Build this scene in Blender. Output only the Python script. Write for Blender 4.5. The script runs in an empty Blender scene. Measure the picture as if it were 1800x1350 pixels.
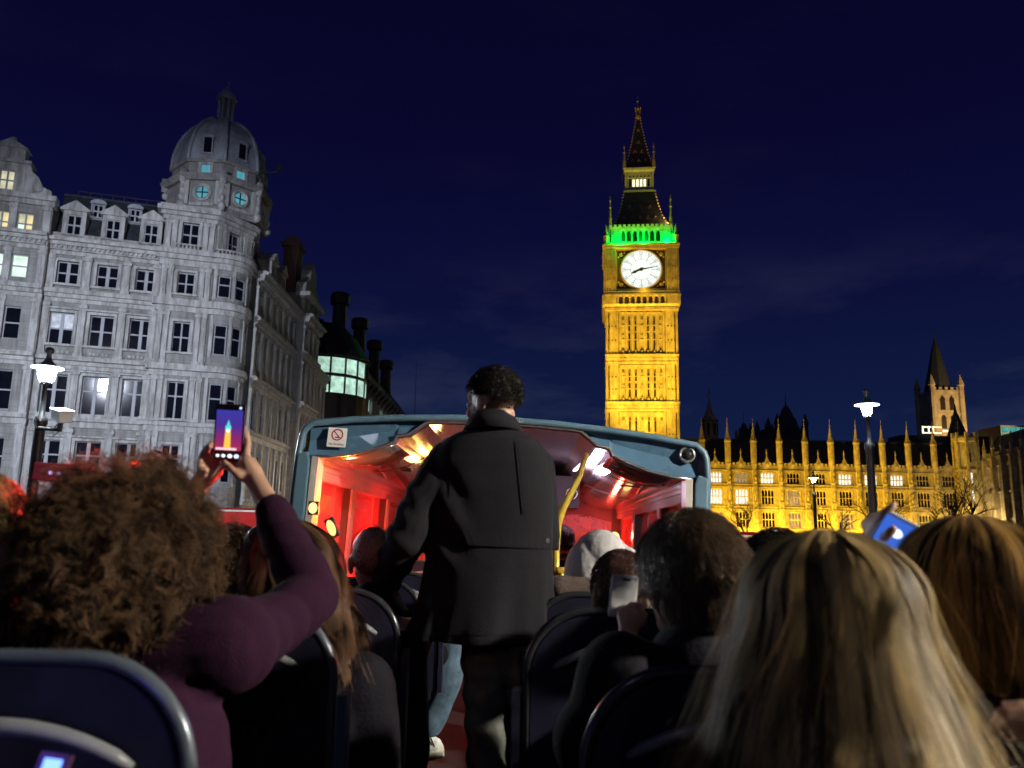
import bpy, bmesh, math, random
import numpy as np
from mathutils import Vector, Matrix, Euler
random.seed(7); RNG = np.random.default_rng(11)
rad = math.radians
S = bpy.context.scene
COL = S.collection

# ------------------------------------------------------------------ camera
CAMPOS = Vector((0, 0, 3.95)); PITCH = 10.13; ROLL = 1.1; FPX = 1400.0
cd = bpy.data.cameras.new('camera'); cam = bpy.data.objects.new('camera', cd); COL.objects.link(cam)
cd.sensor_width = 36; cd.lens = 28.0; cd.clip_start = 0.05; cd.clip_end = 3000
cam.matrix_world = Matrix.Translation(CAMPOS) @ Matrix.Rotation(rad(90 + PITCH), 4, 'X') @ Matrix.Rotation(rad(ROLL), 4, 'Z')
cd.dof.use_dof = True; cd.dof.focus_distance = 6.0; cd.dof.aperture_fstop = 4.0
S.camera = cam
CM = cam.matrix_world.to_3x3()
def at(u, v, Y):
    """point of the place that stands at forward distance Y and shows at (u, v) of the 1800x1350 photograph"""
    d = CM @ Vector(((u - 900) / FPX, (675 - v) / FPX, -1.0))
    return CAMPOS + d * (Y / d.y)

# ------------------------------------------------------------------ sky, added night fill, exposure
W = bpy.data.worlds.new('World'); S.world = W; W.use_nodes = True
wn = W.node_tree.nodes; wl = W.node_tree.links; wn.clear()
wo = wn.new('ShaderNodeOutputWorld'); bg = wn.new('ShaderNodeBackground'); wl.new(bg.outputs[0], wo.inputs[0])
sky = wn.new('ShaderNodeTexSky'); sky.sky_type = 'NISHITA'; sky.sun_disc = False
sky.sun_elevation = rad(-4.5); sky.sun_rotation = rad(200); sky.air_density = 1.0; sky.dust_density = 0.6; sky.ozone_density = 3.0
tc = wn.new('ShaderNodeTexCoord'); sp = wn.new('ShaderNodeSeparateXYZ'); wl.new(tc.outputs['Generated'], sp.inputs[0])
rp = wn.new('ShaderNodeValToRGB'); wl.new(sp.outputs['Z'], rp.inputs[0])
e = rp.color_ramp.elements
e[0].position = 0.0; e[0].color = (0.012, 0.019, 0.055, 1)
e[1].position = 0.75; e[1].color = (0.0012, 0.0012, 0.012, 1)
for pos, c in ((0.10, (0.0055, 0.0125, 0.052, 1)), (0.28, (0.0036, 0.0048, 0.038, 1)), (0.46, (0.0026, 0.0021, 0.024, 1))):
    q = rp.color_ramp.elements.new(pos); q.color = c
nz = wn.new('ShaderNodeTexNoise'); nz.inputs['Scale'].default_value = 2.2; nz.inputs['Detail'].default_value = 6; nz.inputs['Roughness'].default_value = 0.62
mp = wn.new('ShaderNodeMapping'); mp.inputs['Scale'].default_value = (1, 1, 3.4); mp.inputs['Location'].default_value = (0.3, 0.1, 0.25)
wl.new(tc.outputs['Generated'], mp.inputs[0]); wl.new(mp.outputs[0], nz.inputs[0])
cr = wn.new('ShaderNodeValToRGB'); wl.new(nz.outputs[0], cr.inputs[0])
cr.color_ramp.elements[0].position = 0.50; cr.color_ramp.elements[0].color = (0, 0, 0, 1)
cr.color_ramp.elements[1].position = 0.82; cr.color_ramp.elements[1].color = (0.055, 0.060, 0.075, 1)
hz = wn.new('ShaderNodeMapRange'); wl.new(sp.outputs['Z'], hz.inputs[0])
for i, v in ((1, 0.0), (2, 0.34), (3, 1.0), (4, 0.04)): hz.inputs[i].default_value = v
mc = wn.new('ShaderNodeMixRGB'); mc.blend_type = 'MULTIPLY'; mc.inputs[0].default_value = 1
wl.new(cr.outputs[0], mc.inputs[1]); wl.new(hz.outputs[0], mc.inputs[2])
ad = wn.new('ShaderNodeMixRGB'); ad.blend_type = 'ADD'; ad.inputs[0].default_value = 1
wl.new(rp.outputs[0], ad.inputs[1]); wl.new(mc.outputs[0], ad.inputs[2])
ad2 = wn.new('ShaderNodeMixRGB'); ad2.blend_type = 'ADD'; ad2.inputs[0].default_value = 0.03
wl.new(ad.outputs[0], ad2.inputs[1]); wl.new(sky.outputs[0], ad2.inputs[2])
wl.new(ad2.outputs[0], bg.inputs[0]); bg.inputs[1].default_value = 1.0
sl = bpy.data.lights.new('night_fill', 'SUN'); sl.energy = 0.05; sl.angle = rad(3); sl.color = (0.75, 0.8, 1.0)  # weak bluish sun added as ambient night fill
so = bpy.data.objects.new('night_fill', sl); COL.objects.link(so); so.rotation_euler = Euler((rad(48), 0, rad(-25)))
S.view_settings.view_transform = 'Standard'; S.view_settings.look = 'None'
S.view_settings.exposure = 0.0; S.view_settings.gamma = 1.0; S.view_settings.use_curve_mapping = False
S.render.engine = 'CYCLES'
S.cycles.use_denoising = True; S.cycles.max_bounces = 6; S.cycles.diffuse_bounces = 2; S.cycles.glossy_bounces = 4
S.cycles.transmission_bounces = 4; S.cycles.transparent_max_bounces = 10
S.cycles.sample_clamp_indirect = 3.0; S.cycles.caustics_reflective = False; S.cycles.caustics_refractive = False
S.cycles.use_light_tree = True

# ------------------------------------------------------------------ materials
def mat(name, col, rough=0.6, metal=0.0, var=0.18, scale=4.0, bump=0.0, bscale=30.0, emit=None, es=0.0, spec=0.4,
        blocks=None, sz=(1, 1, 1), attr=None, trans=0.0, col2=None, dirt=None, coat=0.0, sheen=0.0):
    m = bpy.data.materials.new(name); m.use_nodes = True
    nt = m.node_tree; N = nt.nodes; L = nt.links; b = N['Principled BSDF']
    b.inputs['Roughness'].default_value = rough; b.inputs['Metallic'].default_value = metal
    b.inputs['Specular IOR Level'].default_value = spec; b.inputs['Coat Weight'].default_value = coat
    if sheen: b.inputs['Sheen Weight'].default_value = sheen
    t = N.new('ShaderNodeTexCoord'); mpg = N.new('ShaderNodeMapping'); mpg.inputs['Scale'].default_value = sz
    L.new(t.outputs['Object'], mpg.inputs[0])
    n = N.new('ShaderNodeTexNoise'); n.inputs['Scale'].default_value = scale; n.inputs['Detail'].default_value = 7
    n.inputs['Roughness'].default_value = 0.65; L.new(mpg.outputs[0], n.inputs[0])
    r = N.new('ShaderNodeValToRGB'); L.new(n.outputs[0], r.inputs[0])
    lo = [max(0, c * (1 - var * 1.6)) for c in col]; hi = [min(1, c * (1 + var)) for c in (col2 or col)]
    r.color_ramp.elements[0].position = 0.32; r.color_ramp.elements[0].color = (*lo, 1)
    r.color_ramp.elements[1].position = 0.70; r.color_ramp.elements[1].color = (*hi, 1)
    out = r.outputs[0]
    if dirt:   # soot: (amount, scale, stretch)
        m2 = N.new('ShaderNodeMapping'); m2.inputs['Scale'].default_value = (1, 1, dirt[2]); L.new(t.outputs['Object'], m2.inputs[0])
        n2 = N.new('ShaderNodeTexNoise'); n2.inputs['Scale'].default_value = dirt[1]; n2.inputs['Detail'].default_value = 9
        n2.inputs['Roughness'].default_value = 0.7; L.new(m2.outputs[0], n2.inputs[0])
        r2 = N.new('ShaderNodeValToRGB'); L.new(n2.outputs[0], r2.inputs[0])
        k = 1 - dirt[0]
        r2.color_ramp.elements[0].position = 0.38; r2.color_ramp.elements[0].color = (k, k * 0.97, k * 0.93, 1)
        r2.color_ramp.elements[1].position = 0.60; r2.color_ramp.elements[1].color = (1, 1, 1, 1)
        mm = N.new('ShaderNodeMixRGB'); mm.blend_type = 'MULTIPLY'; mm.inputs[0].default_value = 1
        L.new(out, mm.inputs[1]); L.new(r2.outputs[0], mm.inputs[2]); out = mm.outputs[0]
    if attr:   # per-strand tone, dark to light
        a = N.new('ShaderNodeAttribute'); a.attribute_name = 'tone'
        ra = N.new('ShaderNodeValToRGB'); L.new(a.outputs['Fac'], ra.inputs[0])
        ra.color_ramp.elements[0].color = (*attr[0], 1); ra.color_ramp.elements[1].color = (*attr[1], 1)
        out = ra.outputs[0]
    if blocks:   # faint ashlar joints (width, height, depth of tone)
        sx_ = N.new('ShaderNodeSeparateXYZ'); L.new(t.outputs['Object'], sx_.inputs[0]); cx_ = N.new('ShaderNodeCombineXYZ'); L.new(sx_.outputs[0], cx_.inputs[0]); L.new(sx_.outputs[2], cx_.inputs[1])
        bk = N.new('ShaderNodeTexBrick'); L.new(cx_.outputs[0], bk.inputs[0]); bk.inputs['Scale'].default_value = 1; bk.inputs['Brick Width'].default_value = blocks[0]; bk.inputs['Row Height'].default_value = blocks[1]
        bk.inputs['Mortar Size'].default_value = .018; bk.inputs['Color1'].default_value = (1, 1, 1, 1); bk.inputs['Color2'].default_value = (.84, .84, .85, 1); k = 1 - blocks[2]; bk.inputs['Mortar'].default_value = (k, k, k, 1)
        mb_ = N.new('ShaderNodeMixRGB'); mb_.blend_type = 'MULTIPLY'; mb_.inputs[0].default_value = 1; L.new(out, mb_.inputs[1]); L.new(bk.outputs[0], mb_.inputs[2]); out = mb_.outputs[0]
    L.new(out, b.inputs['Base Color'])
    if trans:   # light passing through fine hair
        tl = N.new('ShaderNodeBsdfTranslucent'); L.new(out, tl.inputs[0]); mxs = N.new('ShaderNodeMixShader'); mxs.inputs[0].default_value = trans
        L.new(b.outputs[0], mxs.inputs[1]); L.new(tl.outputs[0], mxs.inputs[2]); L.new(mxs.outputs[0], N['Material Output'].inputs[0])
    if bump:
        nb = N.new('ShaderNodeTexNoise'); nb.inputs['Scale'].default_value = bscale; nb.inputs['Detail'].default_value = 5
        L.new(mpg.outputs[0], nb.inputs[0])
        bp = N.new('ShaderNodeBump'); bp.inputs['Strength'].default_value = bump; bp.inputs['Distance'].default_value = 0.02
        L.new(nb.outputs[0], bp.inputs['Height']); L.new(bp.outputs[0], b.inputs['Normal'])
        rr = N.new('ShaderNodeMapRange'); L.new(n.outputs[0], rr.inputs[0])
        rr.inputs[3].default_value = max(0.03, rough - 0.1); rr.inputs[4].default_value = min(1, rough + 0.12)
        L.new(rr.outputs[0], b.inputs['Roughness'])
    if emit:
        b.inputs['Emission Color'].default_value = (*emit, 1); b.inputs['Emission Strength'].default_value = es
    return m

def glass_mat(name, tint, film, film_amt, rough=0.02, gloss=0.12):
    """a pane with a coloured film: sees through, mirrors a little, and the film scatters the light that falls on it"""
    m = bpy.data.materials.new(name); m.use_nodes = True
    nt = m.node_tree; N = nt.nodes; L = nt.links; N.clear()
    o = N.new('ShaderNodeOutputMaterial')
    tr = N.new('ShaderNodeBsdfTransparent'); tr.inputs[0].default_value = (*tint, 1)
    df = N.new('ShaderNodeBsdfDiffuse'); df.inputs[0].default_value = (*film, 1)
    tl = N.new('ShaderNodeBsdfTranslucent'); tl.inputs[0].default_value = (*film, 1)
    fm = N.new('ShaderNodeMixShader'); fm.inputs[0].default_value = 0.5; L.new(df.outputs[0], fm.inputs[1]); L.new(tl.outputs[0], fm.inputs[2])
    t = N.new('ShaderNodeTexCoord'); n = N.new('ShaderNodeTexNoise'); n.inputs['Scale'].default_value = 2.2; n.inputs['Detail'].default_value = 4
    L.new(t.outputs['Object'], n.inputs[0])
    mr = N.new('ShaderNodeMapRange'); L.new(n.outputs[0], mr.inputs[0]); mr.inputs[1].default_value = 0.3; mr.inputs[2].default_value = 0.7
    mr.inputs[3].default_value = film_amt * 0.8; mr.inputs[4].default_value = min(1, film_amt * 1.15)
    mx = N.new('ShaderNodeMixShader'); L.new(mr.outputs[0], mx.inputs[0]); L.new(tr.outputs[0], mx.inputs[1]); L.new(fm.outputs[0], mx.inputs[2])
    gl = N.new('ShaderNodeBsdfGlossy'); gl.inputs['Roughness'].default_value = rough
    lw = N.new('ShaderNodeLayerWeight'); lw.inputs[0].default_value = 0.25
    ml = N.new('ShaderNodeMath'); ml.operation = 'MULTIPLY_ADD'; L.new(lw.outputs['Fresnel'], ml.inputs[0]); ml.inputs[1].default_value = 0.6; ml.inputs[2].default_value = gloss
    m3 = N.new('ShaderNodeMixShader'); L.new(ml.outputs[0], m3.inputs[0]); L.new(mx.outputs[0], m3.inputs[1]); L.new(gl.outputs[0], m3.inputs[2])
    L.new(m3.outputs[0], o.inputs[0])
    return m

def lit_mat(name, col, strength, var=0.35, scale=1.2):
    """a lit window or lamp glass: emission, a little uneven as a furnished room is"""
    m = bpy.data.materials.new(name); m.use_nodes = True
    nt = m.node_tree; N = nt.nodes; L = nt.links; N.clear()
    o = N.new('ShaderNodeOutputMaterial'); em = N.new('ShaderNodeEmission'); em.inputs[0].default_value = (*col, 1)
    t = N.new('ShaderNodeTexCoord'); n = N.new('ShaderNodeTexNoise'); n.inputs['Scale'].default_value = scale; n.inputs['Detail'].default_value = 3
    L.new(t.outputs['Object'], n.inputs[0])
    mr = N.new('ShaderNodeMapRange'); L.new(n.outputs[0], mr.inputs[0]); mr.inputs[1].default_value = 0.3; mr.inputs[2].default_value = 0.7
    mr.inputs[3].default_value = strength * (1 - var); mr.inputs[4].default_value = strength * (1 + var * 0.5)
    L.new(mr.outputs[0], em.inputs[1]); L.new(em.outputs[0], o.inputs[0])
    return m

# ------------------------------------------------------------------ mesh helpers
class MB:
    """collects shapes; build() links them as one mesh object"""
    def __init__(s, fn=None): s.v = []; s.f = []; s.fn = fn
    def add(s, vs, fs):
        k = len(s.v); s.v += [tuple(p) for p in vs]; s.f += [tuple(i + k for i in q) for q in fs]; return s
    def box(s, x0, x1, y0, y1, z0, z1):
        return s.add([(x0, y0, z0), (x1, y0, z0), (x1, y1, z0), (x0, y1, z0), (x0, y0, z1), (x1, y0, z1), (x1, y1, z1), (x0, y1, z1)],
                     [(3, 2, 1, 0), (4, 5, 6, 7), (0, 1, 5, 4), (1, 2, 6, 5), (2, 3, 7, 6), (3, 0, 4, 7)])
    def quad(s, a, b, c, d): return s.add([a, b, c, d], [(0, 1, 2, 3)])
    def prism(s, poly, y0, y1):
        """poly of (x, z) extruded along y"""
        n = len(poly)
        return s.add([(x, y0, z) for x, z in poly] + [(x, y1, z) for x, z in poly],
                     [tuple(range(n)), tuple(range(2 * n - 1, n - 1, -1))] + [(i, i + n, (i + 1) % n + n, (i + 1) % n) for i in range(n)])
    def prismx(s, poly, x0, x1):
        """poly of (y, z) extruded along x"""
        n = len(poly)
        return s.add([(x0, y, z) for y, z in poly] + [(x1, y, z) for y, z in poly],
                     [tuple(range(n)), tuple(range(2 * n - 1, n - 1, -1))] + [(i, i + n, (i + 1) % n + n, (i + 1) % n) for i in range(n)])
    def loft(s, rings, cap=True, closed=True):
        n = len(rings[0]); vs = [p for r in rings for p in r]; fs = []
        for i in range(len(rings) - 1):
            for j in range(n if closed else n - 1):
                a = i * n + j; b = i * n + (j + 1) % n; fs.append((a, b, b + n, a + n))
        if cap: fs.append(tuple(range(n - 1, -1, -1))); fs.append(tuple((len(rings) - 1) * n + j for j in range(n)))
        return s.add(vs, fs)
    def lathe(s, prof, n=16, c=(0, 0, 0), rot=0.0):
        return s.loft([[(c[0] + r * math.cos(rot + 2 * math.pi * j / n), c[1] + r * math.sin(rot + 2 * math.pi * j / n), c[2] + z) for j in range(n)] for r, z in prof])
    def tube(s, pts, r, n=8):
        pts = [Vector(p) for p in pts]; rs = r if isinstance(r, (list, tuple)) else [r] * len(pts); rings = []; up = None
        for i, p in enumerate(pts):
            t = (pts[min(i + 1, len(pts) - 1)] - pts[max(i - 1, 0)]).normalized()
            if up is None: up = Vector((0, 0, 1)) if abs(t.z) < 0.9 else Vector((1, 0, 0))
            a = t.cross(up)
            if a.length < 1e-5: a = t.orthogonal()
            a.normalize(); b = a.cross(t).normalized(); up = b
            rings.append([tuple(p + (a * math.cos(2 * math.pi * j / n) + b * math.sin(2 * math.pi * j / n)) * rs[i]) for j in range(n)])
        return s.loft(rings)
    def ball(s, c, rx, ry=None, rz=None, n=12, m=8, R=None):
        ry = ry or rx; rz = rz or rx; c = Vector(c); rings = []
        for i in range(m + 1):
            th = math.pi * i / m; th = min(max(th, 0.02), math.pi - 0.02); ring = []
            for j in range(n):
                p = Vector((rx * math.sin(th) * math.cos(2 * math.pi * j / n), ry * math.sin(th) * math.sin(2 * math.pi * j / n), -rz * math.cos(th)))
                if R is not None: p = R @ p
                ring.append(tuple(c + p))
            rings.append(ring)
        return s.loft(rings)
    def capsule(s, a, b, ra, rb, n=14):
        a = Vector(a); b = Vector(b); d = (b - a); L = max(d.length, 1e-6); d /= L; pts = []; rs = []
        for k in (80, 60, 40, 20): pts.append(a - d * ra * math.sin(rad(k))); rs.append(ra * math.cos(rad(k)))
        for k in range(5): pts.append(a + d * L * k / 4); rs.append(ra + (rb - ra) * k / 4)
        for k in (20, 40, 60, 80): pts.append(b + d * rb * math.sin(rad(k))); rs.append(rb * math.cos(rad(k)))
        return s.tube(pts, rs, n)
    def chain(s, pts):
        """pts: list of (point, radius)"""
        for (p, r), (q, t) in zip(pts, pts[1:]): s.capsule(p, q, r, t)
        return s
    def mesh(s, name, m=None, smooth=False):
        me = bpy.data.meshes.new(name); vs = [s.fn(*p) for p in s.v] if s.fn else s.v
        me.from_pydata(vs, [], s.f); me.update()
        if m: me.materials.append(m)
        if smooth: me.polygons.foreach_set('use_smooth', [True] * len(me.polygons))
        return me
    def build(s, name, m, parent=None, loc=(0, 0, 0), rz=0.0, smooth=False, bevel=0):
        me = s.mesh(name, m, smooth)
        bm = bmesh.new(); bm.from_mesh(me); bmesh.ops.recalc_face_normals(bm, faces=bm.faces); bm.to_mesh(me); bm.free()
        o = put(name, me, parent, loc, rz)
        if bevel:
            bv = o.modifiers.new('bevel', 'BEVEL'); bv.width = bevel; bv.segments = 2; bv.limit_method = 'ANGLE'
        return o

def put(name, me, parent=None, loc=(0, 0, 0), rz=0.0):
    o = bpy.data.objects.new(name, me); COL.objects.link(o); o.location = loc; o.rotation_euler = (0, 0, rz)
    if parent: o.parent = parent
    return o
def thing(name, label, cat, loc=(0, 0, 0), rz=0.0, group=None):
    return tag(put(name, None, None, loc, rz), label, cat, group)
def tag(o, label, cat, group=None, kind=None):
    o['label'] = label; o['category'] = cat
    if group: o['group'] = group
    if kind: o['kind'] = kind
    return o
def structure(o): o['kind'] = 'structure'; return o
def stuff(o): o['kind'] = 'stuff'; return o
def light(name, kind, loc, energy, color, parent=None, size=0.2, target=None, angle=60, blend=0.5):
    l = bpy.data.lights.new(name, kind); l.energy = energy; l.color = color
    if kind in ('POINT', 'SPOT'): l.shadow_soft_size = size
    if kind == 'SPOT': l.spot_size = rad(angle); l.spot_blend = blend
    o = bpy.data.objects.new(name, l); COL.objects.link(o); o.location = loc
    if target is not None: o.rotation_euler = (Vector(target) - Vector(loc)).to_track_quat('-Z', 'Y').to_euler()
    if parent: o.parent = parent
    return o
def fast_mesh(name, verts, quads, m, smooth=True, tone=None):
    me = bpy.data.meshes.new(name); nv = len(verts); nq = len(quads)
    me.vertices.add(nv); me.vertices.foreach_set('co', np.asarray(verts, np.float32).ravel())
    me.loops.add(nq * 4); me.loops.foreach_set('vertex_index', np.asarray(quads, np.int32).ravel())
    me.polygons.add(nq); me.polygons.foreach_set('loop_start', np.arange(0, nq * 4, 4, dtype=np.int32))
    me.polygons.foreach_set('use_smooth', np.full(nq, smooth))
    me.update(calc_edges=True); me.validate()
    if tone is not None:
        a = me.attributes.new('tone', 'FLOAT', 'POINT'); a.data.foreach_set('value', np.asarray(tone, np.float32))
    me.materials.append(m)
    return me
def wall_grid(mb, u0, u1, z0, z1, openings, depth=0.3, y=0.0):
    """front face of a wall at y with real openings (ua, ub, za, zb) and their reveals"""
    us = sorted({u0, u1} | {q for o in openings for q in o[:2]}); zs = sorted({z0, z1} | {q for o in openings for q in o[2:4]})
    us = [q for q in us if u0 <= q <= u1]; zs = [q for q in zs if z0 <= q <= z1]
    for a, b in zip(us, us[1:]):
        for c, d in zip(zs, zs[1:]):
            mu, mz = (a + b) / 2, (c + d) / 2
            if any(o[0] < mu < o[1] and o[2] < mz < o[3] for o in openings): continue
            mb.quad((a, y, c), (b, y, c), (b, y, d), (a, y, d))
    for a, b, c, d in openings:
        Y = y + depth
        mb.quad((a, y, c), (a, Y, c), (b, Y, c), (b, y, c)); mb.quad((a, y, d), (b, y, d), (b, Y, d), (a, Y, d))
        mb.quad((a, y, c), (a, y, d), (a, Y, d), (a, Y, c)); mb.quad((b, y, c), (b, Y, c), (b, Y, d), (b, y, d))
# ------------------------------------------------------------------ shared materials
stone = mat('portland_stone', (0.33, 0.325, 0.31), 0.8, blocks=(.95, .40, .28), var=0.06, scale=1.3, bump=0.5, bscale=9, dirt=(0.38, 2.6, 0.10))
stone_trim = mat('weathered_trim', (0.50, 0.495, 0.48), 0.8, var=0.08, scale=2.0, bump=0.6, bscale=14, dirt=(0.50, 3.4, 0.18))
slate = mat('slate', (0.028, 0.036, 0.045), 0.6, var=0.4, scale=2.5, bump=0.5, bscale=12)
lead = mat('lead', (0.34, 0.37, 0.42), 0.5, metal=0.1, var=0.15, scale=1.6, bump=0.3, bscale=8, dirt=(0.35, 1.6, 0.2))
frame_white = mat('window_paint', (0.34, 0.35, 0.37), 0.5, var=0.1)
dark_glass = mat('dark_window_glass', (0.006, 0.007, 0.012), 0.06, var=0.3, scale=0.8, spec=0.7)
lit_cool = lit_mat('lit_window_cool', (0.72, 0.95, 0.80), 1.35)
lit_warm = lit_mat('lit_window_warm', (1.0, 0.83, 0.42), 1.0)
lit_cream = lit_mat('lit_window_cream', (0.95, 0.92, 0.62), 0.75)
lit_cyan = lit_mat('lit_window_cyan', (0.16, 0.62, 0.80), 0.55)
lit_white = lit_mat('lit_window_white', (1.0, 0.93, 0.72), 1.35)
lit_dim = lit_mat('lit_window_dim', (1.0, 0.66, 0.30), 0.42)
brick = mat('red_brick', (0.16, 0.085, 0.06), 0.85, var=0.3, scale=6, bump=0.3)
iron = mat('black_iron', (0.012, 0.013, 0.016), 0.45, var=0.3, spec=0.5)
asphalt = mat('asphalt', (0.045, 0.045, 0.048), 0.75, var=0.3, scale=3, bump=0.4, bscale=60)
paving = mat('paving', (0.17, 0.165, 0.16), 0.8, var=0.2, scale=2, bump=0.3)
kerb_m = mat('kerb_granite', (0.24, 0.235, 0.23), 0.75, var=0.2)
grass_m = mat('lawn', (0.035, 0.06, 0.02), 0.9, var=0.4, scale=8, bump=0.5)
paint_m = mat('road_paint', (0.7, 0.7, 0.68), 0.7, var=0.12, scale=9)

# ------------------------------------------------------------------ ground
structure(MB().quad((-900, -300, -0.01), (900, -300, -0.01), (900, 1500, -0.01), (-900, 1500, -0.01)).build('ground', asphalt))
rd = MB(); rd.quad((-14, -80, 0), (14, -80, 0), (14, 130, 0), (-14, 130, 0)); structure(rd.build('road', asphalt))
mk = MB()
for k in range(16): mk.quad((-4.05, 8 + k * 6, 0.004), (-3.95, 8 + k * 6, 0.004), (-3.95, 10 + k * 6, 0.004), (-4.05, 10 + k * 6, 0.004))
structure(mk.build('road_markings', paint_m))
pv = MB(); pv.box(-60, -14.3, -80, 130, -0.005, 0.12); structure(pv.build('pavement', paving))
kb = MB(); kb.box(-14.298, -14.0, -80, 130, -0.006, 0.135); structure(kb.build('kerb', kerb_m))
pv = MB(); pv.box(14.3, 120, 12, 130, -0.005, 0.12); structure(pv.build('lawn', grass_m))
kb = MB(); kb.box(14.0, 14.298, 12, 130, -0.006, 0.135); structure(kb.build('kerb', kerb_m))

# ------------------------------------------------------------------ stone corner building with the dome
HOT = thing('domed_stone_building', 'grey stone corner building with a ribbed lead dome, dormers and rows of sash windows', 'building', (-21.8, 50.0, 0), rad(18))
_wcache = {}
def window(parent, u, zc, w, h, y, rz=0.0, org=(0, 0), cols=2, rows=2, glass=None, split=0.5, lab=None, arch=False):
    """a sash window: white frame with bars, each pane its own piece; u along the wall, y its depth behind the wall face"""
    key = (round(w, 2), round(h, 2), cols, rows, split)
    if key not in _wcache:
        fr = MB(); t = 0.07
        fr.box(-w / 2, -w / 2 + t, 0, 0.09, 0, h); fr.box(w / 2 - t, w / 2, 0, 0.09, 0, h)
        fr.box(-w / 2 + t, w / 2 - t, 0, 0.09, 0, t); fr.box(-w / 2 + t, w / 2 - t, 0, 0.09, h - t, h)
        xs = [-w / 2 + t + (w - 2 * t) * k / cols for k in range(cols + 1)]
        zs = [t, t + (h - 2 * t) * split, h - t] if rows == 2 else [t, h - t]
        for x in xs[1:-1]: fr.box(x - (.10 if w > 1.1 else .05), x + (.10 if w > 1.1 else .05), 0.003, 0.085, t, h - t)
        for z in zs[1:-1]: fr.box(-w / 2 + t, w / 2 - t, 0.012, 0.08, z - 0.045, z + 0.045)
        pn = []
        for a, b in zip(xs, xs[1:]):
            for c, d in zip(zs, zs[1:]): pn.append((a, b, c, d))
        pms = {}
        _wcache[key] = (fr.mesh('window', frame_white), pn, pms)
    me, pn, pms = _wcache[key]
    c, s = math.cos(rz), math.sin(rz)
    loc = (org[0] + u * c - y * s, org[1] + u * s + y * c, zc - h / 2)
    wo_ = put('window', me, parent, loc, rz)
    for k, (a, b, c2, d) in enumerate(pn):
        g = glass[k % len(glass)] if isinstance(glass, (list, tuple)) else (glass or dark_glass)
        kk = (k, g.name)
        if kk not in pms: pms[kk] = MB().box(a, b, 0.045, 0.06, c2, d).mesh('pane', g)
        put('pane', pms[kk], wo_)
    return wo_
def balusters(mb, u0, u1, z0, z1, y, n, fn=lambda u, y, z: (u, y, z)):
    for k in range(n):
        u = u0 + (u1 - u0) * (k + 0.5) / n; h = z1 - z0; w = (u1 - u0) / n * 0.3
        for (a, b, r) in ((0, .18, .8), (.18, .55, 1.15), (.55, .82, .6), (.82, 1, .9)):
            mb.box(u - w * r, u + w * r, y - w * r, y + w * r, z0 + h * a, z0 + h * b)

ROWS = [(3.0, 2.6, 1.5), (7.45, 2.25, 1.46), (11.4, 2.4, 1.44), (15.5, 2.0, 1.36), (19.07, 1.46, 1.22)]
COLS = [-6.5, -4.25, -2.0]
def ops(cols, rows, wk=1.0): return [(u - w * wk / 2, u + w * wk / 2, z - h / 2, z + h / 2) for u in cols for z, h, w in rows]
# front wall between pavilion and tower
wb = MB(); wall_grid(wb, -7.6, -1.15, 0, 20.75, ops(COLS, ROWS), 0.34)
wb.box(-7.6, -1.15, 0.36, 5.5, 0, 20.7)
wb.build('wall', stone, HOT)
def courses(mb, u0, u1, y, big=1.0):
    for z0, z1, p in ((5.0, 5.25, .10), (5.25, 5.42, .2), (9.38, 9.75, .08), (9.75, 9.95, .22), (9.95, 10.06, .14),
                      (12.95, 13.2, .07), (13.2, 13.45, .16), (13.45, 13.66, .34), (13.66, 13.75, .26),
                      (17.15, 17.4, .06), (17.4, 17.65, .18), (17.65, 17.9, .30), (17.9, 17.98, .2),
                      (20.2, 20.45, .07), (20.45, 20.7, .2), (20.7, 20.92, .36), (20.92, 21.12, .52), (21.12, 21.2, .42)):
        mb.box(u0, u1, y - p * 1.5 * big, y + 0.02, z0, z1)
    n = int((u1 - u0) / 0.26)
    for k in range(n):   # dentils under the main courses
        u = u0 + 0.13 + k * (u1 - u0) / n
        mb.box(u - .06, u + .06, y - 0.40 * big, y, 13.46, 13.6); mb.box(u - .06, u + .06, y - 0.46 * big, y, 20.52, 20.699)
tr = MB(); courses(tr, -7.59, -1.16, 0)
for u in COLS:
    for z, h, w in ROWS:
        t = 0.17
        tr.box(u - w / 2 - t, u - w / 2, -0.09, 0.1, z - h / 2, z + h / 2 + t); tr.box(u + w / 2, u + w / 2 + t, -0.09, 0.1, z - h / 2, z + h / 2 + t)
        tr.box(u - w / 2, u + w / 2, -0.09, 0.1, z + h / 2, z + h / 2 + t); tr.box(u - w / 2 - .25, u + w / 2 + .25, -0.2, 0.12, z - h / 2 - .14, z - h / 2)
        if h > 1.9: tr.box(u - w / 2 - .28, u + w / 2 + .28, -0.24, 0.05, z + h / 2 + t + .02, z + h / 2 + t + .13)
    for z, p in ((14.1, .05), (6.0, .05)):   # carved aprons
        for k in range(5): tr.ball((u - .5 + k * .25, -.02, z - .1), .11, .07, .11, 8, 6)
for a, b in zip([-7.6] + COLS, COLS + [-1.15]):   # flat pilasters between the windows
    u = (a + b) / 2
    if a == -7.6: u = -7.43
    if b == -1.15: u = -1.35
    for z0, z1 in ((10.07, 12.94), (13.76, 17.14), (17.99, 20.19), (5.43, 9.37)):
        tr.box(u - .2, u + .2, -.18, .02, z0, z1); tr.box(u - .27, u + .27, -.27, .02, z1 - .32, z1 - .12); tr.box(u - .26, u + .26, -.25, .02, z0, z0 + .2)
tr.build('cornice', stone_trim, HOT)
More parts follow.
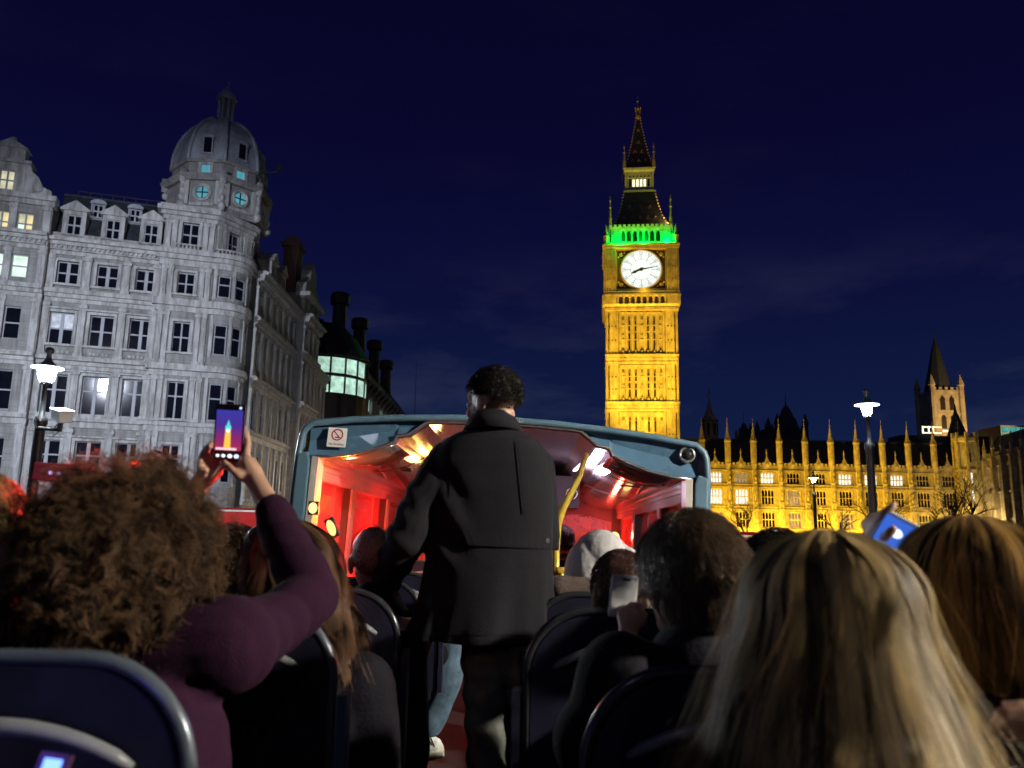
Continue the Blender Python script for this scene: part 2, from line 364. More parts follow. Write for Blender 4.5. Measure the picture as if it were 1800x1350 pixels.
for u in COLS:
    for k, (z, h, w) in enumerate(ROWS):
        g = None
        if k == 3 and u == -6.5: g = [dark_glass, mat('pale_pane', (0.75, 0.77, 0.8), 0.5, var=0.3, scale=2)] * 2  # pale colour stands in for a bright reflecting pane
        window(HOT, u, z, w, h, 0.22, split=0.62 if k in (1, 2) else 0.5, glass=g)
# parapet with balustrade panels, mansard, dormers
pa = MB(); pa.box(-7.6, -1.15, -.05, .35, 21.2, 21.26)
for u in COLS:
    balusters(pa, u - .55, u + .55, 21.26, 21.52, .12, 5)
for a, b in ((-7.6, -7.1), (-5.9, -4.85), (-3.65, -2.6), (-1.4, -1.15)): pa.box(a, b, -.02, .3, 21.26, 21.52)
pa.box(-7.6, -1.15, -.05, .33, 21.52, 21.62); pa.build('parapet', stone_trim, HOT)
rf = MB(); rf.prismx([(.4, 21.2), (1.9, 24.75), (5.4, 24.75), (5.4, 21.2)], -7.6, -1.0)
rf.box(-7.6, -1.0, 1.8, 2.0, 24.75, 24.9)
rfo = rf.build('roof', slate, HOT)
rl = MB()
for k in range(9): rl.box(-7 + k * .7, -6.96 + k * .7, 2.6, 2.64, 24.75, 25.5)
rl.box(-7, -1.2, 2.6, 2.63, 25.46, 25.52); rl.box(-7, -1.2, 2.6, 2.63, 25.1, 25.14); rl.build('railing', iron, rfo)
for u in COLS:   # pedimented stone dormers
    d = MB(); wall_grid(d, u - .66, u + .66, 21.3, 23.2, [(u - .42, u + .42, 21.62, 22.95)], .2, .15)
    d.box(u - .66, u - .44, .16, 1.4, 21.3, 23.2); d.box(u + .44, u + .66, .16, 1.4, 21.3, 23.2); d.box(u - .66, u + .66, .36, 1.5, 22.95, 23.19)
    d.prism([(u - .84, 23.2), (u + .84, 23.2), (u + .84, 23.33), (u, 23.9), (u - .84, 23.33)], .02, 1.6)
    do = d.build('dormer', stone_trim, HOT); window(HOT, u, 22.285, .84, 1.33, .26)
for u in (-5.35, -3.15):   # small round-headed dormers in the slates
    d = MB(); d.box(u - .42, u - .33, .75, 2, 23.1, 24.1); d.box(u + .33, u + .42, .75, 2, 23.1, 24.1)
    d.prism([(u + .5 * math.cos(rad(a)), 24.1 + .3 * math.sin(rad(a))) for a in range(0, 181, 20)], .7, 2); d.box(u - .33, u + .33, 1.0, 1.6, 23.1, 24.1)
    d.build('dormer', lead, HOT); window(HOT, u, 23.62, .62, .9, .85)
# left pavilion with shaped gable
pw = [(-9.05, 1.0), (-10.35, 1.0), (-11.65, 1.0)]
po = [(u - .45, u + .45, z - h / 2, z + h / 2) for u, _ in pw for z, h, w in ROWS + [(21.8, 1.35, 1)]] + [(-10.35 - .42, -10.35 + .42, 23.85, 25.15)]
pb = MB(); wall_grid(pb, -13.5, -7.6, 0, 23.6, [o for o in po if o[3] < 23.6], .3, -.55)
pb.box(-13.5, -7.6, -.24, 6, 0, 23.55); pb.quad((-7.6, -.55, 0), (-7.6, .1, 0), (-7.6, .1, 23.6), (-7.6, -.55, 23.6)); pb.build('wall', stone, HOT)
gb = MB(); c = -10.35
wall_grid(gb, c - 1.0, c + 1.0, 23.6, 25.6, [(c - .42, c + .42, 23.85, 25.15)], .28, -.5); gb.box(c - 1, c + 1, -.2, .5, 23.6, 25.6)
for s in (-1, 1):
    gb.prism([(c + s * 1.0, 23.6), (c + s * 2.6, 23.6), (c + s * 2.5, 24.1), (c + s * 2.0, 24.3), (c + s * 1.7, 24.9), (c + s * 1.35, 25.2), (c + s * 1.2, 25.6), (c + s * 1.0, 25.6)], -.45, .4)
    gb.ball((c + s * 1.75, -.48, 24.2), .3, .12, .3, 10, 6)
gb.box(c - 1.3, c + 1.3, -.7, .5, 25.6, 25.8); gb.box(c - .85, c + .85, -.5, .4, 25.8, 26.6); gb.prism([(c - 1.0, 26.6), (c + 1.0, 26.6), (c, 27.2)], -.62, .5); gb.ball((c, -.1, 27.3), .18)
gb.build('gable', stone_trim, HOT)
tr = MB(); courses(tr, -13.5, -7.595, -.55); tr.box(-13.5, -7.4, -.95, 0, 23.3, 23.62); tr.box(-13.5, -7.5, -.75, 0, 23.0, 23.3)
for u in (-7.85, -9.7, -11.0, -12.9):
    for z0, z1 in ((5.43, 9.37), (10.07, 12.94), (13.76, 17.14), (17.99, 20.19), (21.2, 23.0)): tr.box(u - .2, u + .2, -.68, -.5, z0, z1); tr.box(u - .26, u + .26, -.74, -.5, z1 - .3, z1 - .1)
tr.build('cornice', stone_trim, HOT)
for u, _ in pw:
    for k, (z, h, w) in enumerate(ROWS + [(21.8, 1.35, 1)]):
        window(HOT, u, z, .9, h, -.33, cols=2 if k == 5 else 1, glass={4: lit_cool, 5: [lit_cool, lit_cream, lit_warm, lit_warm]}.get(k) if u > -11 else (lit_cool if k == 4 else None))
window(HOT, -10.35, 24.5, .84, 1.3, -.3, glass=lit_cream)
# octagonal corner tower
TW = 3.15; AP = TW * 1.2071; TC = (-1.15 + TW / 2, -.35 + AP)
def octring(ap, z, c=TC, n=8): 
    R = ap / math.cos(math.pi / 8); return [(c[0] + R * math.cos(rad(-112.5 + 45 * k)), c[1] + R * math.sin(rad(-112.5 + 45 * k)), z) for k in range(n)]
def towring(p_, z):
    return [(-1.15 - p_, -.35 - p_, z), (2.0 + .414 * p_, -.35 - p_, z), (4.227 + p_, 1.877 - .414 * p_, z), (4.227 + p_, 6.0, z), (-1.15 - p_, 6.0, z)]
TC2 = (TC[0] + 1.28, TC[1] - .45); DROT = -15.0
def drum(ap, z, c=None, n=8):
    R = ap / math.cos(math.pi / 8); return [(TC2[0] + R * math.cos(rad(-112.5 + DROT + 45 * k)), TC2[1] + R * math.sin(rad(-112.5 + DROT + 45 * k)), z) for k in range(n)]
def drum_org(k, ap):
    a = rad(45 * k + DROT); return (TC2[0] + ap * math.sin(a), TC2[1] - ap * math.cos(a)), a
def face_org(k, ap):   # face k: 0 looks like the front wall, 1 the canted corner, 2 the side street
    a = rad(45 * k); return (TC[0] + ap * math.sin(a), TC[1] - ap * math.cos(a)), a
TR = ROWS + [(22.4, 1.55, 1.0)]
tw = [MB(), MB(), MB()]
for k in range(3):
    op = [(-.52, .52, z - h / 2, z + h / 2) for z, h, w in (TR if k != 1 else [(22.4, 1.55, 1.0)])]
    wall_grid(tw[k], -TW / 2, TW / 2, 0, 23.7, op, .3, 0)
    (ox, oy), a = face_org(k, AP)
    tw[k].build('wall', stone, HOT, (ox, oy, 0), a)
    for i, (z, h, w) in enumerate(TR):
        if k == 1 and i < 5: continue
        window(HOT, 0, z, 1.04, h, .18, a, (ox, oy), split=0.62 if i in (1, 2) else 0.5)
cr_ = MB(); cr_.loft([towring(-.33, 0), towring(-.33, 23.6)]); cr_.build('core', stone, HOT)
tr = MB()
for z0, z1, p in ((9.38, 9.75, .08), (9.75, 10.0, .22), (12.95, 13.3, .1), (13.3, 13.7, .32), (17.15, 17.5, .1), (17.5, 17.95, .30), (20.2, 20.6, .1), (20.6, 20.9, .3), (20.9, 21.2, .5),
                  (23.3, 23.55, .12), (23.55, 23.8, .28), (23.8, 24.1, .5), (24.1, 24.25, .36)):
    tr.loft([towring(p, z0), towring(p, z1)])
for k in range(3):
    (ox, oy), a = face_org(k, AP); ca, sa = math.cos(a), math.sin(a); loc = MB()
    for x in (-1.32, -.95, .95, 1.32):
        if k == 1 and True: pass
        for z0, z1 in ((5.4, 9.37), (10.02, 12.94), (13.72, 17.14), (17.97, 20.19), (21.22, 23.29)):
            loc.box(x - .15, x + .15, -.14, .05, z0, z1); loc.box(x - .19, x + .19, -.19, .05, z1 - .3, z1 - .08); loc.box(x - .19, x + .19, -.18, .05, z0, z0 + .22)
    for z, h, w in TR:
        loc.box(-.7, -.52, -.08, .1, z - h / 2, z + h / 2 + .15); loc.box(.52, .7, -.08, .1, z - h / 2, z + h / 2 + .15); loc.box(-.52, .52, -.08, .1, z + h / 2, z + h / 2 + .15)
        loc.box(-.8, .8, -.2, .1, z - h / 2 - .13, z - h / 2)
    for z in (21.2,):
        loc.box(-.75, .75, -.5, -.2, z, z + .06); balusters(loc, -.7, .7, z + .06, z + .3, -.35, 6); loc.box(-.75, .75, -.5, -.2, z + .3, z + .38)
    for p in loc.v: tr.v.append((ox + p[0] * ca - p[1] * sa, oy + p[0] * sa + p[1] * ca, p[2]))
    k0 = len(tr.v) - len(loc.v); tr.f += [tuple(i + k0 for i in q) for q in loc.f]
tr.build('cornice', stone_trim, HOT)
# bowed bay on the canted corner
(ox, oy), a1 = face_org(1, AP); BR = 1.75
def bow(u, y, z):   # u is an angle in degrees across the bow, y goes inward
    r = BR - y; p = (r * math.sin(rad(u)), .75 - r * math.cos(rad(u))); return (p[0], p[1], z)
bb = MB(bow); bo = [(c - 15, c + 15, z - h / 2, z + h / 2) for c in (-38, 0, 38) for z, h, w in ROWS]
us = sorted({-62, 62} | {q for o in bo for q in o[:2]} | set(range(-60, 61, 8)))
for uu0, uu1 in zip(us, us[1:]): wall_grid(bb, uu0, uu1, 0, 20.6, [o for o in bo if o[0] <= uu0 and o[1] >= uu1], .22)
bb.build('bay', stone, HOT, (ox, oy, 0), a1)
bt = MB(bow)
for z0, z1, p in ((9.38, 9.75, .08), (9.75, 10.0, .22), (12.95, 13.3, .1), (13.3, 13.7, .30), (17.15, 17.5, .1), (17.5, 17.95, .30), (20.2, 20.6, .1), (20.6, 20.9, .25), (20.9, 21.2, .42)):
    for u in range(-64, 64, 8): bt.box(u, u + 8, -p, .6, z0, z1)
for u in range(-56, 56, 7): bt.box(u, u + 2.4, -.2, -.08, 21.19, 21.46)
for u in range(-60, 60, 8): bt.box(u, u + 8, -.25, -.02, 21.45, 21.55)
for z, h, w in ROWS[1:]:
    for u in (-57, -19, 19, 57): bt.box(u - 3, u + 3, -.06, .05, z - h / 2 - .2, z + h / 2 + .62)
bt.build('bay_trim', stone_trim, HOT, (ox, oy, 0), a1)
for c in (-38, 0, 38):
    for z, h, w in ROWS:
        p = bow(c, .1, 0); aa = a1 + rad(c)
        window(HOT, 0, z, .78, h, 0, aa, (ox + p[0] * math.cos(a1) - p[1] * math.sin(a1), oy + p[0] * math.sin(a1) + p[1] * math.cos(a1)), cols=1, split=.6)
# attic drum with round windows, then dome, lantern
A2 = 3.12
dr = MB(); dr.loft([drum(A2, 24.2), drum(A2 - .05, 26.45)], cap=False); dr.loft([drum(A2 + .18, 26.4), drum(A2 + .38, 26.65), drum(A2 + .4, 26.8), drum(A2 - .1, 26.95)])
dr.loft([drum(A2 - .25, 26.9), drum(A2 - .25, 27.85)]); dr.loft([drum(A2 - .1, 27.8), drum(A2 - .05, 28.0), drum(A2 - .3, 28.1)])
dr.build('drum', stone, HOT)
for k in range(8):
    sc_ = MB(); a = rad(-112.5 + DROT + 45 * k); R = A2 / math.cos(math.pi / 8); x, y = TC2[0] + R * math.cos(a), TC2[1] + R * math.sin(a); dx, dy = math.cos(a), math.sin(a)
    for q, (o_, z, r) in enumerate(((.15, 24.6, .42), (.12, 25.2, .34), (.08, 25.9, .3), (.1, 26.45, .34))): sc_.ball((x + dx * o_ * .5, y + dy * o_ * .5, z), r * .72, r * .72, r * .85, 10, 7)
    sc_.box(x - .2 + dx * .1, x + .2 + dx * .1, y - .2 + dy * .1, y + .2 + dy * .1, 26.2, 27.1); sc_.build('scroll', stone_trim, HOT, smooth=True)
for k in range(3):
    (ox, oy), a = drum_org(k, A2 - .02)
    ring = MB(); ring.loft([[(r * math.cos(t * math.pi / 10), y, r * math.sin(t * math.pi / 10)) for t in range(20)] for r, y in ((.62, .02), (.62, -.14), (.5, -.2), (.42, -.12), (.38, .02))], cap=False)
    for x in (-1.15, 1.15): ring.box(x - .28, x + .28, -.2, .05, -.9, .8)
    ring.box(-.8, .8, -.12, .05, -.95, -.75)
    ro = ring.build('round_window', stone_trim, HOT, (ox, oy, 25.55), a)
    pn = MB(); pn.loft([[(.4 * math.cos(t * math.pi / 10), y, .4 * math.sin(t * math.pi / 10)) for t in range(20)] for y in (0, -.03)]); pn.build('pane', lit_cyan if k < 2 else dark_glass, ro)
    br = MB(); br.box(-.035, .035, -.09, -.03, -.4, .4); br.box(-.4, .4, -.085, -.031, -.035, .035); br.build('glazing_bar', iron, ro)
    (ox, oy), a = drum_org(k, A2 - .25)
    sq = MB(); sq.box(-.5, -.3, -.1, .05, 26.98, 27.8); sq.box(.3, .5, -.1, .05, 26.98, 27.8); sq.box(-.3, .3, -.1, .05, 27.62, 27.8); so_ = sq.build('window_surround', stone_trim, HOT, (ox, oy, 0), a)
    MB().box(-.3, .3, -.03, .03, 27.05, 27.6).build('pane', lit_cyan if k < 2 else dark_glass, so_)
prof = [(1.0, 28.0), (.99, 28.5), (.97, 29.0), (.935, 29.5), (.88, 30.05), (.80, 30.6), (.69, 31.1), (.55, 31.55), (.40, 31.9), (.27, 32.1)]
DA = A2 - .22
dm = MB(); dm.loft([drum(DA * r, z) for r, z in prof]); dmo = dm.build('dome', lead, HOT)
rb = MB()
for k in range(8): rb.tube([Vector(drum(DA * r + .05, z)[k]) for r, z in prof], .13, 6)
rb.build('dome_rib', lead, HOT, smooth=True)
for k in range(3):
    (ox, oy), a = drum_org(k, DA - .05)
    d = MB(); d.box(-.34, -.26, -.12, .6, 28.5, 29.6); d.box(.26, .34, -.12, .6, 28.5, 29.6); d.prism([(-.42, 29.6), (.42, 29.6), (.3, 29.76), (0, 29.84), (-.3, 29.76)], -.16, .7); d.box(-.42, .42, -.16, .4, 28.4, 28.5)
    d2 = d.build('dome_window', lead, HOT, (ox, oy, 0), a); MB().box(-.26, .26, -.06, -.02, 28.5, 29.6).build('pane', dark_glass, d2)
ln = MB(); ln.lathe([(.8, 32.0), (.8, 32.12), (.62, 32.2), (.62, 32.3)], 16, (TC2[0], TC2[1], 0))
for k in range(8):
    a = rad(22.5 + 45 * k); ln.box(TC2[0] + (.5) * math.cos(a) - .09, TC2[0] + (.5) * math.cos(a) + .09, TC2[1] + (.5) * math.sin(a) - .09, TC2[1] + (.5) * math.sin(a) + .09, 32.3, 33.85)
ln.lathe([(.2, 32.3), (.2, 33.85)], 10, (TC2[0], TC2[1], 0)); ln.lathe([(.72, 33.85), (.76, 33.95), (.68, 34.05), (.6, 34.35), (.38, 34.65), (.12, 34.85), (.04, 35.1), (.02, 35.5)], 16, (TC2[0], TC2[1], 0))
ln.build('lantern', lead, HOT, smooth=False)
fl = MB(); fl.tube([(TC2[0] + 2.8, TC2[1] - 1.2, 28.3), (TC2[0] + 4.0, TC2[1] - 1.7, 28.4)], .05, 6); fl.box(TC2[0] + 3.8, TC2[0] + 4.1, TC2[1] - 1.8, TC2[1] - 1.55, 28.43, 28.9); fl.build('roof_camera', iron, HOT)

# side-street front of the same building
BA = rad(91.7 - 18)
bw = Vector((-17.9, 54.0)) - Vector((-21.8, 50.0)); c, s = math.cos(rad(18)), math.sin(rad(18)); BO = (bw.x * c + bw.y * s, -bw.x * s + bw.y * c)
PAV = (10.6, 16.4)
BC = [1.0, 3.2, 5.4, 7.6, 9.4]; PC = [11.9, 13.5, 15.1]; EC = [17.6, 19.4, 21.2, 23.0]
sw = MB(); wall_grid(sw, -.6, PAV[0], 0, 20.75, ops(BC, ROWS, .8), .34); sw.box(-.6, PAV[0], .36, 5, 0, 20.7)
wall_grid(sw, PAV[1], 24.2, 0, 18.0, ops(EC, ROWS[:4], .8), .34); sw.box(PAV[1], 24.2, .36, 5, 0, 17.9); sw.quad((24.2, 0, 0), (24.2, 5, 0), (24.2, 5, 18), (24.2, 0, 18))
sw.build('wall', stone, HOT, (BO[0], BO[1], 0), BA)
pvb = MB(); wall_grid(pvb, PAV[0], PAV[1], 0, 23.0, ops(PC, ROWS + [(21.9, 1.4, 1.2)], .7), .3, -.7); pvb.box(PAV[0], PAV[1], -.38, 5, 0, 22.95)
for u in PAV: pvb.quad((u, -.7, 0), (u, .1, 0), (u, .1, 23.0), (u, -.7, 23.0))
pvb.prism([(PAV[0] + .2, 23.0), (PAV[1] - .2, 23.0), (PAV[1] - .4, 24.0), (PAV[1] - 1.6, 24.6), (PAV[1] - 2.0, 25.6), ((PAV[0] + PAV[1]) / 2, 26.5), (PAV[0] + 2.0, 25.6), (PAV[0] + 1.6, 24.6), (PAV[0] + .4, 24.0)], -.65, .2)
pvb.build('pavilion', stone, HOT, (BO[0], BO[1], 0), BA)
tr = MB(); courses(tr, -.6, PAV[0], 0); courses(tr, PAV[0], PAV[1], -.7)
for z0, z1, p in ((9.38, 9.95, .2), (13.0, 13.66, .3), (17.15, 17.5, .2), (17.5, 17.8, .4), (17.8, 18.1, .6)): tr.box(PAV[1], 24.3, -p, .02, z0, z1)
tr.box(PAV[0] - .2, PAV[1] + .2, -1.15, 0, 22.7, 23.05)
for (lo, hi, y) in ((-.6, PAV[0], 0), (PAV[0], PAV[1], -.7), (PAV[1], 24.2, 0)):
    n = int((hi - lo) / 1.8)
    for k in range(n + 1):
        u = lo + .25 + (hi - lo - .5) * k / n
        for z0, z1 in ((5.43, 9.37), (10.07, 12.94), (13.76, 17.14)) + (((17.99, 20.19),) if hi < 20 else ()): tr.box(u - .2, u + .2, y - .16, y + .02, z0, z1); tr.box(u - .26, u + .26, y - .22, y, z1 - .3, z1 - .08)
tr.build('cornice', stone_trim, HOT, (BO[0], BO[1], 0), BA)
for cols, rows, y, wk in ((BC, ROWS, .2, .8), (PC, ROWS + [(21.9, 1.4, 1.2)], -.52, .7), (EC, ROWS[:4], .2, .8)):
    for u in cols:
        for z, h, w in rows[1:]: window(HOT, u, z, w * wk, h, y, BA, BO, cols=1, split=.58)
rf = MB(); rf.prismx([(.4, 21.2), (1.9, 25.0), (5, 25.0), (5, 21.2)], -.5, 24.0)
rf.build('roof', slate, HOT, (BO[0], BO[1], 0), BA)
for u in (3.6, 6.4):
    d = MB(); wall_grid(d, u - .7, u + .7, 21.2, 23.1, [(u - .4, u + .4, 21.5, 22.8)], .2, .05); d.box(u - .7, u - .45, .06, 1.4, 21.2, 23.1); d.box(u + .45, u + .7, .06, 1.4, 21.2, 23.1); d.prism([(u - .9, 23.1), (u + .9, 23.1), (u, 23.9)], -.1, 1.4)
    d.build('dormer', stone_trim, HOT, (BO[0], BO[1], 0), BA); window(HOT, u, 22.1, .8, 1.2, .18, BA, BO)
ch = MB(); ch.box(12.2, 14.2, .6, 1.8, 22, 27.6); ch.box(12.0, 14.4, .4, 2.0, 27.6, 28.0); ch.box(12.3, 14.1, .7, 1.7, 28.0, 28.5); ch.build('chimney', brick, HOT, (BO[0], BO[1], 0), BA)

# ------------------------------------------------------------------ dark modern block with tall chimneys, lit bow window
bronze = mat('dark_bronze', (0.025, 0.022, 0.02), 0.5, metal=0.4, var=0.3)
POR = thing('bronze_chimney_building', 'dark bronze-roofed block with tall chimneys and a lit bowed corner window beyond the stone building', 'building', (-18.5, 80, 0))
lit_port = lit_mat('lit_office_glass', (0.62, 0.98, 0.80), 0.85, var=.5)
pc = MB(); pc.box(-14, 1.0, 0, 56, 0, 20.4); pc.lathe([(4.3, 0), (4.3, 16.5)], 24, (-1.0, 2.0, 0)); pc.build('wall', bronze, POR)
for lev, (z0, z1) in enumerate(((16.6, 18.4), (18.75, 20.3))):
    for k in range(7):
        a0 = rad(-112 + k * 21); a1_ = a0 + rad(19.2); q = MB(lambda x, y, z: (-1 + x, 2 + y, z))
        q.loft([[(r * math.cos(a0), r * math.sin(a0), z) for r, z in ((4.2, z0), (4.2, z1), (4.15, z1), (4.15, z0))], [(r * math.cos(a1_), r * math.sin(a1_), z) for r, z in ((4.2, z0), (4.2, z1), (4.15, z1), (4.15, z0))]])
        q.build('bow_window', lit_port if k < 5 or lev == 0 else dark_glass, POR)
q = MB(lambda x, y, z: (-1 + x, 2 + y, z)); q.lathe([(4.1, 16.5), (4.1, 20.4)], 24)
for z in (16.5, 18.45, 20.3): q.lathe([(4.35, z), (4.35, z + .22)], 28)
for k in range(8): a0 = rad(-113 + k * 21); q.box(4.22 * math.cos(a0) - .09, 4.22 * math.cos(a0) + .09, 4.22 * math.sin(a0) - .09, 4.22 * math.sin(a0) + .09, 16.5, 20.5)
q.lathe([(4.7, 20.5), (4.5, 20.8), (3.0, 23), (1.5, 24.5)], 24); q.build('bow_frame', bronze, POR)
rf = MB(); rf.prism([(1.9, 20.4), (1.9, 20.7), (-2.0, 25.5), (-12, 26.5), (-14, 20.4)], 3, 56); rf.build('roof', bronze, POR)
eave_m = mat('steel_bracket', (0.30, 0.31, 0.32), .35, metal=.7, var=.3)
for k in range(18):
    y = 6 + k * 2.8; b_ = MB(); b_.tube([(1.0, y, 18.6), (1.6, y, 19.6), (2.3, y, 20.5)], .09, 6); b_.tube([(1.0, y + .9, 19.5), (2.3, y, 20.4)], .06, 5); b_.box(1.0, 1.35, y - .25, y + .25, 13, 19.2); b_.build('bracket', eave_m, POR)
for k in range(17):
    y = 7.4 + k * 2.8
    for z in (10.5, 14.2): MB().box(1.0, 1.05, y - .8, y + .8, z, z + 2.6).build('window', lit_dim if (k * 3 + int(z)) % 7 == 0 else dark_glass, POR)
    if k % 3 == 0: MB().box(1.0, 1.06, y - .7, y + .7, 17.4, 18.8).build('window', lit_port, POR)
for y, z in ((4, 28.6), (15.5, 28.8), (26.5, 28.6), (37, 28.0)):
    q = MB(); q.lathe([(1.15, 21), (.8, 24), (.75, z - 1.4), (1.05, z - 1.2), (1.1, z - .3), (.9, z)], 14, (-.4, y, 0)); q.build('chimney', bronze, POR)
mast = MB(); mast.tube([(0, 0, 0), (0, 0, 28)], [.12, .05], 6); mast.tube([(0, 0, 26), (0, 0, 33)], [.05, .02], 5)
tag(mast.build('flag_mast', iron, None, tuple(Vector((at(730, 700, 140).x, 140, 0)))), 'thin dark mast against the sky beyond the chimney block', 'mast')
# ------------------------------------------------------------------ clock tower
gold_stone = mat('anston_stone', (0.46, 0.385, 0.22), 0.75, var=0.2, scale=0.9, bump=0.5, bscale=4, dirt=(0.35, 0.8, 0.35))
gilt = mat('gilding', (0.75, 0.52, 0.16), 0.35, metal=0.6, var=0.25, scale=3)
dark_panel = mat('dark_cast_iron_panel', (0.05, 0.042, 0.03), 0.55, var=0.4, scale=3)
cast_roof = mat('cast_iron_tiles', (0.028, 0.027, 0.035), 0.5, var=0.4, scale=2, bump=0.4, bscale=5)
slit_m = mat('dark_slit_glass', (0.02, 0.016, 0.01), 0.3, var=0.3)  # plain dark colour for slits, tower windows and louvres
BBX, BBY, BBR = 24.7, 150.7, rad(-6.3)
BEN = thing('clock_tower', 'tall golden floodlit gothic clock tower with white dial and dark spire', 'tower', (BBX, BBY, 0), BBR)
H = 6.45
core = MB(); core.box(-H + .45, H - .45, -H + .45, H - .45, 0, 46); core.box(-H + .3, H - .3, -H + .3, H - .3, 44.5, 57); core.build('core', gold_stone, BEN)
stages = ((0.0, 12.0), (13.6, 25.2), (27.0, 34.1), (35.9, 44.2))
def shaft_face():
    m = MB(); sl_ = MB(); y = -H + .45
    bx = [-3.45 + 1.15 * k for k in range(7)]      # seven tall bays
    for z0, z1 in stages:
        for k in range(8):
            x = -4.025 + 1.15 * k; m.box(x - .17, x + .17, y - .32, y, z0, z1); m.box(x - .07, x + .07, y - .42, y - .32, z0, z1 - .3)
        for k, x in enumerate(bx):
            zt = z1 - .25
            m.prism([(x - .42, zt - .9), (x - .42, zt), (x + .42, zt), (x + .42, zt - .9), (x + .25, zt - .35), (x, zt - .12), (x - .25, zt - .35)], y - .24, y)   # pointed head
            for dx in (-.24, .24): m.box(x + dx - .05, x + dx + .05, y - .24, y, z0, z1 - .6)
            for q in (.33, .66): m.box(x - .4, x + .4, y - .17, y, z0 + (z1 - z0) * q - .09, z0 + (z1 - z0) * q + .09)
            m.prism([(x - .40, z0), (x + .40, z0), (x + .22, z0 + .25), (x, z0 + .75), (x - .22, z0 + .25)], y - .5, y - .25)     # small gablets at the foot
            if k in (1, 2, 4, 5):
                m2 = (z0 + z1) / 2
                sl_.box(x - .17, x + .17, y - .16, y - .02, z0 + .9, m2 - .25); sl_.box(x - .17, x + .17, y - .16, y - .02, m2 + .25, z1 - 1.9)
            else:
                sl_.box(x - .22, x - .06, y - .06, y - .02, (z0 + z1) / 2 - .5, (z0 + z1) / 2 - .1); sl_.box(x + .06, x + .22, y - .06, y - .02, (z0 + z1) / 2 - .5, (z0 + z1) / 2 - .1)
            sl_.box(x - .2, x - .04, y - .06, y - .02, z1 - 1.7, z1 - 1.05); sl_.box(x + .04, x + .2, y - .06, y - .02, z1 - 1.7, z1 - 1.05)
        for s in (-1, 1):   # corner buttresses with panelled shafts
            m.box(*sorted((s * 4.35, s * H)), y - .45, y, z0, z1)
            for x in (4.5, 5.15, 5.75, 6.3): m.box(s * x - .09, s * x + .09, y - .62, y - .44, z0, z1)
            for x in (4.83, 5.45, 6.03):
                for q in (.3, .62): sl_.box(s * x - .12, s * x + .12, y - .475, y - .455, z0 + (z1 - z0) * q, z0 + (z1 - z0) * q + .25)
                m.prism([(s * x - .28, z1 - .7), (s * x - .28, z1), (s * x + .28, z1), (s * x + .28, z1 - .7), (s * x, z1 - .15)], y - .58, y - .44)
    for z0, z1 in ((12.0, 13.6), (25.2, 27.0), (34.1, 35.9)):   # carved bands
        m.box(-H - .02, H + .02, y - .55, y, z0 + .3, z1 - .35); m.box(-H - .1, H + .1, y - .75, y, z1 - .35, z1 - .1); m.box(-H - .06, H + .06, y - .66, y, z0, z0 + .3); m.box(-H, H, y - .6, y, z1 - .1, z1)
        for k in range(23):
            x = -6.2 + k * .563; m.box(x - .06, x + .06, y - .68, y - .5, z0 + .3, z1 - .35); m.ball((x + .28, y - .56, (z0 + z1) / 2), .17, .09, .22, 8, 5)
    return m.mesh('face', gold_stone), sl_.mesh('slit_window', slit_m)
f_me, s_me = shaft_face()
for k in range(4):
    fo = put('face', f_me, BEN, rz=k * math.pi / 2); stuff(put('slit_window', s_me, fo))
# corbelled arcade under the clock
def arcade_face():
    m = MB(); y = -H + .2
    m.box(-H - .1, H + .1, y - .55, y, 44.2, 44.75)
    m.loft([[(-H, y - .3, 44.75), (H, y - .3, 44.75), (H, y, 44.75), (-H, y, 44.75)], [(-H - .3, y - .9, 45.3), (H + .3, y - .9, 45.3), (H + .3, y, 45.3), (-H - .3, y, 45.3)]])
    for k in range(9):
        x = -4.4 + k * 1.1; m.box(x - .16, x + .16, y - .95, y - .3, 45.3, 46.9); m.box(x - .24, x + .24, y - 1.0, y - .3, 46.6, 46.9); m.box(x - .2, x + .2, y - 1.02, y - .3, 45.3, 45.5)
    for s in (-1, 1): m.box(*sorted((s * 4.7, s * (H + .3))), y - .95, y, 45.3, 46.9)
    m.box(-H - .35, H + .35, y - 1.0, y, 46.9, 47.3); m.box(-H - .2, H + .2, y - .85, y, 47.3, 47.8)
    for k in range(30): x = -6.4 + k * .4414; m.ball((x, y - 1.0, 47.1), .13, .1, .13, 6, 4)
    return m.mesh('arcade', gold_stone)
ar = arcade_face()
for k in range(4): put('arcade', ar, BEN, rz=k * math.pi / 2)
# clock stage
dial_glass = lit_mat('opal_dial_glass', (0.93, 1.0, 0.90), 1.15, var=0.12, scale=.8)
ink = mat('dial_ironwork', (0.02, 0.022, 0.02), .5)
def clock_piers():
    m = MB(); y = -H - .05
    for s in (-1, 1):
        m.box(*sorted((s * 4.75, s * (H + .2))), y - .25, y + .4, 47.8, 57)
        for x in (4.85, 5.3, 5.6, 6.1, 6.55): m.box(s * x - .09, s * x + .09, y - .5, y - .24, 47.8, 56.4)
        for x in (5.08, 5.85, 6.33):
            for z in (49.2, 51.6, 54.2): m.prism([(s * x - .2, z), (s * x + .2, z), (s * x + .2, z + .6), (s * x, z + 1.1), (s * x - .2, z + .6)], y - .36, y - .24)
        m.box(*sorted((s * 4.7, s * (H + .35))), y - .6, y + .3, 56.3, 57)
    m.box(-4.75, 4.75, y - .35, y + .3, 47.8, 48.25); m.box(-4.75, 4.75, y - .5, y + .3, 56.2, 56.8); m.box(-H - .5, H + .5, y - .75, y + .3, 56.8, 57.15)
    return m.mesh('clock_pier', gold_stone)
cp = clock_piers()
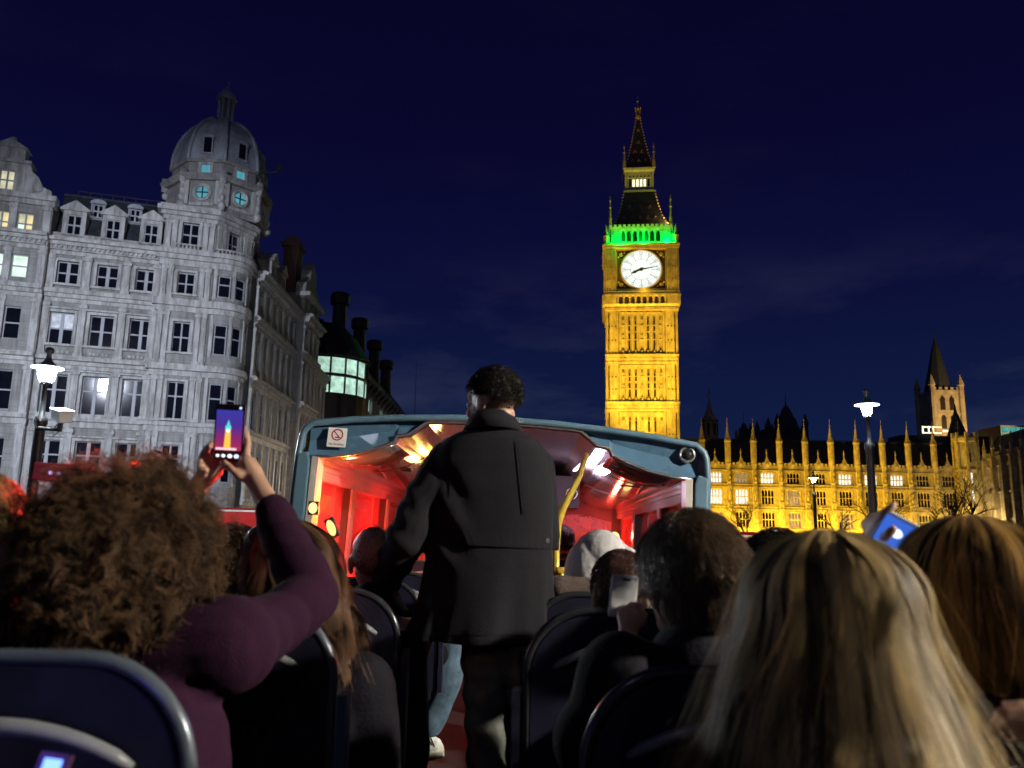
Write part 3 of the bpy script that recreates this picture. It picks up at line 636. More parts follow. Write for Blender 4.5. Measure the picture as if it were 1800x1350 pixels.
for k in range(4):
    R = k * math.pi / 2; put('clock_pier', cp, BEN, rz=R)
    fr = MB(); y = -H + .02
    fr.box(-4.75, 4.75, y + .1, y + .25, 48.25, 56.2); fro = fr.build('dial_panel', dark_panel, BEN, rz=R)
    gd = MB()
    for x in (-4.6, 4.6): gd.box(x - .1, x + .1, y - .12, y + .1, 48.25, 56.2)
    for z in (48.35, 56.1): gd.box(-4.5, 4.5, y - .11, y + .1, z - .1, z + .1)
    for sx in (-1, 1):
        for z in (48.25 + 1.0, 56.2 - 1.0): gd.ball((sx * 3.75, y + .02, z), .42, .15, .42, 10, 6); gd.ball((sx * 3.1, y + .05, z + .35 * (1 if z > 52 else -1)), .2, .1, .2, 8, 5); gd.ball((sx * 4.2, y + .05, z - .5 * (1 if z > 52 else -1)), .2, .1, .2, 8, 5)
    gd.loft([[(r * math.cos(t * math.pi / 32), y + dy, 52.2 + r * math.sin(t * math.pi / 32)) for t in range(64)] for r, dy in ((3.72, .1), (3.72, -.25), (3.98, -.25), (4.02, .1))], cap=False)
    gd.build('gilt_ornament', gilt, fro)
    if k in (0, 3):
        dl = MB(); dl.loft([[(3.72 * math.cos(t * math.pi / 32), y + dy, 52.2 + 3.72 * math.sin(t * math.pi / 32)) for t in range(64)] for dy in (.09, 0.03)])
        dlo = dl.build('dial', dial_glass, BEN, rz=R)
        tk = MB()
        for r0, r1 in ((3.55, 3.6), (2.95, 2.98), (1.98, 2.02)):
            tk.loft([[(r * math.cos(t * math.pi / 32), y + .015, 52.2 + r * math.sin(t * math.pi / 32)) for t in range(64)] for r in (r0, r1)], cap=False)
        for h_ in range(12):
            a = rad(30 * h_); 
            for da, r0, r1, w_ in ((0, 1.95, 3.55, .045), (rad(4.5), 3.0, 3.5, .035), (rad(-4.5), 3.0, 3.5, .035)):
                ca, sa_ = math.sin(a + da), math.cos(a + da); nx, nz_ = sa_, -ca
                tk.quad((r0 * ca - nx * w_, y + .012, 52.2 + r0 * sa_ - nz_ * w_), (r0 * ca + nx * w_, y + .012, 52.2 + r0 * sa_ + nz_ * w_), (r1 * ca + nx * w_, y + .012, 52.2 + r1 * sa_ + nz_ * w_), (r1 * ca - nx * w_, y + .012, 52.2 + r1 * sa_ - nz_ * w_))
        for h_ in range(60):
            a = rad(6 * h_); tk.box(3.3 * math.sin(a) - .02, 3.3 * math.sin(a) + .02, y + .005, y + .02, 52.2 + 3.3 * math.cos(a) - .05, 52.2 + 3.3 * math.cos(a) + .05)
        tk.build('numeral_ring', ink, dlo)
        def hand(name, ang, prof, yy):
            m = MB(); a = rad(ang); L_ = []
            for r, w_ in prof: L_.append((r, w_))
            pts = [(r, w_) for r, w_ in L_] + [(r, -w_) for r, w_ in reversed(L_)]
            m.prism([(r * math.sin(a) + w_ * math.cos(a), 52.2 + r * math.cos(a) - w_ * math.sin(a)) for r, w_ in pts], yy - .04, yy + .04); m.build(name, ink, dlo)
        hand('minute_hand', 79.5, [(-.9, .1), (-.5, .16), (0, .18), (1.0, .11), (3.3, .035)], y - .12)
        hand('hour_hand', 246.5, [(-.5, .16), (0, .26), (.8, .14), (1.25, .3), (1.5, .22), (2.1, .03)], y - .22)
        MB().lathe([(.35, -.05), (.35, .05)], 14).build('hub', ink, dlo, (0, y - .15, 52.2)).rotation_euler = (math.pi / 2, 0, 0)
# belfry
bel_m = mat('belfry_stone', (0.42, 0.40, 0.36), .75, var=.2, scale=1, bump=.3)
void_m = mat('belfry_louvre', (0.05, 0.05, 0.05), .6)
def belfry_face():
    m = MB(); y = -5.85
    for k in range(8): x = -3.85 + k * 1.1; m.box(x - .14, x + .14, y - .22, y + .2, 57.6, 60.3); m.box(x - .06, x + .06, y - .32, y - .2, 57.6, 60.6)
    for k in range(7):
        x = -3.3 + k * 1.1
        for s in (-1, 1): m.prism([(x + s * .55, 59.2), (x + s * .55, 60.5), (x, 60.5), (x, 60.2), (x + s * .2, 59.95), (x + s * .36, 59.5), (x + s * .4, 59.2)], y - .14, y + .15)
        m.prism([(x - .5, 60.3), (x, 61.0), (x + .5, 60.3), (x + .38, 60.3), (x, 60.8), (x - .38, 60.3)], y - .3, y - .1)
        m.box(x - .42, x + .42, y - .12, y + .1, 57.6, 57.95)
    for s in (-1, 1):
        m.box(*sorted((s * 4.0, s * 6.0)), y - .15, y + .4, 57.15, 60.6)
        for x in (4.2, 4.65, 5.1, 5.55, 5.95): m.box(s * x - .07, s * x + .07, y - .32, y - .14, 57.3, 60.6)
    m.box(-6.05, 6.05, y - .3, y + .3, 60.5, 60.9); m.box(-6.2, 6.2, y - .42, y + .3, 57.15, 57.6)
    for k in range(14): x = -5.7 + k * .877; m.box(x - .26, x + .26, y - .3, y - .05, 60.9, 61.35)
    for k in range(24): x = -5.9 + k * .513; m.ball((x, y - .45, 57.35), .12, .1, .14, 6, 4)
    return m.mesh('belfry_arcade', bel_m)
bf = belfry_face(); vo = MB().box(-5.5, 5.5, -5.5, 5.5, 57, 61).build('belfry_louvre', void_m, BEN)
for k in range(4): put('belfry_arcade', bf, BEN, rz=k * math.pi / 2)
# lower roof, lantern, spire
def sqr(h, z): return [(-h, -h, z), (h, -h, z), (h, h, z), (-h, h, z)]
p1 = [(5.5, 61.0), (4.6, 62.6), (3.95, 64.6), (3.45, 66.8), (3.1, 68.6), (2.95, 69.4)]
p2_ = [(2.75, 74.5), (2.45, 75.4), (1.95, 77.5), (1.45, 79.9), (.95, 82.6), (.5, 85.4), (.28, 87.2)]
MB().loft([sqr(h, z) for h, z in p1]).build('lower_roof', cast_roof, BEN)
MB().loft([sqr(h, z) for h, z in p2_]).build('spire', cast_roof, BEN)
ck = MB()
for prof, n_ in ((p1, 12), (p2_, 18)):
    for cx, cy in ((-1, -1), (1, -1), (1, 1), (-1, 1)):
        for k in range(n_ + 1):
            t = k / n_; z = prof[0][1] + (prof[-1][1] - prof[0][1]) * t
            for (h0, z0), (h1, z1) in zip(prof, prof[1:]):
                if z0 <= z <= z1: h = h0 + (h1 - h0) * (z - z0) / (z1 - z0); ck.ball((cx * (h + .05), cy * (h + .05), z), .19 if prof is p1 else .15, n=7, m=5)
for z, xs in ((63.2, (-3, -1.5, 0, 1.5, 3)), (65.6, (-2, 0, 2)), (76.0, (-1.3, 0, 1.3)), (78.2, (-.7, .7)), (80.4, (0,)), (83.2, (0,))):
    pf = p1 if z < 70 else p2_
    h = next(h0 + (h1 - h0) * (z - z0) / (z1 - z0) for (h0, z0), (h1, z1) in zip(pf, pf[1:]) if z0 <= z <= z1)
    for x in xs:
        for k in range(4):
            c, s = math.cos(k * math.pi / 2), math.sin(k * math.pi / 2)
            for q, (dx, dz) in enumerate(((-.22, 0), (.22, 0), (-.12, .3), (.12, .3), (0, .55))): X, Y_ = x + dx, -h - .02; ck.ball((X * c - Y_ * s, X * s + Y_ * c, z + dz), .08, n=6, m=4)
stuff(ck.build('crocket', gilt, BEN))
lit_lant = lit_mat('lantern_light', (1.0, .95, .62), 1.6)
lm = MB(); lm.loft([sqr(3.05, 69.3), sqr(3.05, 69.7), sqr(2.75, 69.9)]); lm.loft([sqr(2.75, 73.6), sqr(3.0, 73.9), sqr(3.05, 74.4), sqr(2.8, 74.5)])
for k in range(4):
    c, s = math.cos(k * math.pi / 2), math.sin(k * math.pi / 2); q = MB()
    for x in (-2.65, -2.2, -1.45, -.72, 0, .72, 1.45, 2.2, 2.65): q.box(x - .12, x + .12, -2.8, -2.45, 69.8, 73.7)
    for x in (-1.8, -1.08, -.36, .36, 1.08, 1.8): q.prism([(x - .3, 72.4), (x - .3, 73.6), (x + .3, 73.6), (x + .3, 72.4), (x, 73.1)], -2.7, -2.5)
    q.box(-2.6, 2.6, -2.75, -2.5, 72.3, 72.5); q.box(-2.6, 2.6, -2.75, -2.5, 69.8, 70.5)
    k0 = len(lm.v); lm.v += [(p[0] * c - p[1] * s, p[0] * s + p[1] * c, p[2]) for p in q.v]; lm.f += [tuple(i + k0 for i in f) for f in q.f]
lm.build('lantern_stage', bel_m, BEN)
lc = MB(); lc.box(-2.3, 2.3, -2.3, 2.3, 69.7, 73.7); lco = lc.build('lantern_core', void_m, BEN)
for x in (-1.08, -.36, .36, 1.08): MB().box(x - .24, x + .24, -2.36, -2.31, 70.5, 72.2).build('lantern_window', lit_lant, BEN)
fn_ = MB(); fn_.lathe([(.3, 87.0), (.55, 87.5), (.62, 88.1), (.35, 88.3), (.25, 88.7), (.2, 89.4)], 10)
for k in range(4): a = k * math.pi / 2 + math.pi / 4; fn_.tube([(0, 0, 88.4), (.55 * math.cos(a), .55 * math.sin(a), 89.0), (.75 * math.cos(a), .75 * math.sin(a), 89.7)], [.12, .1, .05], 6); fn_.ball((.75 * math.cos(a), .75 * math.sin(a), 89.8), .14, n=6, m=5)
fn_.lathe([(.2, 89.4), (.4, 89.8), (.3, 90.2), (.1, 90.5), (.08, 91.3), (.22, 91.5), (.06, 91.8), (.04, 92.6)], 10); fn_.build('finial', gilt, BEN, (0, 0, -1.2))
for hx, z0, z1 in ((5.75, 60.8, 67.3), (2.9, 74.3, 79.6)):
    for cx, cy in ((-1, -1), (1, -1), (1, 1), (-1, 1)):
        q = MB(); L_ = z1 - z0; q.lathe([(.32, 0), (.3, L_ * .3), (.2, L_ * .35), (.12, L_ * .6), (.26, L_ * .64), (.1, L_ * .7), (.08, L_ * .8), (.2, L_ * .86), (.06, L_ * .9), (.03, L_)], 8)
        q.build('corner_pinnacle', gilt, BEN, (cx * hx, cy * hx, z0))
for cx, cy in ((-1, -1), (1, -1), (1, 1), (-1, 1)):   # pier tops beside the belfry
    q = MB(); q.lathe([(.55, 0), (.55, 1.6), (.62, 1.7), (.35, 2.2), (.06, 4.0)], 8); q.build('corner_turret', gold_stone, BEN, (cx * 6.55, cy * 6.55, 57.1))

# ------------------------------------------------------------------ palace range
pal_stone = mat('palace_stone', (0.44, 0.37, 0.21), 0.8, var=0.3, scale=.8, bump=.7, bscale=5, dirt=(0.4, 0.9, 0.3))
PY = 185.0; PX0 = at(1234, 800, PY).x; BAYW = (at(1641.5, 800, PY).x - PX0) / 9; NB = 10
PAL = thing('gothic_palace', 'long golden floodlit gothic palace range with pinnacles and battlements', 'building', (PX0, PY, 0))
PROWS = [(3.2, 3.2), (6.6, 3.4), (11.75, 3.4), (16.1, 2.5)]   # ground, first, second, third
WW = 2.9
def palace_bay():
    m = MB(); b = BAYW; op = [(b / 2 - WW / 2, b / 2 + WW / 2, z - h / 2, z + h / 2) for z, h in PROWS[1:]]
    wall_grid(m, 0, b, 0, 18.0, op, .45); m.box(0, b, .6, 6, 0, 18)
    for z0, z1, p in ((4.3, 4.6, .2), (8.6, 8.9, .3), (9.3, 9.55, .25), (13.7, 14.0, .3), (14.4, 14.65, .25), (17.6, 17.9, .35), (18.0, 18.35, .2)): m.box(0, b, -p, .1, z0, z1)
    for k in range(14):
        x = (k + .5) * b / 14
        for z in (8.92, 14.02): m.box(x - .12, x + .12, -.18, 0, z, z + .36)
    for z, h in PROWS[1:]:   # tracery: mullions, transom, pointed heads; hood mould
        for k in range(5): x = b / 2 - WW / 2 + k * WW / 4; m.box(x - .06, x + .06, .12, .34, z - h / 2, z + h / 2)
        m.box(b / 2 - WW / 2, b / 2 + WW / 2, .13, .33, z - .1, z + .06)
        for k in range(4):
            x = b / 2 - WW / 2 + (k + .5) * WW / 4; w = WW / 8
            for s in (-1, 1): m.prism([(x + s * w, z + h / 2 - .55), (x + s * w, z + h / 2), (x, z + h / 2), (x + s * w * .45, z + h / 2 - .22)], .14, .32)
        m.box(b / 2 - WW / 2 - .2, b / 2 + WW / 2 + .2, -.16, .02, z + h / 2 + .02, z + h / 2 + .16)
        for s in (-1, 1): m.box(b / 2 + s * (WW / 2 + .12) - .08, b / 2 + s * (WW / 2 + .12) + .08, -.14, .1, z - h / 2, z + h / 2)
        for s in (-1, 1):   # blind panels beside the window
            x = b / 2 + s * (WW / 2 + .62)
            m.box(x - .07, x + .07, -.1, .05, z - h / 2 - .2, z + h / 2 + .2)
    # battlemented parapet with a gablet in the middle
    m.box(0, b, -.15, .35, 18.35, 19.0)
    for k in range(7):
        x = (k + .5) * b / 7
        if k != 3: m.box(x - .26, x + .26, -.15, .3, 19.0, 19.55)
    m.prism([(b / 2 - .95, 18.35), (b / 2 + .95, 18.35), (b / 2 + .95, 19.6), (b / 2 + .55, 19.7), (b / 2, 21.0), (b / 2 - .55, 19.7), (b / 2 - .95, 19.6)], -.28, .3)
    m.lathe([(.18, 20.9), (.1, 21.6), (.2, 21.8), (.04, 22.8)], 6, (b / 2, 0, 0)); m.ball((b / 2, -.3, 19.3), .4, .12, .5, 8, 6)
    return m.mesh('bay', pal_stone)
def palace_buttress():
    m = MB()
    m.box(-.55, .55, -.75, .1, 0, 9); m.box(-.48, .48, -.65, .1, 9, 14.2); m.box(-.42, .42, -.55, .1, 14.2, 19.2)
    for z in (5.5, 10.6, 15.2): m.ball((0, -.85, z + .9), .26, .22, .7, 8, 6); m.box(-.34, .34, -1.02, -.6, z - .25, z); m.prism([(-.34, z + 1.6), (.34, z + 1.6), (0, z + 2.5)], -1.0, -.5)
    m.lathe([(.72, 19.0), (.72, 19.3), (.6, 19.4), (.6, 24.2), (.75, 24.3), (.75, 24.7)], 8, (0, -.1, 0), math.pi / 8)
    for k in range(8): a = k * math.pi / 4; m.box(.6 * math.cos(a) - .07, .6 * math.cos(a) + .07, -.1 + .6 * math.sin(a) - .07, -.1 + .6 * math.sin(a) + .07, 19.4, 24.2); m.prism([(.55 * math.cos(a) - .2, 24.7), (.55 * math.cos(a) + .2, 24.7), (.55 * math.cos(a), 25.5)], -.15 + .55 * math.sin(a), -.05 + .55 * math.sin(a))
    m.lathe([(.55, 24.7), (.42, 25.6), (.2, 27.2), (.07, 28.4), (.17, 28.6), (.05, 28.9), (.03, 30.0)], 8, (0, -.1, 0))
    for k in range(6):
        for a in range(4): r = .5 - k * .07; m.ball((r * math.cos(a * math.pi / 2), -.1 + r * math.sin(a * math.pi / 2), 25.2 + k * .5), .09, n=5, m=4)
    return m.mesh('buttress', pal_stone)
bay_me, but_me = palace_bay(), palace_buttress()
LIT = {(0, 3): lit_white, (2, 3): lit_white, (5, 3): lit_white, (6, 3): lit_white, (7, 3): lit_white, (0, 2): lit_white, (1, 2): lit_white, (3, 1): lit_dim, (1, 3): lit_dim, (3, 2): lit_dim, (5, 1): lit_dim, (0, 1): lit_dim}
pal_glass = mat('palace_glass', (0.012, 0.010, 0.008), .15, var=.3)
for i in range(NB):
    put('bay', bay_me, PAL, (i * BAYW, 0, 0)); put('buttress', but_me, PAL, (i * BAYW, 0, 0))
    for r in (1, 2, 3):
        z, h = PROWS[r]; g = LIT.get((i, r), pal_glass); wf = MB(); wf.box(-WW / 2, WW / 2, .40, .44, -.05, .02); wo_ = wf.build('window', iron, PAL, (i * BAYW + BAYW / 2, 0, z))
        for k in range(4):
            key = ('pl', k, r, g.name)
            if key not in _wcache: _wcache[key] = MB().box(-WW / 2 + k * WW / 4 + .04, -WW / 2 + (k + 1) * WW / 4 - .04, .36, .39, -h / 2, h / 2).mesh('pane', g)
            put('pane', _wcache[key], wo_)
put('buttress', but_me, PAL, (NB * BAYW, 0, 0))
rf = MB(); rf.prismx([(.8, 18.4), (4.0, 25.0), (8.5, 25.0), (8.5, 18.4)], -14, NB * BAYW); rf.box(-14, NB * BAYW, 3.9, 4.0, 25.0, 25.35)
for k in range(150): rf.box(-14 + k * .5, -13.75 + k * .5, 3.9, 4.0, 25.35, 25.6)
rf.build('roof', slate, PAL)
tq = MB(); tx = at(1700, 800, 183).x - PX0; 
tq.lathe([(2.6, 0), (2.5, 18.2), (2.7, 18.4), (2.7, 18.8), (2.3, 19.0), (2.3, 25.0), (2.7, 25.2), (2.7, 26.0), (2.4, 26.1), (2.4, 26.4)], 8, (tx, -1.5, 0), math.pi / 8)
for k in range(8): a = k * math.pi / 4 + math.pi / 8; tq.box(tx + 2.5 * math.cos(a) - .25, tx + 2.5 * math.cos(a) + .25, -1.5 + 2.5 * math.sin(a) - .25, -1.5 + 2.5 * math.sin(a) + .25, 0, 27.2)
tqo = tq.build('stair_turret', pal_stone, PAL)
for z in (20.2, 11.6, 6.0, 15.6):
    MB().box(tx - 1.0, tx - .3, -4.05, -3.85, z, z + 2.3).build('turret_window', {11.6: lit_white, 15.6: lit_white}.get(z, pal_glass), tqo)
sp_ = MB(); sp_.lathe([(2.6, 26.4), (1.6, 29.5), (.4, 33), (.1, 35)], 8, (tx + 2.0, 5.0, 0), 0); sp_.lathe([(2.2, 18), (2.2, 26.4)], 8, (tx + 2.0, 5.0, 0)); sp_.build('dark_cupola', slate, PAL)
# return wing on the right, coming towards the square
w0 = Vector((tx + 3.2, -.5)); w1 = Vector((at(1835, 800, 150).x - PX0, 150 - PY)); wd = (w1 - w0); WL = wd.length; wang = math.atan2(wd.y, wd.x)
dim_stone = mat('unlit_palace_stone', (0.30, 0.26, 0.20), .8, var=.3, scale=.8, bump=.5, bscale=5, dirt=(.4, .8, .4))  # darker copy of the palace stone, the missing floodlight put into its colour
WG = thing('palace_wing', 'dim stone palace wing with tall windows at the right edge of the photograph', 'building', (PX0 + w0.x, PY + w0.y, 0), wang)
wu = [3.2 + 5.2 * k for k in range(int(WL / 5.2))]
m = MB(); wall_grid(m, 0, WL, 0, 21, [(u - 1.1, u + 1.1, z, z + h) for u in wu for z, h in ((3.0, 3.0), (8.2, 3.8), (14.2, 3.6))], .5); m.box(0, WL, .7, 8, 0, 21)
for z0, z1 in ((7.2, 7.6), (13, 13.4), (18.6, 19.0), (20.6, 21)): m.box(0, WL, -.3, .1, z0, z1)
for k in range(int(WL / 1.3)): m.box(k * 1.3, k * 1.3 + .8, -.2, .3, 21, 21.9)
for u in wu:
    for dx in (-1.1, -.37, .37, 1.1): m.box(u + dx - .07, u + dx + .07, .15, .4, 2.9, 18)
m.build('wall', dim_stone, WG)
for k, u in enumerate(wu):
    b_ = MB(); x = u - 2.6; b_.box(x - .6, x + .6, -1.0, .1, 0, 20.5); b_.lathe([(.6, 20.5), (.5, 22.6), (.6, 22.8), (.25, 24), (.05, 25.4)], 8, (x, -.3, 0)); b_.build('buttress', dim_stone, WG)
    for r, (z, h) in enumerate(((3.0, 3.0), (8.2, 3.8), (14.2, 3.6))):
        g = lit_cream if (k + r) % 3 == 0 and r < 2 else pal_glass
        for dx in (-.74, 0, .74): MB().box(u + dx - .3, u + dx + .3, .42, .46, z, z + h).build('window_light', g, WG)
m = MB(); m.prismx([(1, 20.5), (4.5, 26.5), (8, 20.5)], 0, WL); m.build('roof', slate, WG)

# ------------------------------------------------------------------ towers behind the palace
def gothic_tower(name, label, px, ytop_spire, ytop_wall, Y, half, m_wall, m_roof, win=True):
    p = at(px, ytop_wall, Y); zs = at(px, ytop_spire, Y).z; zw = p.z
    T = thing(name, label, 'tower', (p.x, Y, 0)); q = MB(); q.box(-half, half, -half, half, 0, zw)
    for cx, cy in ((-1, -1), (1, -1), (1, 1), (-1, 1)): q.lathe([(half * .22, 0), (half * .2, zw + half * .3), (half * .26, zw + half * .36), (half * .03, zw + half * 1.1)], 8, (cx * half, cy * half, 0))
    for k in range(5): x = -half + (k + .5) * half * 2 / 5; q.box(x - half * .1, x + half * .1, -half, -half + .5, zw, zw + half * .22)
    q.box(-half * 1.06, half * 1.06, -half * 1.06, half * 1.06, zw - half * .15, zw); q.box(-half * 1.05, half * 1.05, -half * 1.05, half * 1.05, zw - half * 1.75, zw - half * 1.6)
    q.build('wall', m_wall, T)
    if win:
        for x in (-.32, .32):
            for z in (zw - half * 1.4, zw - half * 2.7):
                MB().prism([(half * (x - .17), z), (half * (x + .17), z), (half * (x + .17), z + half * .8), (half * x, z + half * 1.05), (half * (x - .17), z + half * .8)], -half - .06, -half + .05).build('window', slit_m, T)
    s_ = MB(); s_.lathe([(half * .95, zw), (half * .62, zw + (zs - zw) * .35), (half * .3, zw + (zs - zw) * .72), (half * .05, zs - 1), (.03, zs + 2.5)], 8, rot=math.pi / 8); s_.build('spire', m_roof, T)
    return T
ch_stone = mat('church_tower_stone', (0.33, 0.28, 0.2), .8, var=.25, scale=.5)
gothic_tower('spired_tower', 'square pale stone tower with a dark spire rising behind the palace at right', 1650, 590, 690, 260, 4.7, ch_stone, slate)
gothic_tower('dark_spire_tower', 'dark unlit spire silhouette behind the middle of the palace roof', 1383, 706, 757, 230, 4.0, slate, slate, False)
gothic_tower('slim_dark_spire', 'slim dark spire left of the tall silhouette, behind the palace roof', 1308, 738, 765, 228, 1.8, slate, slate, False)
gothic_tower('stubby_dark_tower', 'low dark square tower silhouette between the two spires behind the palace roof', 1345, 752, 764, 226, 3.2, slate, slate, False)
q = at(1247, 735, 197); T = thing('ventilation_turret', 'small gilded octagonal turret beside the clock tower, behind the battlements', 'turret', (q.x, 197, 0))
m = MB(); m.lathe([(2.2, 0), (2.2, 25.5), (2.5, 25.8), (2.1, 26), (2.0, 30.5), (2.4, 30.8), (1.5, 31.6), (.9, 33), (.35, 35.0), (.15, 36.5), (.3, 36.8), (.05, 39.0)], 8); m.build('shaft', pal_stone, T)
for k in range(8): a = k * math.pi / 4; m = MB(); m.box(-.3, .3, -2.05, -1.9, 27, 30); mo = m.build('louvre', slit_m, T, rz=a + math.pi / 8)
sq_lit = lit_mat('scaffold_light', (1.0, .9, .6), 2.0)
SC = thing('lit_scaffold', 'bright white lit scaffold bars on the roof below the spired tower', 'scaffold', tuple(at(1636, 762, 215)))
m = MB(); 
for z in (0, 1.6): m.box(-2.2, 3, -.1, .1, z, z + .3)
for x in (-2.2, -.6, .6): m.box(x, x + .3, -.12, .12, 0, 2.0)
m.box(3.4, 5.5, -.1, .1, .5, 1.0); m.build('lit_bars', sq_lit, SC)
m = MB(); m.box(-8, 16, .5, 8, -38, -.5); m.build('plinth_roof', slate, SC)
gt = lit_mat('teal_office_glass', (0.12, .62, .55), .55, var=.6, scale=.4)
OB = thing('teal_lit_office', 'teal-lit glass office top at the right edge behind the palace wing', 'building', tuple(at(1800, 760, 240)[:2]) + (0,))
m = MB(); m.box(-7, 14, 0, 12, 0, 37); m.build('wall', slate, OB)
for r in range(4):
    for k in range(9): MB().box(-6.8 + k * 2.2, -4.8 + k * 2.2, -.06, -.01, 28.5 + r * 2.1, 30.2 + r * 2.1).build('window', gt, OB)

# ------------------------------------------------------------------ floodlights (real fittings on the ground and ledges)
YEL = (1.0, 0.59, 0.04); flood_glass = lit_mat('flood_glass', YEL, 12)
def flood(loc, target, energy, color=YEL, angle=70, lab='', grp='floodlights below the clock tower and palace'):
    T = thing('floodlight', lab, 'floodlight', loc, group=grp); m = MB(); m.box(-.25, .25, -.18, .18, .12, .5); m.box(-.28, .28, -.2, .2, 0, .05); m.tube([(-.2, 0, .05), (-.2, 0, .3)], .03, 6); m.tube([(.2, 0, .05), (.2, 0, .3)], .03, 6); m.build('housing', iron, T)
    MB().box(-.22, .22, -.15, .15, .501, .51).build('lens', flood_glass, T)
    light('floodlight_beam', 'SPOT', (loc[0], loc[1], loc[2] + .6), energy, color, None, .3, target, angle, .6)
for k, (fx, tz, en) in enumerate(((8, 27, 105000), (22, 31, 220000), (34, 24, 75000), (20.3, 47, 62000))):
    flood((fx, 124 - (k == 3) * 6, 0.12), (24.3 + (fx - 24.3) * .3, 144, tz), en, angle=(62, 30, 62, 34)[k], lab='yellow floodlight on the lawn before the clock tower')
flood((3, 146, 0.12), (18, 150, 34), 30000, angle=60, lab='yellow floodlight on the lawn left of the clock tower')
for i in range(NB + 1):
    x = PX0 + BAYW * i + BAYW * .5 * (i < NB); flood((x, PY - 3.2, 0.12), (x, PY - .2, 10), 13000 if i < 7 else (9000 if i < 8 else 5000), angle=120, lab='yellow floodlight at the foot of the palace wall')
for i in range(0, NB, 2):
    x = PX0 + BAYW * (i + .5); flood((x - 15, PY - 11, 0.12), (x, PY, 18), 33000 if i < 7 else 10000, angle=75, lab='yellow floodlight on the lawn well before the palace wall')
for x in (20.0, 24.4, 28.8): light('belfry_green_lamp', 'POINT', (x, 143.4, 57.75), 1300, (0.0, 1.0, 0.05), None, .25)
light('lantern_stage_lamp', 'POINT', (29.8, 144.5, 63.5), 1500, (1, .72, .2), None, .2)
light('dial_ledge_lamp', 'POINT', (24.4, 142.9, 48.2), 120, YEL, None, .3)
light('palace_wing_lamp', 'POINT', (PX0 + w0.x - 6, PY - 12, 5), 9000, (1.0, .7, .25), None, .3)
light('church_flood', 'SPOT', (150, 225, 30), 90000, (1.0, .62, .22), None, .4, (141, 258, 46), 60, .6)

# ------------------------------------------------------------------ street lamps
lamp_glow = lit_mat('street_lamp_glass', (0.86, 0.96, 1.0), 6.0, var=0)
def street_lamp(px, py, Y, label, power=2600.0, grp='street lamps', xy=None, z=None, col=(0.86, 0.96, 1.0)):
    p = at(px, py, Y) if xy is None else Vector((xy[0], xy[1], z)); zz = p.z; k = .62
    T = thing('street_lamp', label, 'street lamp', (p.x, p.y, 0), group=grp)
    m = MB(); m.lathe([(.22, 0), (.22, .5), (.14, .7), (.13, 1.2), (.095, 1.35), (.085, zz - 1.0), (.11, zz - .95), (.11, zz - .85), (.05, zz - .8), (.035, zz - .26), (.07, zz - .24), (.07, zz - .18)], 16); m.build('post', iron, T, smooth=True)
    g = bpy.data.materials.new('lamp_glass'); g.use_nodes = True; N = g.node_tree.nodes; N.clear(); o = N.new('ShaderNodeOutputMaterial'); e_ = N.new('ShaderNodeEmission'); e_.inputs[0].default_value = (*col, 1); e_.inputs[1].default_value = power; g.node_tree.links.new(e_.outputs[0], o.inputs[0])
    q = lambda pr: [(r * k, zz + h * k) for r, h in pr]
    m = MB(); m.lathe(q([(.10, -.30), (.15, -.22), (.19, -.02), (.2, .05)]), 16); m.build('lantern_glass', g, T, smooth=True)
    m = MB(); m.lathe(q([(.205, .05), (.43, .075), (.425, .10), (.21, .098)]), 24); m.build('glass_canopy', lamp_glow, T, smooth=True)
    m = MB(); m.lathe(q([(.24, .10), (.24, .13), (.2, .2), (.12, .28), (.08, .36), (.06, .5), (.13, .55), (.11, .66), (.02, .70)]), 20); m.build('hood', iron, T, smooth=True)
    m = MB()
    for i in range(4): a = i * math.pi / 2 + .4; m.tube([(r * k * math.cos(a), r * k * math.sin(a), zz + h * k) for r, h in ((.14, -.36), (.22, -.2), (.25, .05))], .010, 5)
    m.build('lantern_bracket', iron, T)
    return T
street_lamp(83, 652, 14, 'glowing white street lamp on a dark post in front of the domed stone building', 3000)
street_lamp(1524, 716, 18, 'tall glowing white street lamp in front of the palace at right', 1200)
street_lamp(1430, 842, 45, 'small distant street lamp glowing before the palace windows', 1200)
street_lamp(0, 0, 0, 'added street lamp outside the left edge, lighting the domed building', 7000, xy=(-31, 27), z=9.0, col=(.72, .84, 1.0))  # out-of-view lamp added to light the domed building
street_lamp(0, 0, 0, 'added street lamp beyond the left edge, nearer the bus', 2500, xy=(-21, 13), z=9.0, col=(.72, .84, 1.0))  # also added out of view for light on the domed building
street_lamp(0, 0, 0, 'street lamp behind the bus canopy in the side street', 4200, xy=(-9.0, 62), z=7.0, col=(1.0, .78, .55))
street_lamp(0, 0, 0, 'second street lamp behind the bus canopy, farther along the side street', 4200, xy=(-9.5, 84), z=7.0, col=(1.0, .78, .55))
street_lamp(0, 0, 0, 'street lamp on the right-hand kerb behind the photographer', 8500, xy=(6.6, 0.4), z=6.6, col=(1.0, .93, .76))
street_lamp(0, 0, 0, 'added fill street lamp far behind the photographer in the middle of the road', 170, xy=(2.2, -9), z=8.4, col=(1.0, .92, .80))  # out-of-view lamp added as weak fill on the coat and trousers
FP_ = thing('added_facade_light', 'added white floodlight on a short post, unseen behind the red bus, washing the domed building', 'floodlight', (-10.5, 30, 0))  # hidden floodlight added to brighten the domed front
MB().lathe([(.1, 0), (.06, .2), (.05, 3.2)], 10).build('post', iron, FP_); MB().box(-.3, .3, -.12, .12, 3.2, 3.6).build('housing', iron, FP_)
light('added_facade_beam', 'SPOT', (-10.5, 30.3, 3.5), 5000, (.74, .81, 1.0), None, .25, (-24, 50, 10), 66, .7)
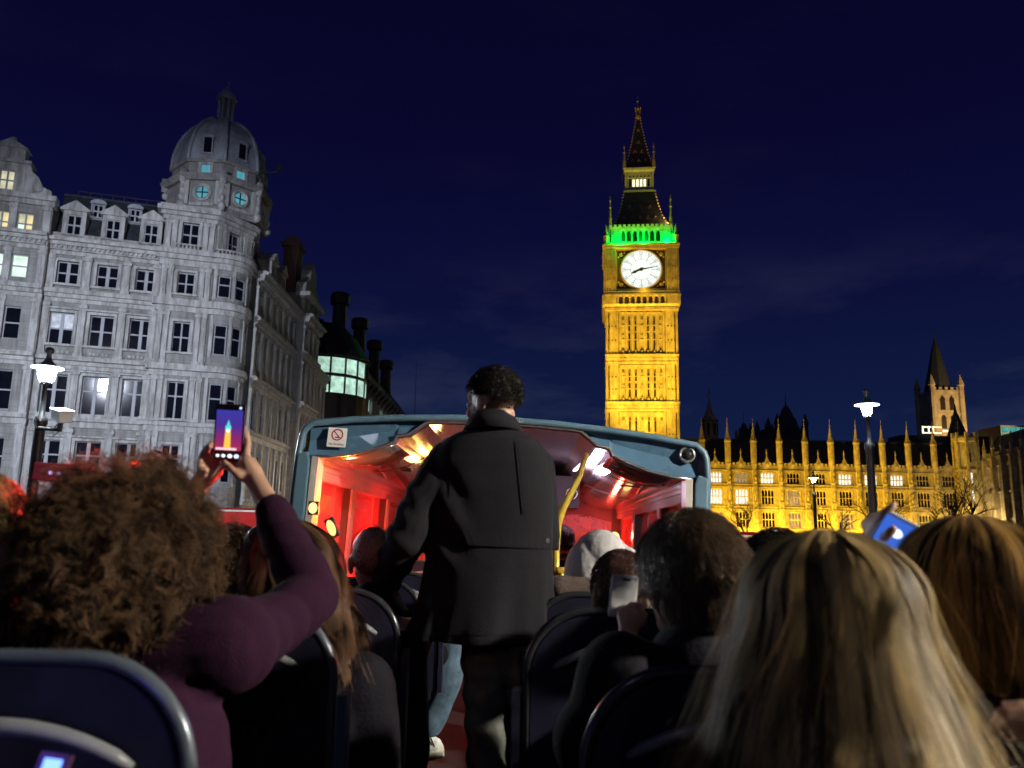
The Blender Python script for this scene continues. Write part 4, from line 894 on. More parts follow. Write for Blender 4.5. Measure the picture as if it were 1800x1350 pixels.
FM = thing('added_light_mast', 'added tall floodlight mast outside the left edge, lighting the domed building from above', 'floodlight', (-19, 9, 0))  # out-of-view mast added so courses and pilasters cast relief shadows
MB().lathe([(.2, 0), (.16, 1), (.09, 18)], 12).build('mast', iron, FM); MB().box(-.6, .6, -.2, .2, 18, 18.5).build('housing', iron, FM); MB().box(-.55, .55, .201, .21, 18.05, 18.45).build('lens', lamp_glow, FM)
light('added_mast_beam', 'SPOT', (-19, 9.4, 18.25), 42000, (.76, .82, 1.0), None, .5, (-22, 52, 13.5), 52, .85)
# security camera on its arm
p = at(62, 752, 13.9)
CC = thing('security_camera', 'white box security camera on a bracket arm of the left lamp post', 'camera', (p.x, p.y, p.z))
white_p = mat('white_paint', (.7, .7, .68), .5, var=.1)
m = MB(); m.tube([(0.05, 0, 0), (.42, 0, -.03)], .03, 8); m.tube([(.42, 0, -.06), (.44, 0, .12)], .045, 8); m.tube([(.1, -.05, .12), (.02, -.05, .2), (.04, -.05, -.02)], .012, 5); m.tube([(.43, -.03, .1), (.33, -.05, -.03), (.36, -.05, -.15), (.44, -.03, -.05)], .01, 5); m.build('arm', iron, CC)
m = MB(); m.box(-.19, .2, -.11, .11, -.02, .17); m.box(-.22, .24, -.13, .13, .17, .20); b_ = m.build('housing', white_p, CC, (.44, 0, .14), rad(-28), bevel=.01); b_.rotation_euler = (rad(6), rad(12), rad(-40))

# ------------------------------------------------------------------ bare winter trees
bark = mat('bark', (0.045, 0.038, 0.03), .9, var=.35, scale=6, bump=.5)
def bare_tree(name, label, x, y, h, seed, spread=1.0):
    rnd = random.Random(seed); m = MB(); tr_ = MB()
    def grow(mb, p, d, L, r, lev):
        pts = [p]; rs = [r]; q = p.copy(); dd = d.copy()
        for k in range(4):
            dd = (dd + Vector((rnd.uniform(-.22, .22), rnd.uniform(-.22, .22), rnd.uniform(-.08, .18)))).normalized(); q = q + dd * (L / 4); pts.append(q.copy()); rs.append(r * (1 - .5 * (k + 1) / 4))
        mb.tube(pts, rs, 6 if lev < 2 else 4)
        if lev >= 5: return
        for k in range(3 if lev < 4 else 2):
            i = rnd.choice((2, 3, 4)); a = rnd.uniform(0, 6.28); up = dd * .8 + Vector((math.cos(a), math.sin(a), rnd.uniform(-.1, .45))) * (.85 * spread)
            grow(m, pts[i], up.normalized(), L * rnd.uniform(.6, .82), rs[i] * .8, lev + 1)
    T = thing(name, label, 'tree', (x, y, 0))
    grow(tr_, Vector((0, 0, 0)), Vector((0, 0, 1)), h * .34, h * .028, 0)
    tr_.build('trunk', bark, T, smooth=True); m.build('crown', bark, T)
for k, (px, Y, h, lab) in enumerate(((1640, 92, 15, 'bare branching tree in front of the dim right end of the palace'), (1545, 105, 13, 'bare tree behind the right-hand lamp post'), (1290, 100, 10.5, 'low bare tree beside the bus canopy before the palace'), (1470, 120, 11, 'bare tree just right of the small distant lamp'), (1700, 110, 15, 'bare tree at the corner of the palace and its wing'))):
    bare_tree('bare_tree', lab, at(px, 900, Y).x, Y, h, 20 + k)

# ------------------------------------------------------------------ red double-decker buses on the road
red_paint = mat('red_bus_paint', (0.42, 0.012, 0.012), .25, var=.08, coat=.5)
bus_int = lit_mat('lit_bus_saloon', (.42, .62, 1.0), .75, var=.7, scale=.7)
rubber = mat('rubber', (.02, .02, .02), .8)
pale_trim = mat('pale_roof_trim', (.6, .6, .6), .35, var=.1)
def red_bus(label, x0, x1, y, top, glass):
    T = thing('red_bus', label, 'bus', ((x0 + x1) / 2, y, 0)); L_ = x1 - x0; a, b = -L_ / 2, L_ / 2
    bands = ((.3, 1.15), (2.0, 2.55), (top - .52, top - .06))
    m = MB()
    for z0, z1 in bands: m.box(a, b, 0, 2.5, z0, z1)
    m.box(a + .05, b - .05, .3, 2.2, 1.1, top - .3); m.loft([[(a, 0, top - .06), (b, 0, top - .06), (b, 2.5, top - .06), (a, 2.5, top - .06)], [(a + .08, .12, top), (b - .08, .12, top), (b - .08, 2.38, top), (a + .08, 2.38, top)]])
    n = max(3, int(L_ / 1.5))
    for k in range(n + 1):
        x = a + L_ * k / n
        for z0, z1 in ((1.15, 2.0), (2.55, top - .52)): m.box(max(a, x - .06), min(b, x + .06), 0.01, .1, z0, z1)
    m.build('body', red_paint, T, bevel=.02)
    for k in range(n):
        x = a + L_ * k / n
        for z0, z1 in ((1.15, 2.0), (2.55, top - .52)): MB().box(x + .07, x + L_ / n - .07, .03, .05, z0, z1).build('window', glass, T)
    MB().box(a + .06, b - .06, -.02, .0, top - .09, top - .05).build('roof_trim', pale_trim, T)
    MB().box(a + .06, b - .06, -.012, .0, 2.3, 2.36).build('orange_reflection', mat('orange_reflection_paint', (.7, .2, .02), .4), T)  # orange reflection on the red band, painted as a strip
    for x in (a + 1.6, b - 1.8):
        w = MB(); w.lathe([(.2, -.14), (.46, -.14), (.5, -.08), (.5, .08), (.46, .14), (.2, .14)], 18); wo_ = w.build('wheel', rubber, T, (x, .14, .5)); wo_.rotation_euler = (math.pi / 2, 0, 0)
red_bus('red double-decker bus with pale blue lit windows seen between curly hair and raised arm', -13.6, -4.6, 20, 4.27, bus_int)
red_bus('red bus with pale roof edge showing just above the heads at right', 3.55, 11.5, 14, 3.93, dark_glass)
# ------------------------------------------------------------------ the open-top tour bus we ride on
BUSM = Matrix.Translation((-.255, 0, 2.75)) @ Matrix.Rotation(rad(-1.5), 4, 'Z') @ Matrix.Rotation(rad(-.94), 4, 'X') @ Matrix.Rotation(rad(2.5), 4, 'Y')
BUS = thing('tour_bus', 'open-top tour bus upper deck with a blue-edged half canopy over the front seats', 'bus'); BUS.matrix_world = BUSM
def busloc(u, v, by):
    """bus coordinates (x, z) of the point in the plane by = const that shows at (u, v)"""
    d = CM @ Vector(((u - 900) / FPX, (675 - v) / FPX, -1.0)); I = BUSM.inverted(); c = I @ CAMPOS; d = I.to_3x3() @ d; t = (by - c.y) / d.y; return c + d * t
blue_fascia = mat('blue_fascia_plastic', (0.075, 0.155, 0.25), .28, var=.12, scale=3, coat=.3, bump=.03, bscale=50)
blue_rim = mat('blue_grey_rim', (0.10, 0.18, 0.25), .35, var=.12)
ceil_m = mat('glossy_ceiling_laminate', (0.58, 0.55, 0.58), .13, metal=.88, var=.08, scale=2, spec=.8, coat=.5)
alu = mat('brushed_aluminium', (0.55, 0.53, 0.52), .25, metal=.85, var=.15, scale=6)
black_rub = mat('black_window_rubber', (0.014, 0.013, 0.014), .5)
dark_lam = mat('dark_saloon_panel', (0.05, 0.05, 0.07), .5, var=.2)
floor_m = mat('deck_vinyl', (0.012, 0.012, 0.016), .8, var=.3, scale=30)
FY, BY = 4.85, 9.1      # rear edge and windscreen of the canopy
OUT = [(-1.25, 1.2), (-1.25, 1.64), (-1.24, 1.77), (-1.225, 1.81), (-1.18, 1.85), (-.93, 1.885), (-.65, 1.912), (-.3, 1.933), (0, 1.938), (.3, 1.933), (.65, 1.912), (.93, 1.885), (1.18, 1.85), (1.225, 1.81), (1.24, 1.77), (1.25, 1.64), (1.25, 1.2)]
LOW = [(1.20, 1.632), (1.05, 1.642), (.90, 1.668), (.78, 1.708), (.672, 1.752), (.655, 1.795), (.58, 1.805), (.475, 1.888), (.44, 1.893), (.2, 1.903), (0, 1.906)]
LOWR = LOW; LOWL = [(-x, z) for x, z in LOW]
low_full = LOWL[:-1] + [LOW[-1]] + LOWR[:-1][::-1]         # left to right
top_in = [(x, z) for x, z in OUT if z > 1.7]
# fascia: upright face between the roof line and the lower lobes
def outz(x):
    o = OUT[1:-1]
    for (a, za), (b, zb) in zip(o, o[1:]):
        if a <= x <= b: return za + (zb - za) * ((x - a) / (b - a) if b > a else 0)
    return 1.64
fs = MB(); xs = sorted({round(x, 3) for x, z in low_full} | {-1.2, 1.2, -1.0, 1.0, -.3, .3, -.6, .6})
def lowz(x):
    for (a, za), (b, zb) in zip(low_full, low_full[1:]):
        if a <= x <= b: return za + (zb - za) * ((x - a) / (b - a) if b > a else 0)
    return 1.632
rows_f = []
for x in xs:
    zt, zl = outz(x) - .018, lowz(x); dent = .05
    rows_f.append([(x, FY + .02, zt), (x, FY + .045, zl + (zt - zl) * .55), (x, FY + .015, zl), (x, FY + .10, zl - .002), (x, FY + .12, zt)])
fs.loft(rows_f, cap=True); fs.build('fascia', blue_fascia, BUS, smooth=False)
rim = MB(); rim.tube([(x, FY, z - .012) for x, z in OUT], .022, 10); rim.build('canopy_rim', blue_rim, BUS, smooth=True)
lip = MB(); lip.tube([(x, FY + .006, z - .004) for x, z in low_full], .011, 8); lip.build('fascia_lip', alu, BUS, smooth=True)
# roof shell
rs_ = MB(); n_ = len(OUT); rs_.loft([[(x, FY + .001, z) for x, z in OUT[1:-1]], [(x, 6.5, z) for x, z in OUT[1:-1]], [(x * .985, BY, z - .06) for x, z in OUT[1:-1]]], cap=False, closed=False)
sh = rs_.build('roof_shell', blue_fascia, BUS); sm = sh.modifiers.new('thick', 'SOLIDIFY'); sm.thickness = .012; sm.offset = -1
# glossy ceiling: centre trough and two lowered side lobes, each a panel
def ceil_panel(name, pts, y0=FY + .1, y1=BY - .02, m=ceil_m, drop=.012, steps=6):
    q = MB(); rows_ = []
    for k in range(steps + 1):
        t = k / steps; y = y0 + (y1 - y0) * t; rows_.append([(x * (1 - .03 * t), y, z - .035 * t - .004) for x, z in pts])
    q.loft(rows_, cap=False, closed=False); o = q.build(name, m, BUS, smooth=(name == 'ceiling_side_panel')); s_ = o.modifiers.new('thick', 'SOLIDIFY'); s_.thickness = .006; s_.offset = 0; return o
for sgn in (-1, 1):
    L_ = [(sgn * x, z) for x, z in LOW]
    cuts = ((0, 3), (2, 5))
    ceil_panel('ceiling_side_panel', L_[0:5]); ceil_panel('ceiling_step', L_[4:6], m=alu); ceil_panel('ceiling_light_cove', L_[5:8], m=alu)
ceil_panel('ceiling_centre_panel', [(-x, z) for x, z in LOW[7:]] + [(x, z) for x, z in LOW[7:-1][::-1]])
SIDE_GLASS = glass_mat('red_lit_side_glass', (.95, .40, .36), (.9, .2, .18), .36, gloss=.14)  # red light put into the tint and film colour of the panes
# side walls below and the window rails, posts, panes
for sgn in (-1, 1):
    sx = lambda a, b: sorted((sgn * a, sgn * b))
    MB().box(*sx(1.19, 1.25), -1.5, BY, -2.3, .72).build('side_wall', red_paint, BUS)
    MB().box(*sx(1.15, 1.188), -1.5, BY, -.02, .70).build('inner_lining', dark_lam, BUS)
    MB().box(*sx(1.13, 1.26), -1.5, BY, .722, .76).build('sill_rail', blue_rim, BUS, bevel=.008)
    m = MB(); m.box(*sx(1.15, 1.22), FY + .12, BY, 1.50, 1.56); m.box(*sx(1.14, 1.20), FY + .12, BY, 1.562, 1.595); m.box(*sx(1.13, 1.19), FY + .12, BY, 1.597, 1.64); m.build('window_top_rail', mat('satin_rail', (.42, .40, .40), .2, metal=.6), BUS)
    m = MB(); m.prism([(sgn * 1.16, .76), (sgn * 1.25, .76), (sgn * 1.252, 1.64), (sgn * 1.19, 1.66), (sgn * 1.17, 1.6)], FY - .03, FY + .10); m.build('canopy_post', blue_rim, BUS, bevel=.01)
    m = MB(); m.box(*sx(1.12, 1.16), FY - .02, FY + .12, .76, 1.63); m.build('post_cladding', mat('cream_cladding', (.5, .46, .42), .35), BUS)
    ys = [FY + .13, 6.02, 7.5, BY - .05]
    for k in range(3):
        a, b = ys[k] + (.09 if k else 0), ys[k + 1] - .09 * (k < 2)
        MB().box(*sx(1.205, 1.213), a, b, .765, 1.50).build('side_window', SIDE_GLASS, BUS)
        if k: 
            y = ys[k]; MB().box(*sx(1.15, 1.22), y - .09, y + .05, .76, 1.50).build('window_pillar', black_rub, BUS)
            MB().box(*sx(1.135, 1.149), y - .10, y + .02, .76, 1.50).build('pillar_edge', alu, BUS)
# windscreen and front end
ws = MB(); 
zf = [(-1.12, 1.46), (-.8, 1.53), (-.4, 1.56), (0, 1.57), (.4, 1.56), (.8, 1.53), (1.12, 1.46)]
ws.loft([[(x, BY + .10 * (1 - (x / 1.2) ** 2), .72) for x, z in zf], [(x, BY + .06 * (1 - (x / 1.2) ** 2), z) for x, z in zf]], cap=False, closed=False)
ws.build('windscreen', glass_mat('red_lit_windscreen', (.95, .75, .75), (.8, .5, .45), .34, gloss=.06), BUS, smooth=True)  # pinkish tint and film hold the red lamplight in their colour
hd = MB(); hd.loft([[(x, BY - .03, z) for x, z in zf], [(x * 1.07, BY - .03, 1.92 - .1 * abs(x)) for x, z in zf], [(x * 1.07, BY + .1, 1.92 - .1 * abs(x)) for x, z in zf], [(x, BY + .1, z) for x, z in zf], [(x, BY - .03, z) for x, z in zf]], cap=False, closed=False); hd.build('front_header', dark_lam, BUS)
m = MB(); m.box(-1.2, 1.2, BY - .02, BY + .12, -2.3, .72); m.build('front_wall', dark_lam, BUS)
for s in (-1, 1): MB().box(*sorted((s * 1.10, s * 1.2)), BY - .06, BY + .1, .72, 1.62).build('front_pillar', black_rub, BUS)
MB().box(-1.19, 1.19, -1.5, BY - .02, -.06, 0).build('deck_floor', floor_m, BUS)
MB().box(-1.18, 1.18, -1.6, -1.5, -.06, .9).build('rear_panel', dark_lam, BUS)
for k in range(8): MB().box(-.26, .26, .2 + k * .5, .22 + k * .5, .001, .006).build('floor_strip', alu, BUS)
# fittings on fascia and ceiling
def on_fascia(u, v, d=0.0): q = busloc(u, v, FY + .03); return (q.x, FY + .03 - d, q.z)
sx_, sy_, sz_ = on_fascia(594.5, 770); 
SG = MB().box(-.058, .058, -.004, .004, -.06, .06).build('no_smoking_sign', mat('sign_white', (.78, .76, .76), .4, var=.04), BUS, (sx_, sy_ - .028, sz_))
SG.rotation_euler = (rad(-6), 0, 0)
red_ink = mat('sign_red', (.42, .015, .03), .5); black_ink = mat('sign_black', (.02, .02, .02), .5)
m = MB(); m.loft([[(r * math.cos(t * math.pi / 20), y, .016 + r * math.sin(t * math.pi / 20)) for t in range(40)] for r, y in ((.037, -.0045), (.037, -.0055), (.029, -.0055), (.029, -.0045))], cap=False); c45 = .7071
m.add([(a * c45 * 1 + b * c45, -.0056, .016 - a * c45 + b * c45) for a, b in ((-.031, -.0035), (.031, -.0035), (.031, .0035), (-.031, .0035))], [(0, 1, 2, 3)]); m.build('prohibition_ring', red_ink, SG)
m = MB(); m.box(-.012, .016, -.0052, -.0046, -.004, .003); m.box(.004, .012, -.0052, -.0046, .003, .008); m.build('cigarette_symbol', black_ink, SG)
def text(body, size, m, parent, loc, name='lettering', rot=(math.pi / 2, 0, 0)):
    cu = bpy.data.curves.new('t', 'FONT'); cu.body = body; cu.size = size; cu.align_x = 'CENTER'; cu.align_y = 'CENTER'; cu.offset = size * .012
    t = bpy.data.objects.new('t', cu); COL.objects.link(t); dg = bpy.context.evaluated_depsgraph_get(); me = bpy.data.meshes.new_from_object(t.evaluated_get(dg)); bpy.data.objects.remove(t)
    me.materials.clear(); me.materials.append(m); o = put(name, me, parent, loc); o.rotation_euler = rot; return o
text('No Smoking', .0185, black_ink, SG, (0, -.0052, -.043))
q = busloc(905, 738, FY - .02)
text('HEAD', .042, mat('rim_lettering', (.32, .34, .36), .5), BUS, (q.x, FY - .0235, q.z), rot=(rad(88), rad(3), 0))
x, y, z = on_fascia(1206.5, 800)
m = MB(); m.lathe([(.052, -.004), (.052, .012), (.044, .02), (.034, .014), (.034, -.004)], 24); o = m.build('camera_ring', alu, BUS, (x, y - .012, z), smooth=True); o.rotation_euler = (math.pi / 2, 0, 0)
m = MB(); m.ball((0, 0, 0), .032); o = m.build('camera_dome', mat('smoked_dome', (.02, .02, .022), .05, spec=.9), BUS, (x, y - .02, z), smooth=True)
def ceil_pt(u, v, by): q = busloc(u, v, by); return (q.x, by, q.z)
def seg(pts): return [ceil_pt(*p) for p in pts]
m = MB(); m.tube(seg([(1052, 824, 5.6), (1085, 842, 5.35), (1115, 851, 5.3), (1162, 857, 5.2)]), .004, 5); m.tube(seg([(1030, 852, 6.4), (1050, 862, 6.3), (1085, 873, 6.2), (1112, 878, 6.2)]), .0035, 5)
m.tube(seg([(632, 830, 6.0), (680, 828, 5.8), (715, 820, 5.6), (745, 805, 5.4)]), .004, 5); m.tube(seg([(1088, 853, 5.6), (1126, 856, 5.5)]), .006, 5); m.build('ceiling_cable', black_rub, BUS)
p = ceil_pt(714, 826, 5.8); m = MB(); m.lathe([(.04, -.01), (.045, .01), (.03, .02), (.02, .015)], 16); m.build('ceiling_speaker', black_rub, BUS, p, smooth=True)
p = ceil_pt(1005, 868, 7.2); m = MB(); m.lathe([(.058, -.01), (.058, .012), (.042, .016), (.042, -.012)], 24); o = m.build('round_speaker', alu, BUS, p, smooth=True); o.rotation_euler = (math.pi / 2, 0, 0)
m = MB(); m.lathe([(.041, -.01), (.041, .002)], 20); o = m.build('speaker_grille', black_rub, BUS, p); o.rotation_euler = (math.pi / 2, 0, 0)
m = MB(); m.box(-.30, .34, 7.24, BY - .1, 1.52, 1.80); m.build('centre_bulkhead', dark_lam, BUS, (.28, 0, 0))
# yellow grab pole and rail
yel = mat('yellow_grab_pole', (.55, .38, .05), .28, var=.08, metal=.2)
GP = thing('grab_pole', 'curved yellow grab pole with a black bell push beside the standing man', 'pole')
m = MB(); b0 = at(977, 1350, 3.25); m.tube([at(972, 1420, 3.3), at(975, 1200, 3.3), at(976, 1060, 3.3), at(977, 960, 3.35), at(981, 920, 3.45), at(990, 893, 3.6), at(1003, 868, 3.85), at(1018, 838, 4.2), at(1030, 800, 4.8)], .0165, 10); m.build('pole', yel, GP, smooth=True)
m = MB(); m.tube([at(978, 1003, 3.3), at(1000, 1003, 3.35), at(1016, 1003, 3.4)], .014, 8); m.tube([at(985, 1008, 3.3), at(991, 1020, 3.33), at(992, 1045, 3.33)], .010, 8); m.build('arm_rail', yel, GP, smooth=True)
m = MB(); m.box(-.02, .02, -.025, .0, -.035, .035); m.build('bell_push', black_rub, GP, tuple(at(974, 952, 3.31)), bevel=.006)
# marker lamps that glow inside the canopy
def marker_lamp(u, v, Y, rx, rz, label, col, es, power, lcol, tilt=0, back=(0, -.06, 0), spot=False, stalk=0, sa=150):
    p = at(u, v, Y); T = thing('marker_lamp', label, 'lamp', tuple(p), group='glowing lamps inside the bus')
    m = MB(); m.box(-rx * 1.25, rx * 1.25, .008, .03, -rz * 1.25, rz * 1.25); o = m.build('housing', black_rub, T, bevel=.005); o.rotation_euler = (0, tilt, 0)
    m = MB(); m.ball((0, 0, 0), rx, .012, rz, 14, 10); o = m.build('lens', lit_mat('marker_lens', col, es, var=.1), T, smooth=True); o.rotation_euler = (0, tilt, 0)
    if stalk: MB().tube([(0, .02, 0), (0, .02, -stalk)], .008, 6).build('stalk', black_rub, T)
    if spot: light('marker_lamp_glow', 'SPOT', tuple(p + Vector(back)), power, lcol, None, .03, tuple(p + Vector((0, -3, .15))), sa, .5)
    else: light('marker_lamp_glow', 'POINT', tuple(p + Vector(back)), power, lcol, None, .03)
RED = (1.0, 0.03, 0.02)
marker_lamp(550, 893, 4.72, .026, .032, 'glowing orange-white lamp on the left canopy post', (1.0, .60, .22), 2.2, 30, (1.0, .16, .03), back=(.12, .35, 0))
light('added_rim_beam', 'SPOT', tuple(at(545, 880, 4.75)), 900, RED, None, .03, tuple(at(300, 860, 1.4)), 24, .5)  # extra red spot added for a rim on the curls and sleeve
marker_lamp(582, 928, 4.3, .022, .044, 'glowing elongated lamp low beside the left windows, above the bald man', (1.0, .50, .16), 2.2, 520, RED, tilt=rad(-24), back=(.02, -.08, 0), spot=True, sa=40)
marker_lamp(1080, 944, 8.6, .055, .055, 'round glowing orange lamp at the right corner of the windscreen', (1.0, .55, .18), 2.5, 26, (1.0, .06, .03), back=(-.12, .1, .03))
marker_lamp(1134, 1000, 2.9, .018, .05, 'red lamp behind the dark-haired head with the white phone', (1.0, .03, .02), 6, 1.5, RED, spot=True)
marker_lamp(18, 1046, 1.75, .024, .030, 'small red lamp low on the side wall at the left edge', (1.0, .01, .03), 1.2, 2.5, RED, spot=True)
marker_lamp(238, 820, 1.66, .012, .012, 'added red rim-light lamp on a stalk, unseen behind the curly hair', (1.0, .03, .02), 4, 60, RED, spot=True, back=(0, -.02, .035), stalk=.37, sa=100)  # unseen lamp and stalk added to give the curls a red rim
for k, (x, y, pw) in enumerate(((-1.08, 5.5, 26), (-1.08, 7.0, 26), (1.06, 8.0, 16), (-.4, 8.7, 30))):  # hidden lamps added to redden the side windows and windscreen
    q = BUSM @ Vector((x, y, .82)); T = thing('added_red_lamp', ('added red lamp on the left window sill nearest the canopy edge', 'added red lamp on the left window sill farther forward', 'added red lamp on the right window sill', 'added red lamp on the dash below the windscreen')[k], 'lamp', tuple(q), group='glowing lamps inside the bus')
    m = MB(); m.lathe([(.03, -.05), (.03, -.01)], 12); m.build('housing', black_rub, T); m = MB(); m.lathe([(.024, -.01), (.022, .02), (.01, .03)], 12); m.build('lens', lit_mat('red_lens', (1.0, .03, .02), 8, var=.1), T)
    tg = q + BUSM.to_3x3() @ ((Vector((-1, .1, .25)), Vector((-1, .1, .25)), Vector((1, .1, .3)), Vector((.2, 1, .5)))[k])
    off = BUSM.to_3x3() @ ((Vector((.22, 0, .1)), Vector((.22, 0, .1)), Vector((-.2, 0, .1)), Vector((0, -.5, .05)))[k])
    light('added_red_glow', 'SPOT', tuple(q + off), pw * 8, RED, None, .03, tuple(tg + off), 150, .4)
for x, pw in ((-.56, 10), (.56, 10)):  # lamps added to tint the ceiling amber and violet
    q = BUSM @ Vector((x, 6.2, 1.80)); T = thing('added_ceiling_lamp', 'added amber ceiling lamp in the left cove of the canopy' if x < 0 else 'added violet ceiling lamp in the right cove of the canopy', 'lamp', tuple(q))
    m = MB(); m.box(-.02, .02, -.5, .5, -.008, .004); m.build('strip', lit_mat('amber_strip' if x < 0 else 'violet_strip', (1.0, .55, .08) if x < 0 else (.85, .55, 1.0), 6, var=.05), T)
    light('added_ceiling_glow', 'POINT', tuple(q + Vector((-.05 if x < 0 else .05, -.1, -.12))), pw * (.6 if x < 0 else 1.6), (1.0, .50, .12) if x < 0 else (.95, .72, .95), None, .08)
# ------------------------------------------------------------------ seats
seat_shell = mat('navy_seat_plastic', (0.010, 0.010, 0.028), .55, var=.4, scale=9, bump=.04, bscale=300, spec=.25)
seat_rail = mat('grey_seat_rail', (0.09, 0.105, 0.13), .25, metal=.3, var=.12)
seat_rail_d = mat('dark_seat_rail', (0.05, 0.05, 0.06), .2, metal=.5, var=.12)
seat_edge = mat('blue_seat_edge', (0.04, 0.10, 0.22), .4, var=.1)
handle_m = mat('grey_handle', (0.15, 0.155, 0.165), .4, var=.1)
numeral_m = mat('seat_number_print', (.13, .12, .14), .6)
def arch(w, h, r=.15, n=16):
    pts = [(-w / 2, 0), (-w / 2, h - r)]
    for k in range(1, n + 1): a = math.pi - (math.pi / 2) * k / n; pts.append((-w / 2 + r + r * math.cos(a), h - r + r * math.sin(a)))
    return pts + [(-x, z) for x, z in pts[::-1]]
_seat = {}
def seat(label, x, y, top, rail=None, w=.44, num=None):
    T = thing('bus_seat', label, 'seat', (x, y, 2.75 - (x + .25) * .044), group='seats on the open top deck'); rail = rail or seat_rail_d; h = top - T.location.z - .36
    key = (round(h, 2), w, rail.name)
    if key not in _seat:
        o_ = arch(w, h); sh_ = MB(); sh_.prism([(x_ * .96, z * .985 + .36) for x_, z in o_], .0, .035); a_ = sh_.mesh('backrest', seat_shell)
        cu = MB(); cu.box(-w / 2 + .01, w / 2 - .01, .02, .46, .36, .46); b_ = cu.mesh('cushion', seat_edge)
        rl_ = MB(); rl_.tube([(x_, .01, z + .36) for x_, z in o_], .0115, 8); c_ = rl_.mesh('rail', rail, True)
        hn = MB(); hn.tube([(w * .36 * q, -.012 - .024 * (1 - q * q), h * (.80 + .08 * (1 - abs(q) ** 2.2)) + .36) for q in [-1 + k / 8 for k in range(17)]], [.005] + [.0095 + .0025 * (1 - abs(-1 + k / 8)) for k in range(1, 16)] + [.005], 8); d_ = hn.mesh('handle', handle_m, True)
        e_ = [MB().box(s * (w / 2 + .026) - .010, s * (w / 2 + .026) + .010, -.01, .05, .36, .36 + h * .72).mesh('edge_trim', seat_edge if rail is seat_rail else seat_shell) for s in (-1, 1)]
        lg = MB(); lg.box(-w / 2 + .03, w / 2 - .03, .1, .14, .30, .36); lg.tube([(0, .12, 0), (0, .12, .32)], .03, 8); lg.box(-.12, .12, .02, .24, 0, .02); f_ = lg.mesh('leg', iron)
        _seat[key] = (a_, b_, c_, d_, e_[0], e_[1], f_)
    for nme, me in zip(('backrest', 'cushion', 'rail', 'handle', 'edge_trim', 'edge_trim', 'leg'), _seat[key]):
        o2 = put(nme, me, T)
        if nme == 'backrest' and num: text(num, .028, numeral_m, o2, (.05, -.0015, h * .60 + .36), name='seat_number')
    return T
seat('grey-railed seat back nearest the camera at bottom left', -.64, 1.10, 3.766, seat_rail, .46)
seat('seat beside it at the left edge, cut by the frame', -1.12, 1.10, 3.766, seat_rail, .44)
seat('seat holding the wavy-haired passenger', -.60, 1.82, 3.76, seat_rail, .44, '278')
seat('outer left seat ahead of the curly hair', -1.08, 1.82, 3.76)
seat('seat with a printed number holding the bald passenger', -.56, 2.56, 3.74, num='161')
seat('outer left seat behind the bald passenger row', -1.04, 2.56, 3.74)
seat('left seat under the canopy edge', -.58, 3.4, 3.72); seat('left seat inside the canopy', -.58, 4.2, 3.70); seat('front left seat under the canopy', -.56, 5.6, 3.70)
seat('seat of the passenger with the white phone, bottom centre right', .36, 1.36, 3.72, seat_rail_d, .46)
seat('seat behind the blonde hair at bottom right', .42, .70, 3.70); seat('outer right seat beside the blonde hair', .88, .74, 3.72)
seat('outer right seat of the golden-haired passenger', .74, 1.36, 3.74)
seat('dark tubular seat right of the standing man', .27, 2.02, 3.745, seat_rail_d, .44); seat('outer right seat ahead of the white phone', .73, 2.02, 3.73)
seat('seat of the hooded passenger', .30, 2.72, 3.73); seat('outer right seat beside the hood', .76, 2.72, 3.72)
seat('right seat under the canopy edge', .32, 3.5, 3.70); seat('right seat inside the canopy', .34, 4.4, 3.70); seat('blue seat of the front passenger', .38, 5.6, 3.72)

# ------------------------------------------------------------------ people: helpers
skin = mat('skin', (0.42, 0.24, 0.17), .5, var=.12, scale=9, spec=.4)
skin2 = mat('olive_skin', (0.34, 0.20, 0.14), .5, var=.12, scale=9)
wool = mat('charcoal_wool', (0.013, 0.012, 0.017), .92, var=.22, scale=120, bump=.35, bscale=420, spec=.2)
maroon = mat('dark_maroon_fleece', (0.021, 0.004, 0.017), .95, var=.2, scale=60, bump=.3, bscale=300, spec=.15)
blackj = mat('black_jacket', (0.007, 0.006, 0.011), .85, var=.3, scale=20, bump=.2, bscale=120, spec=.15)
brownj = mat('brown_jacket', (0.10, 0.07, 0.06), .85, var=.3, scale=15, bump=.3, bscale=90)
greyhood = mat('pale_grey_hood', (0.46, 0.44, 0.46), .8, var=.12, scale=10, bump=.2, bscale=60)
jeans = mat('blue_jeans', (0.09, 0.15, 0.22), .85, var=.3, scale=14, bump=.4, bscale=300)
olive_t = mat('grey_green_trousers', (0.10, 0.105, 0.09), .8, var=.25, scale=9, bump=.2, bscale=200)
eye_m = mat('eye_white', (.7, .7, .68), .2)

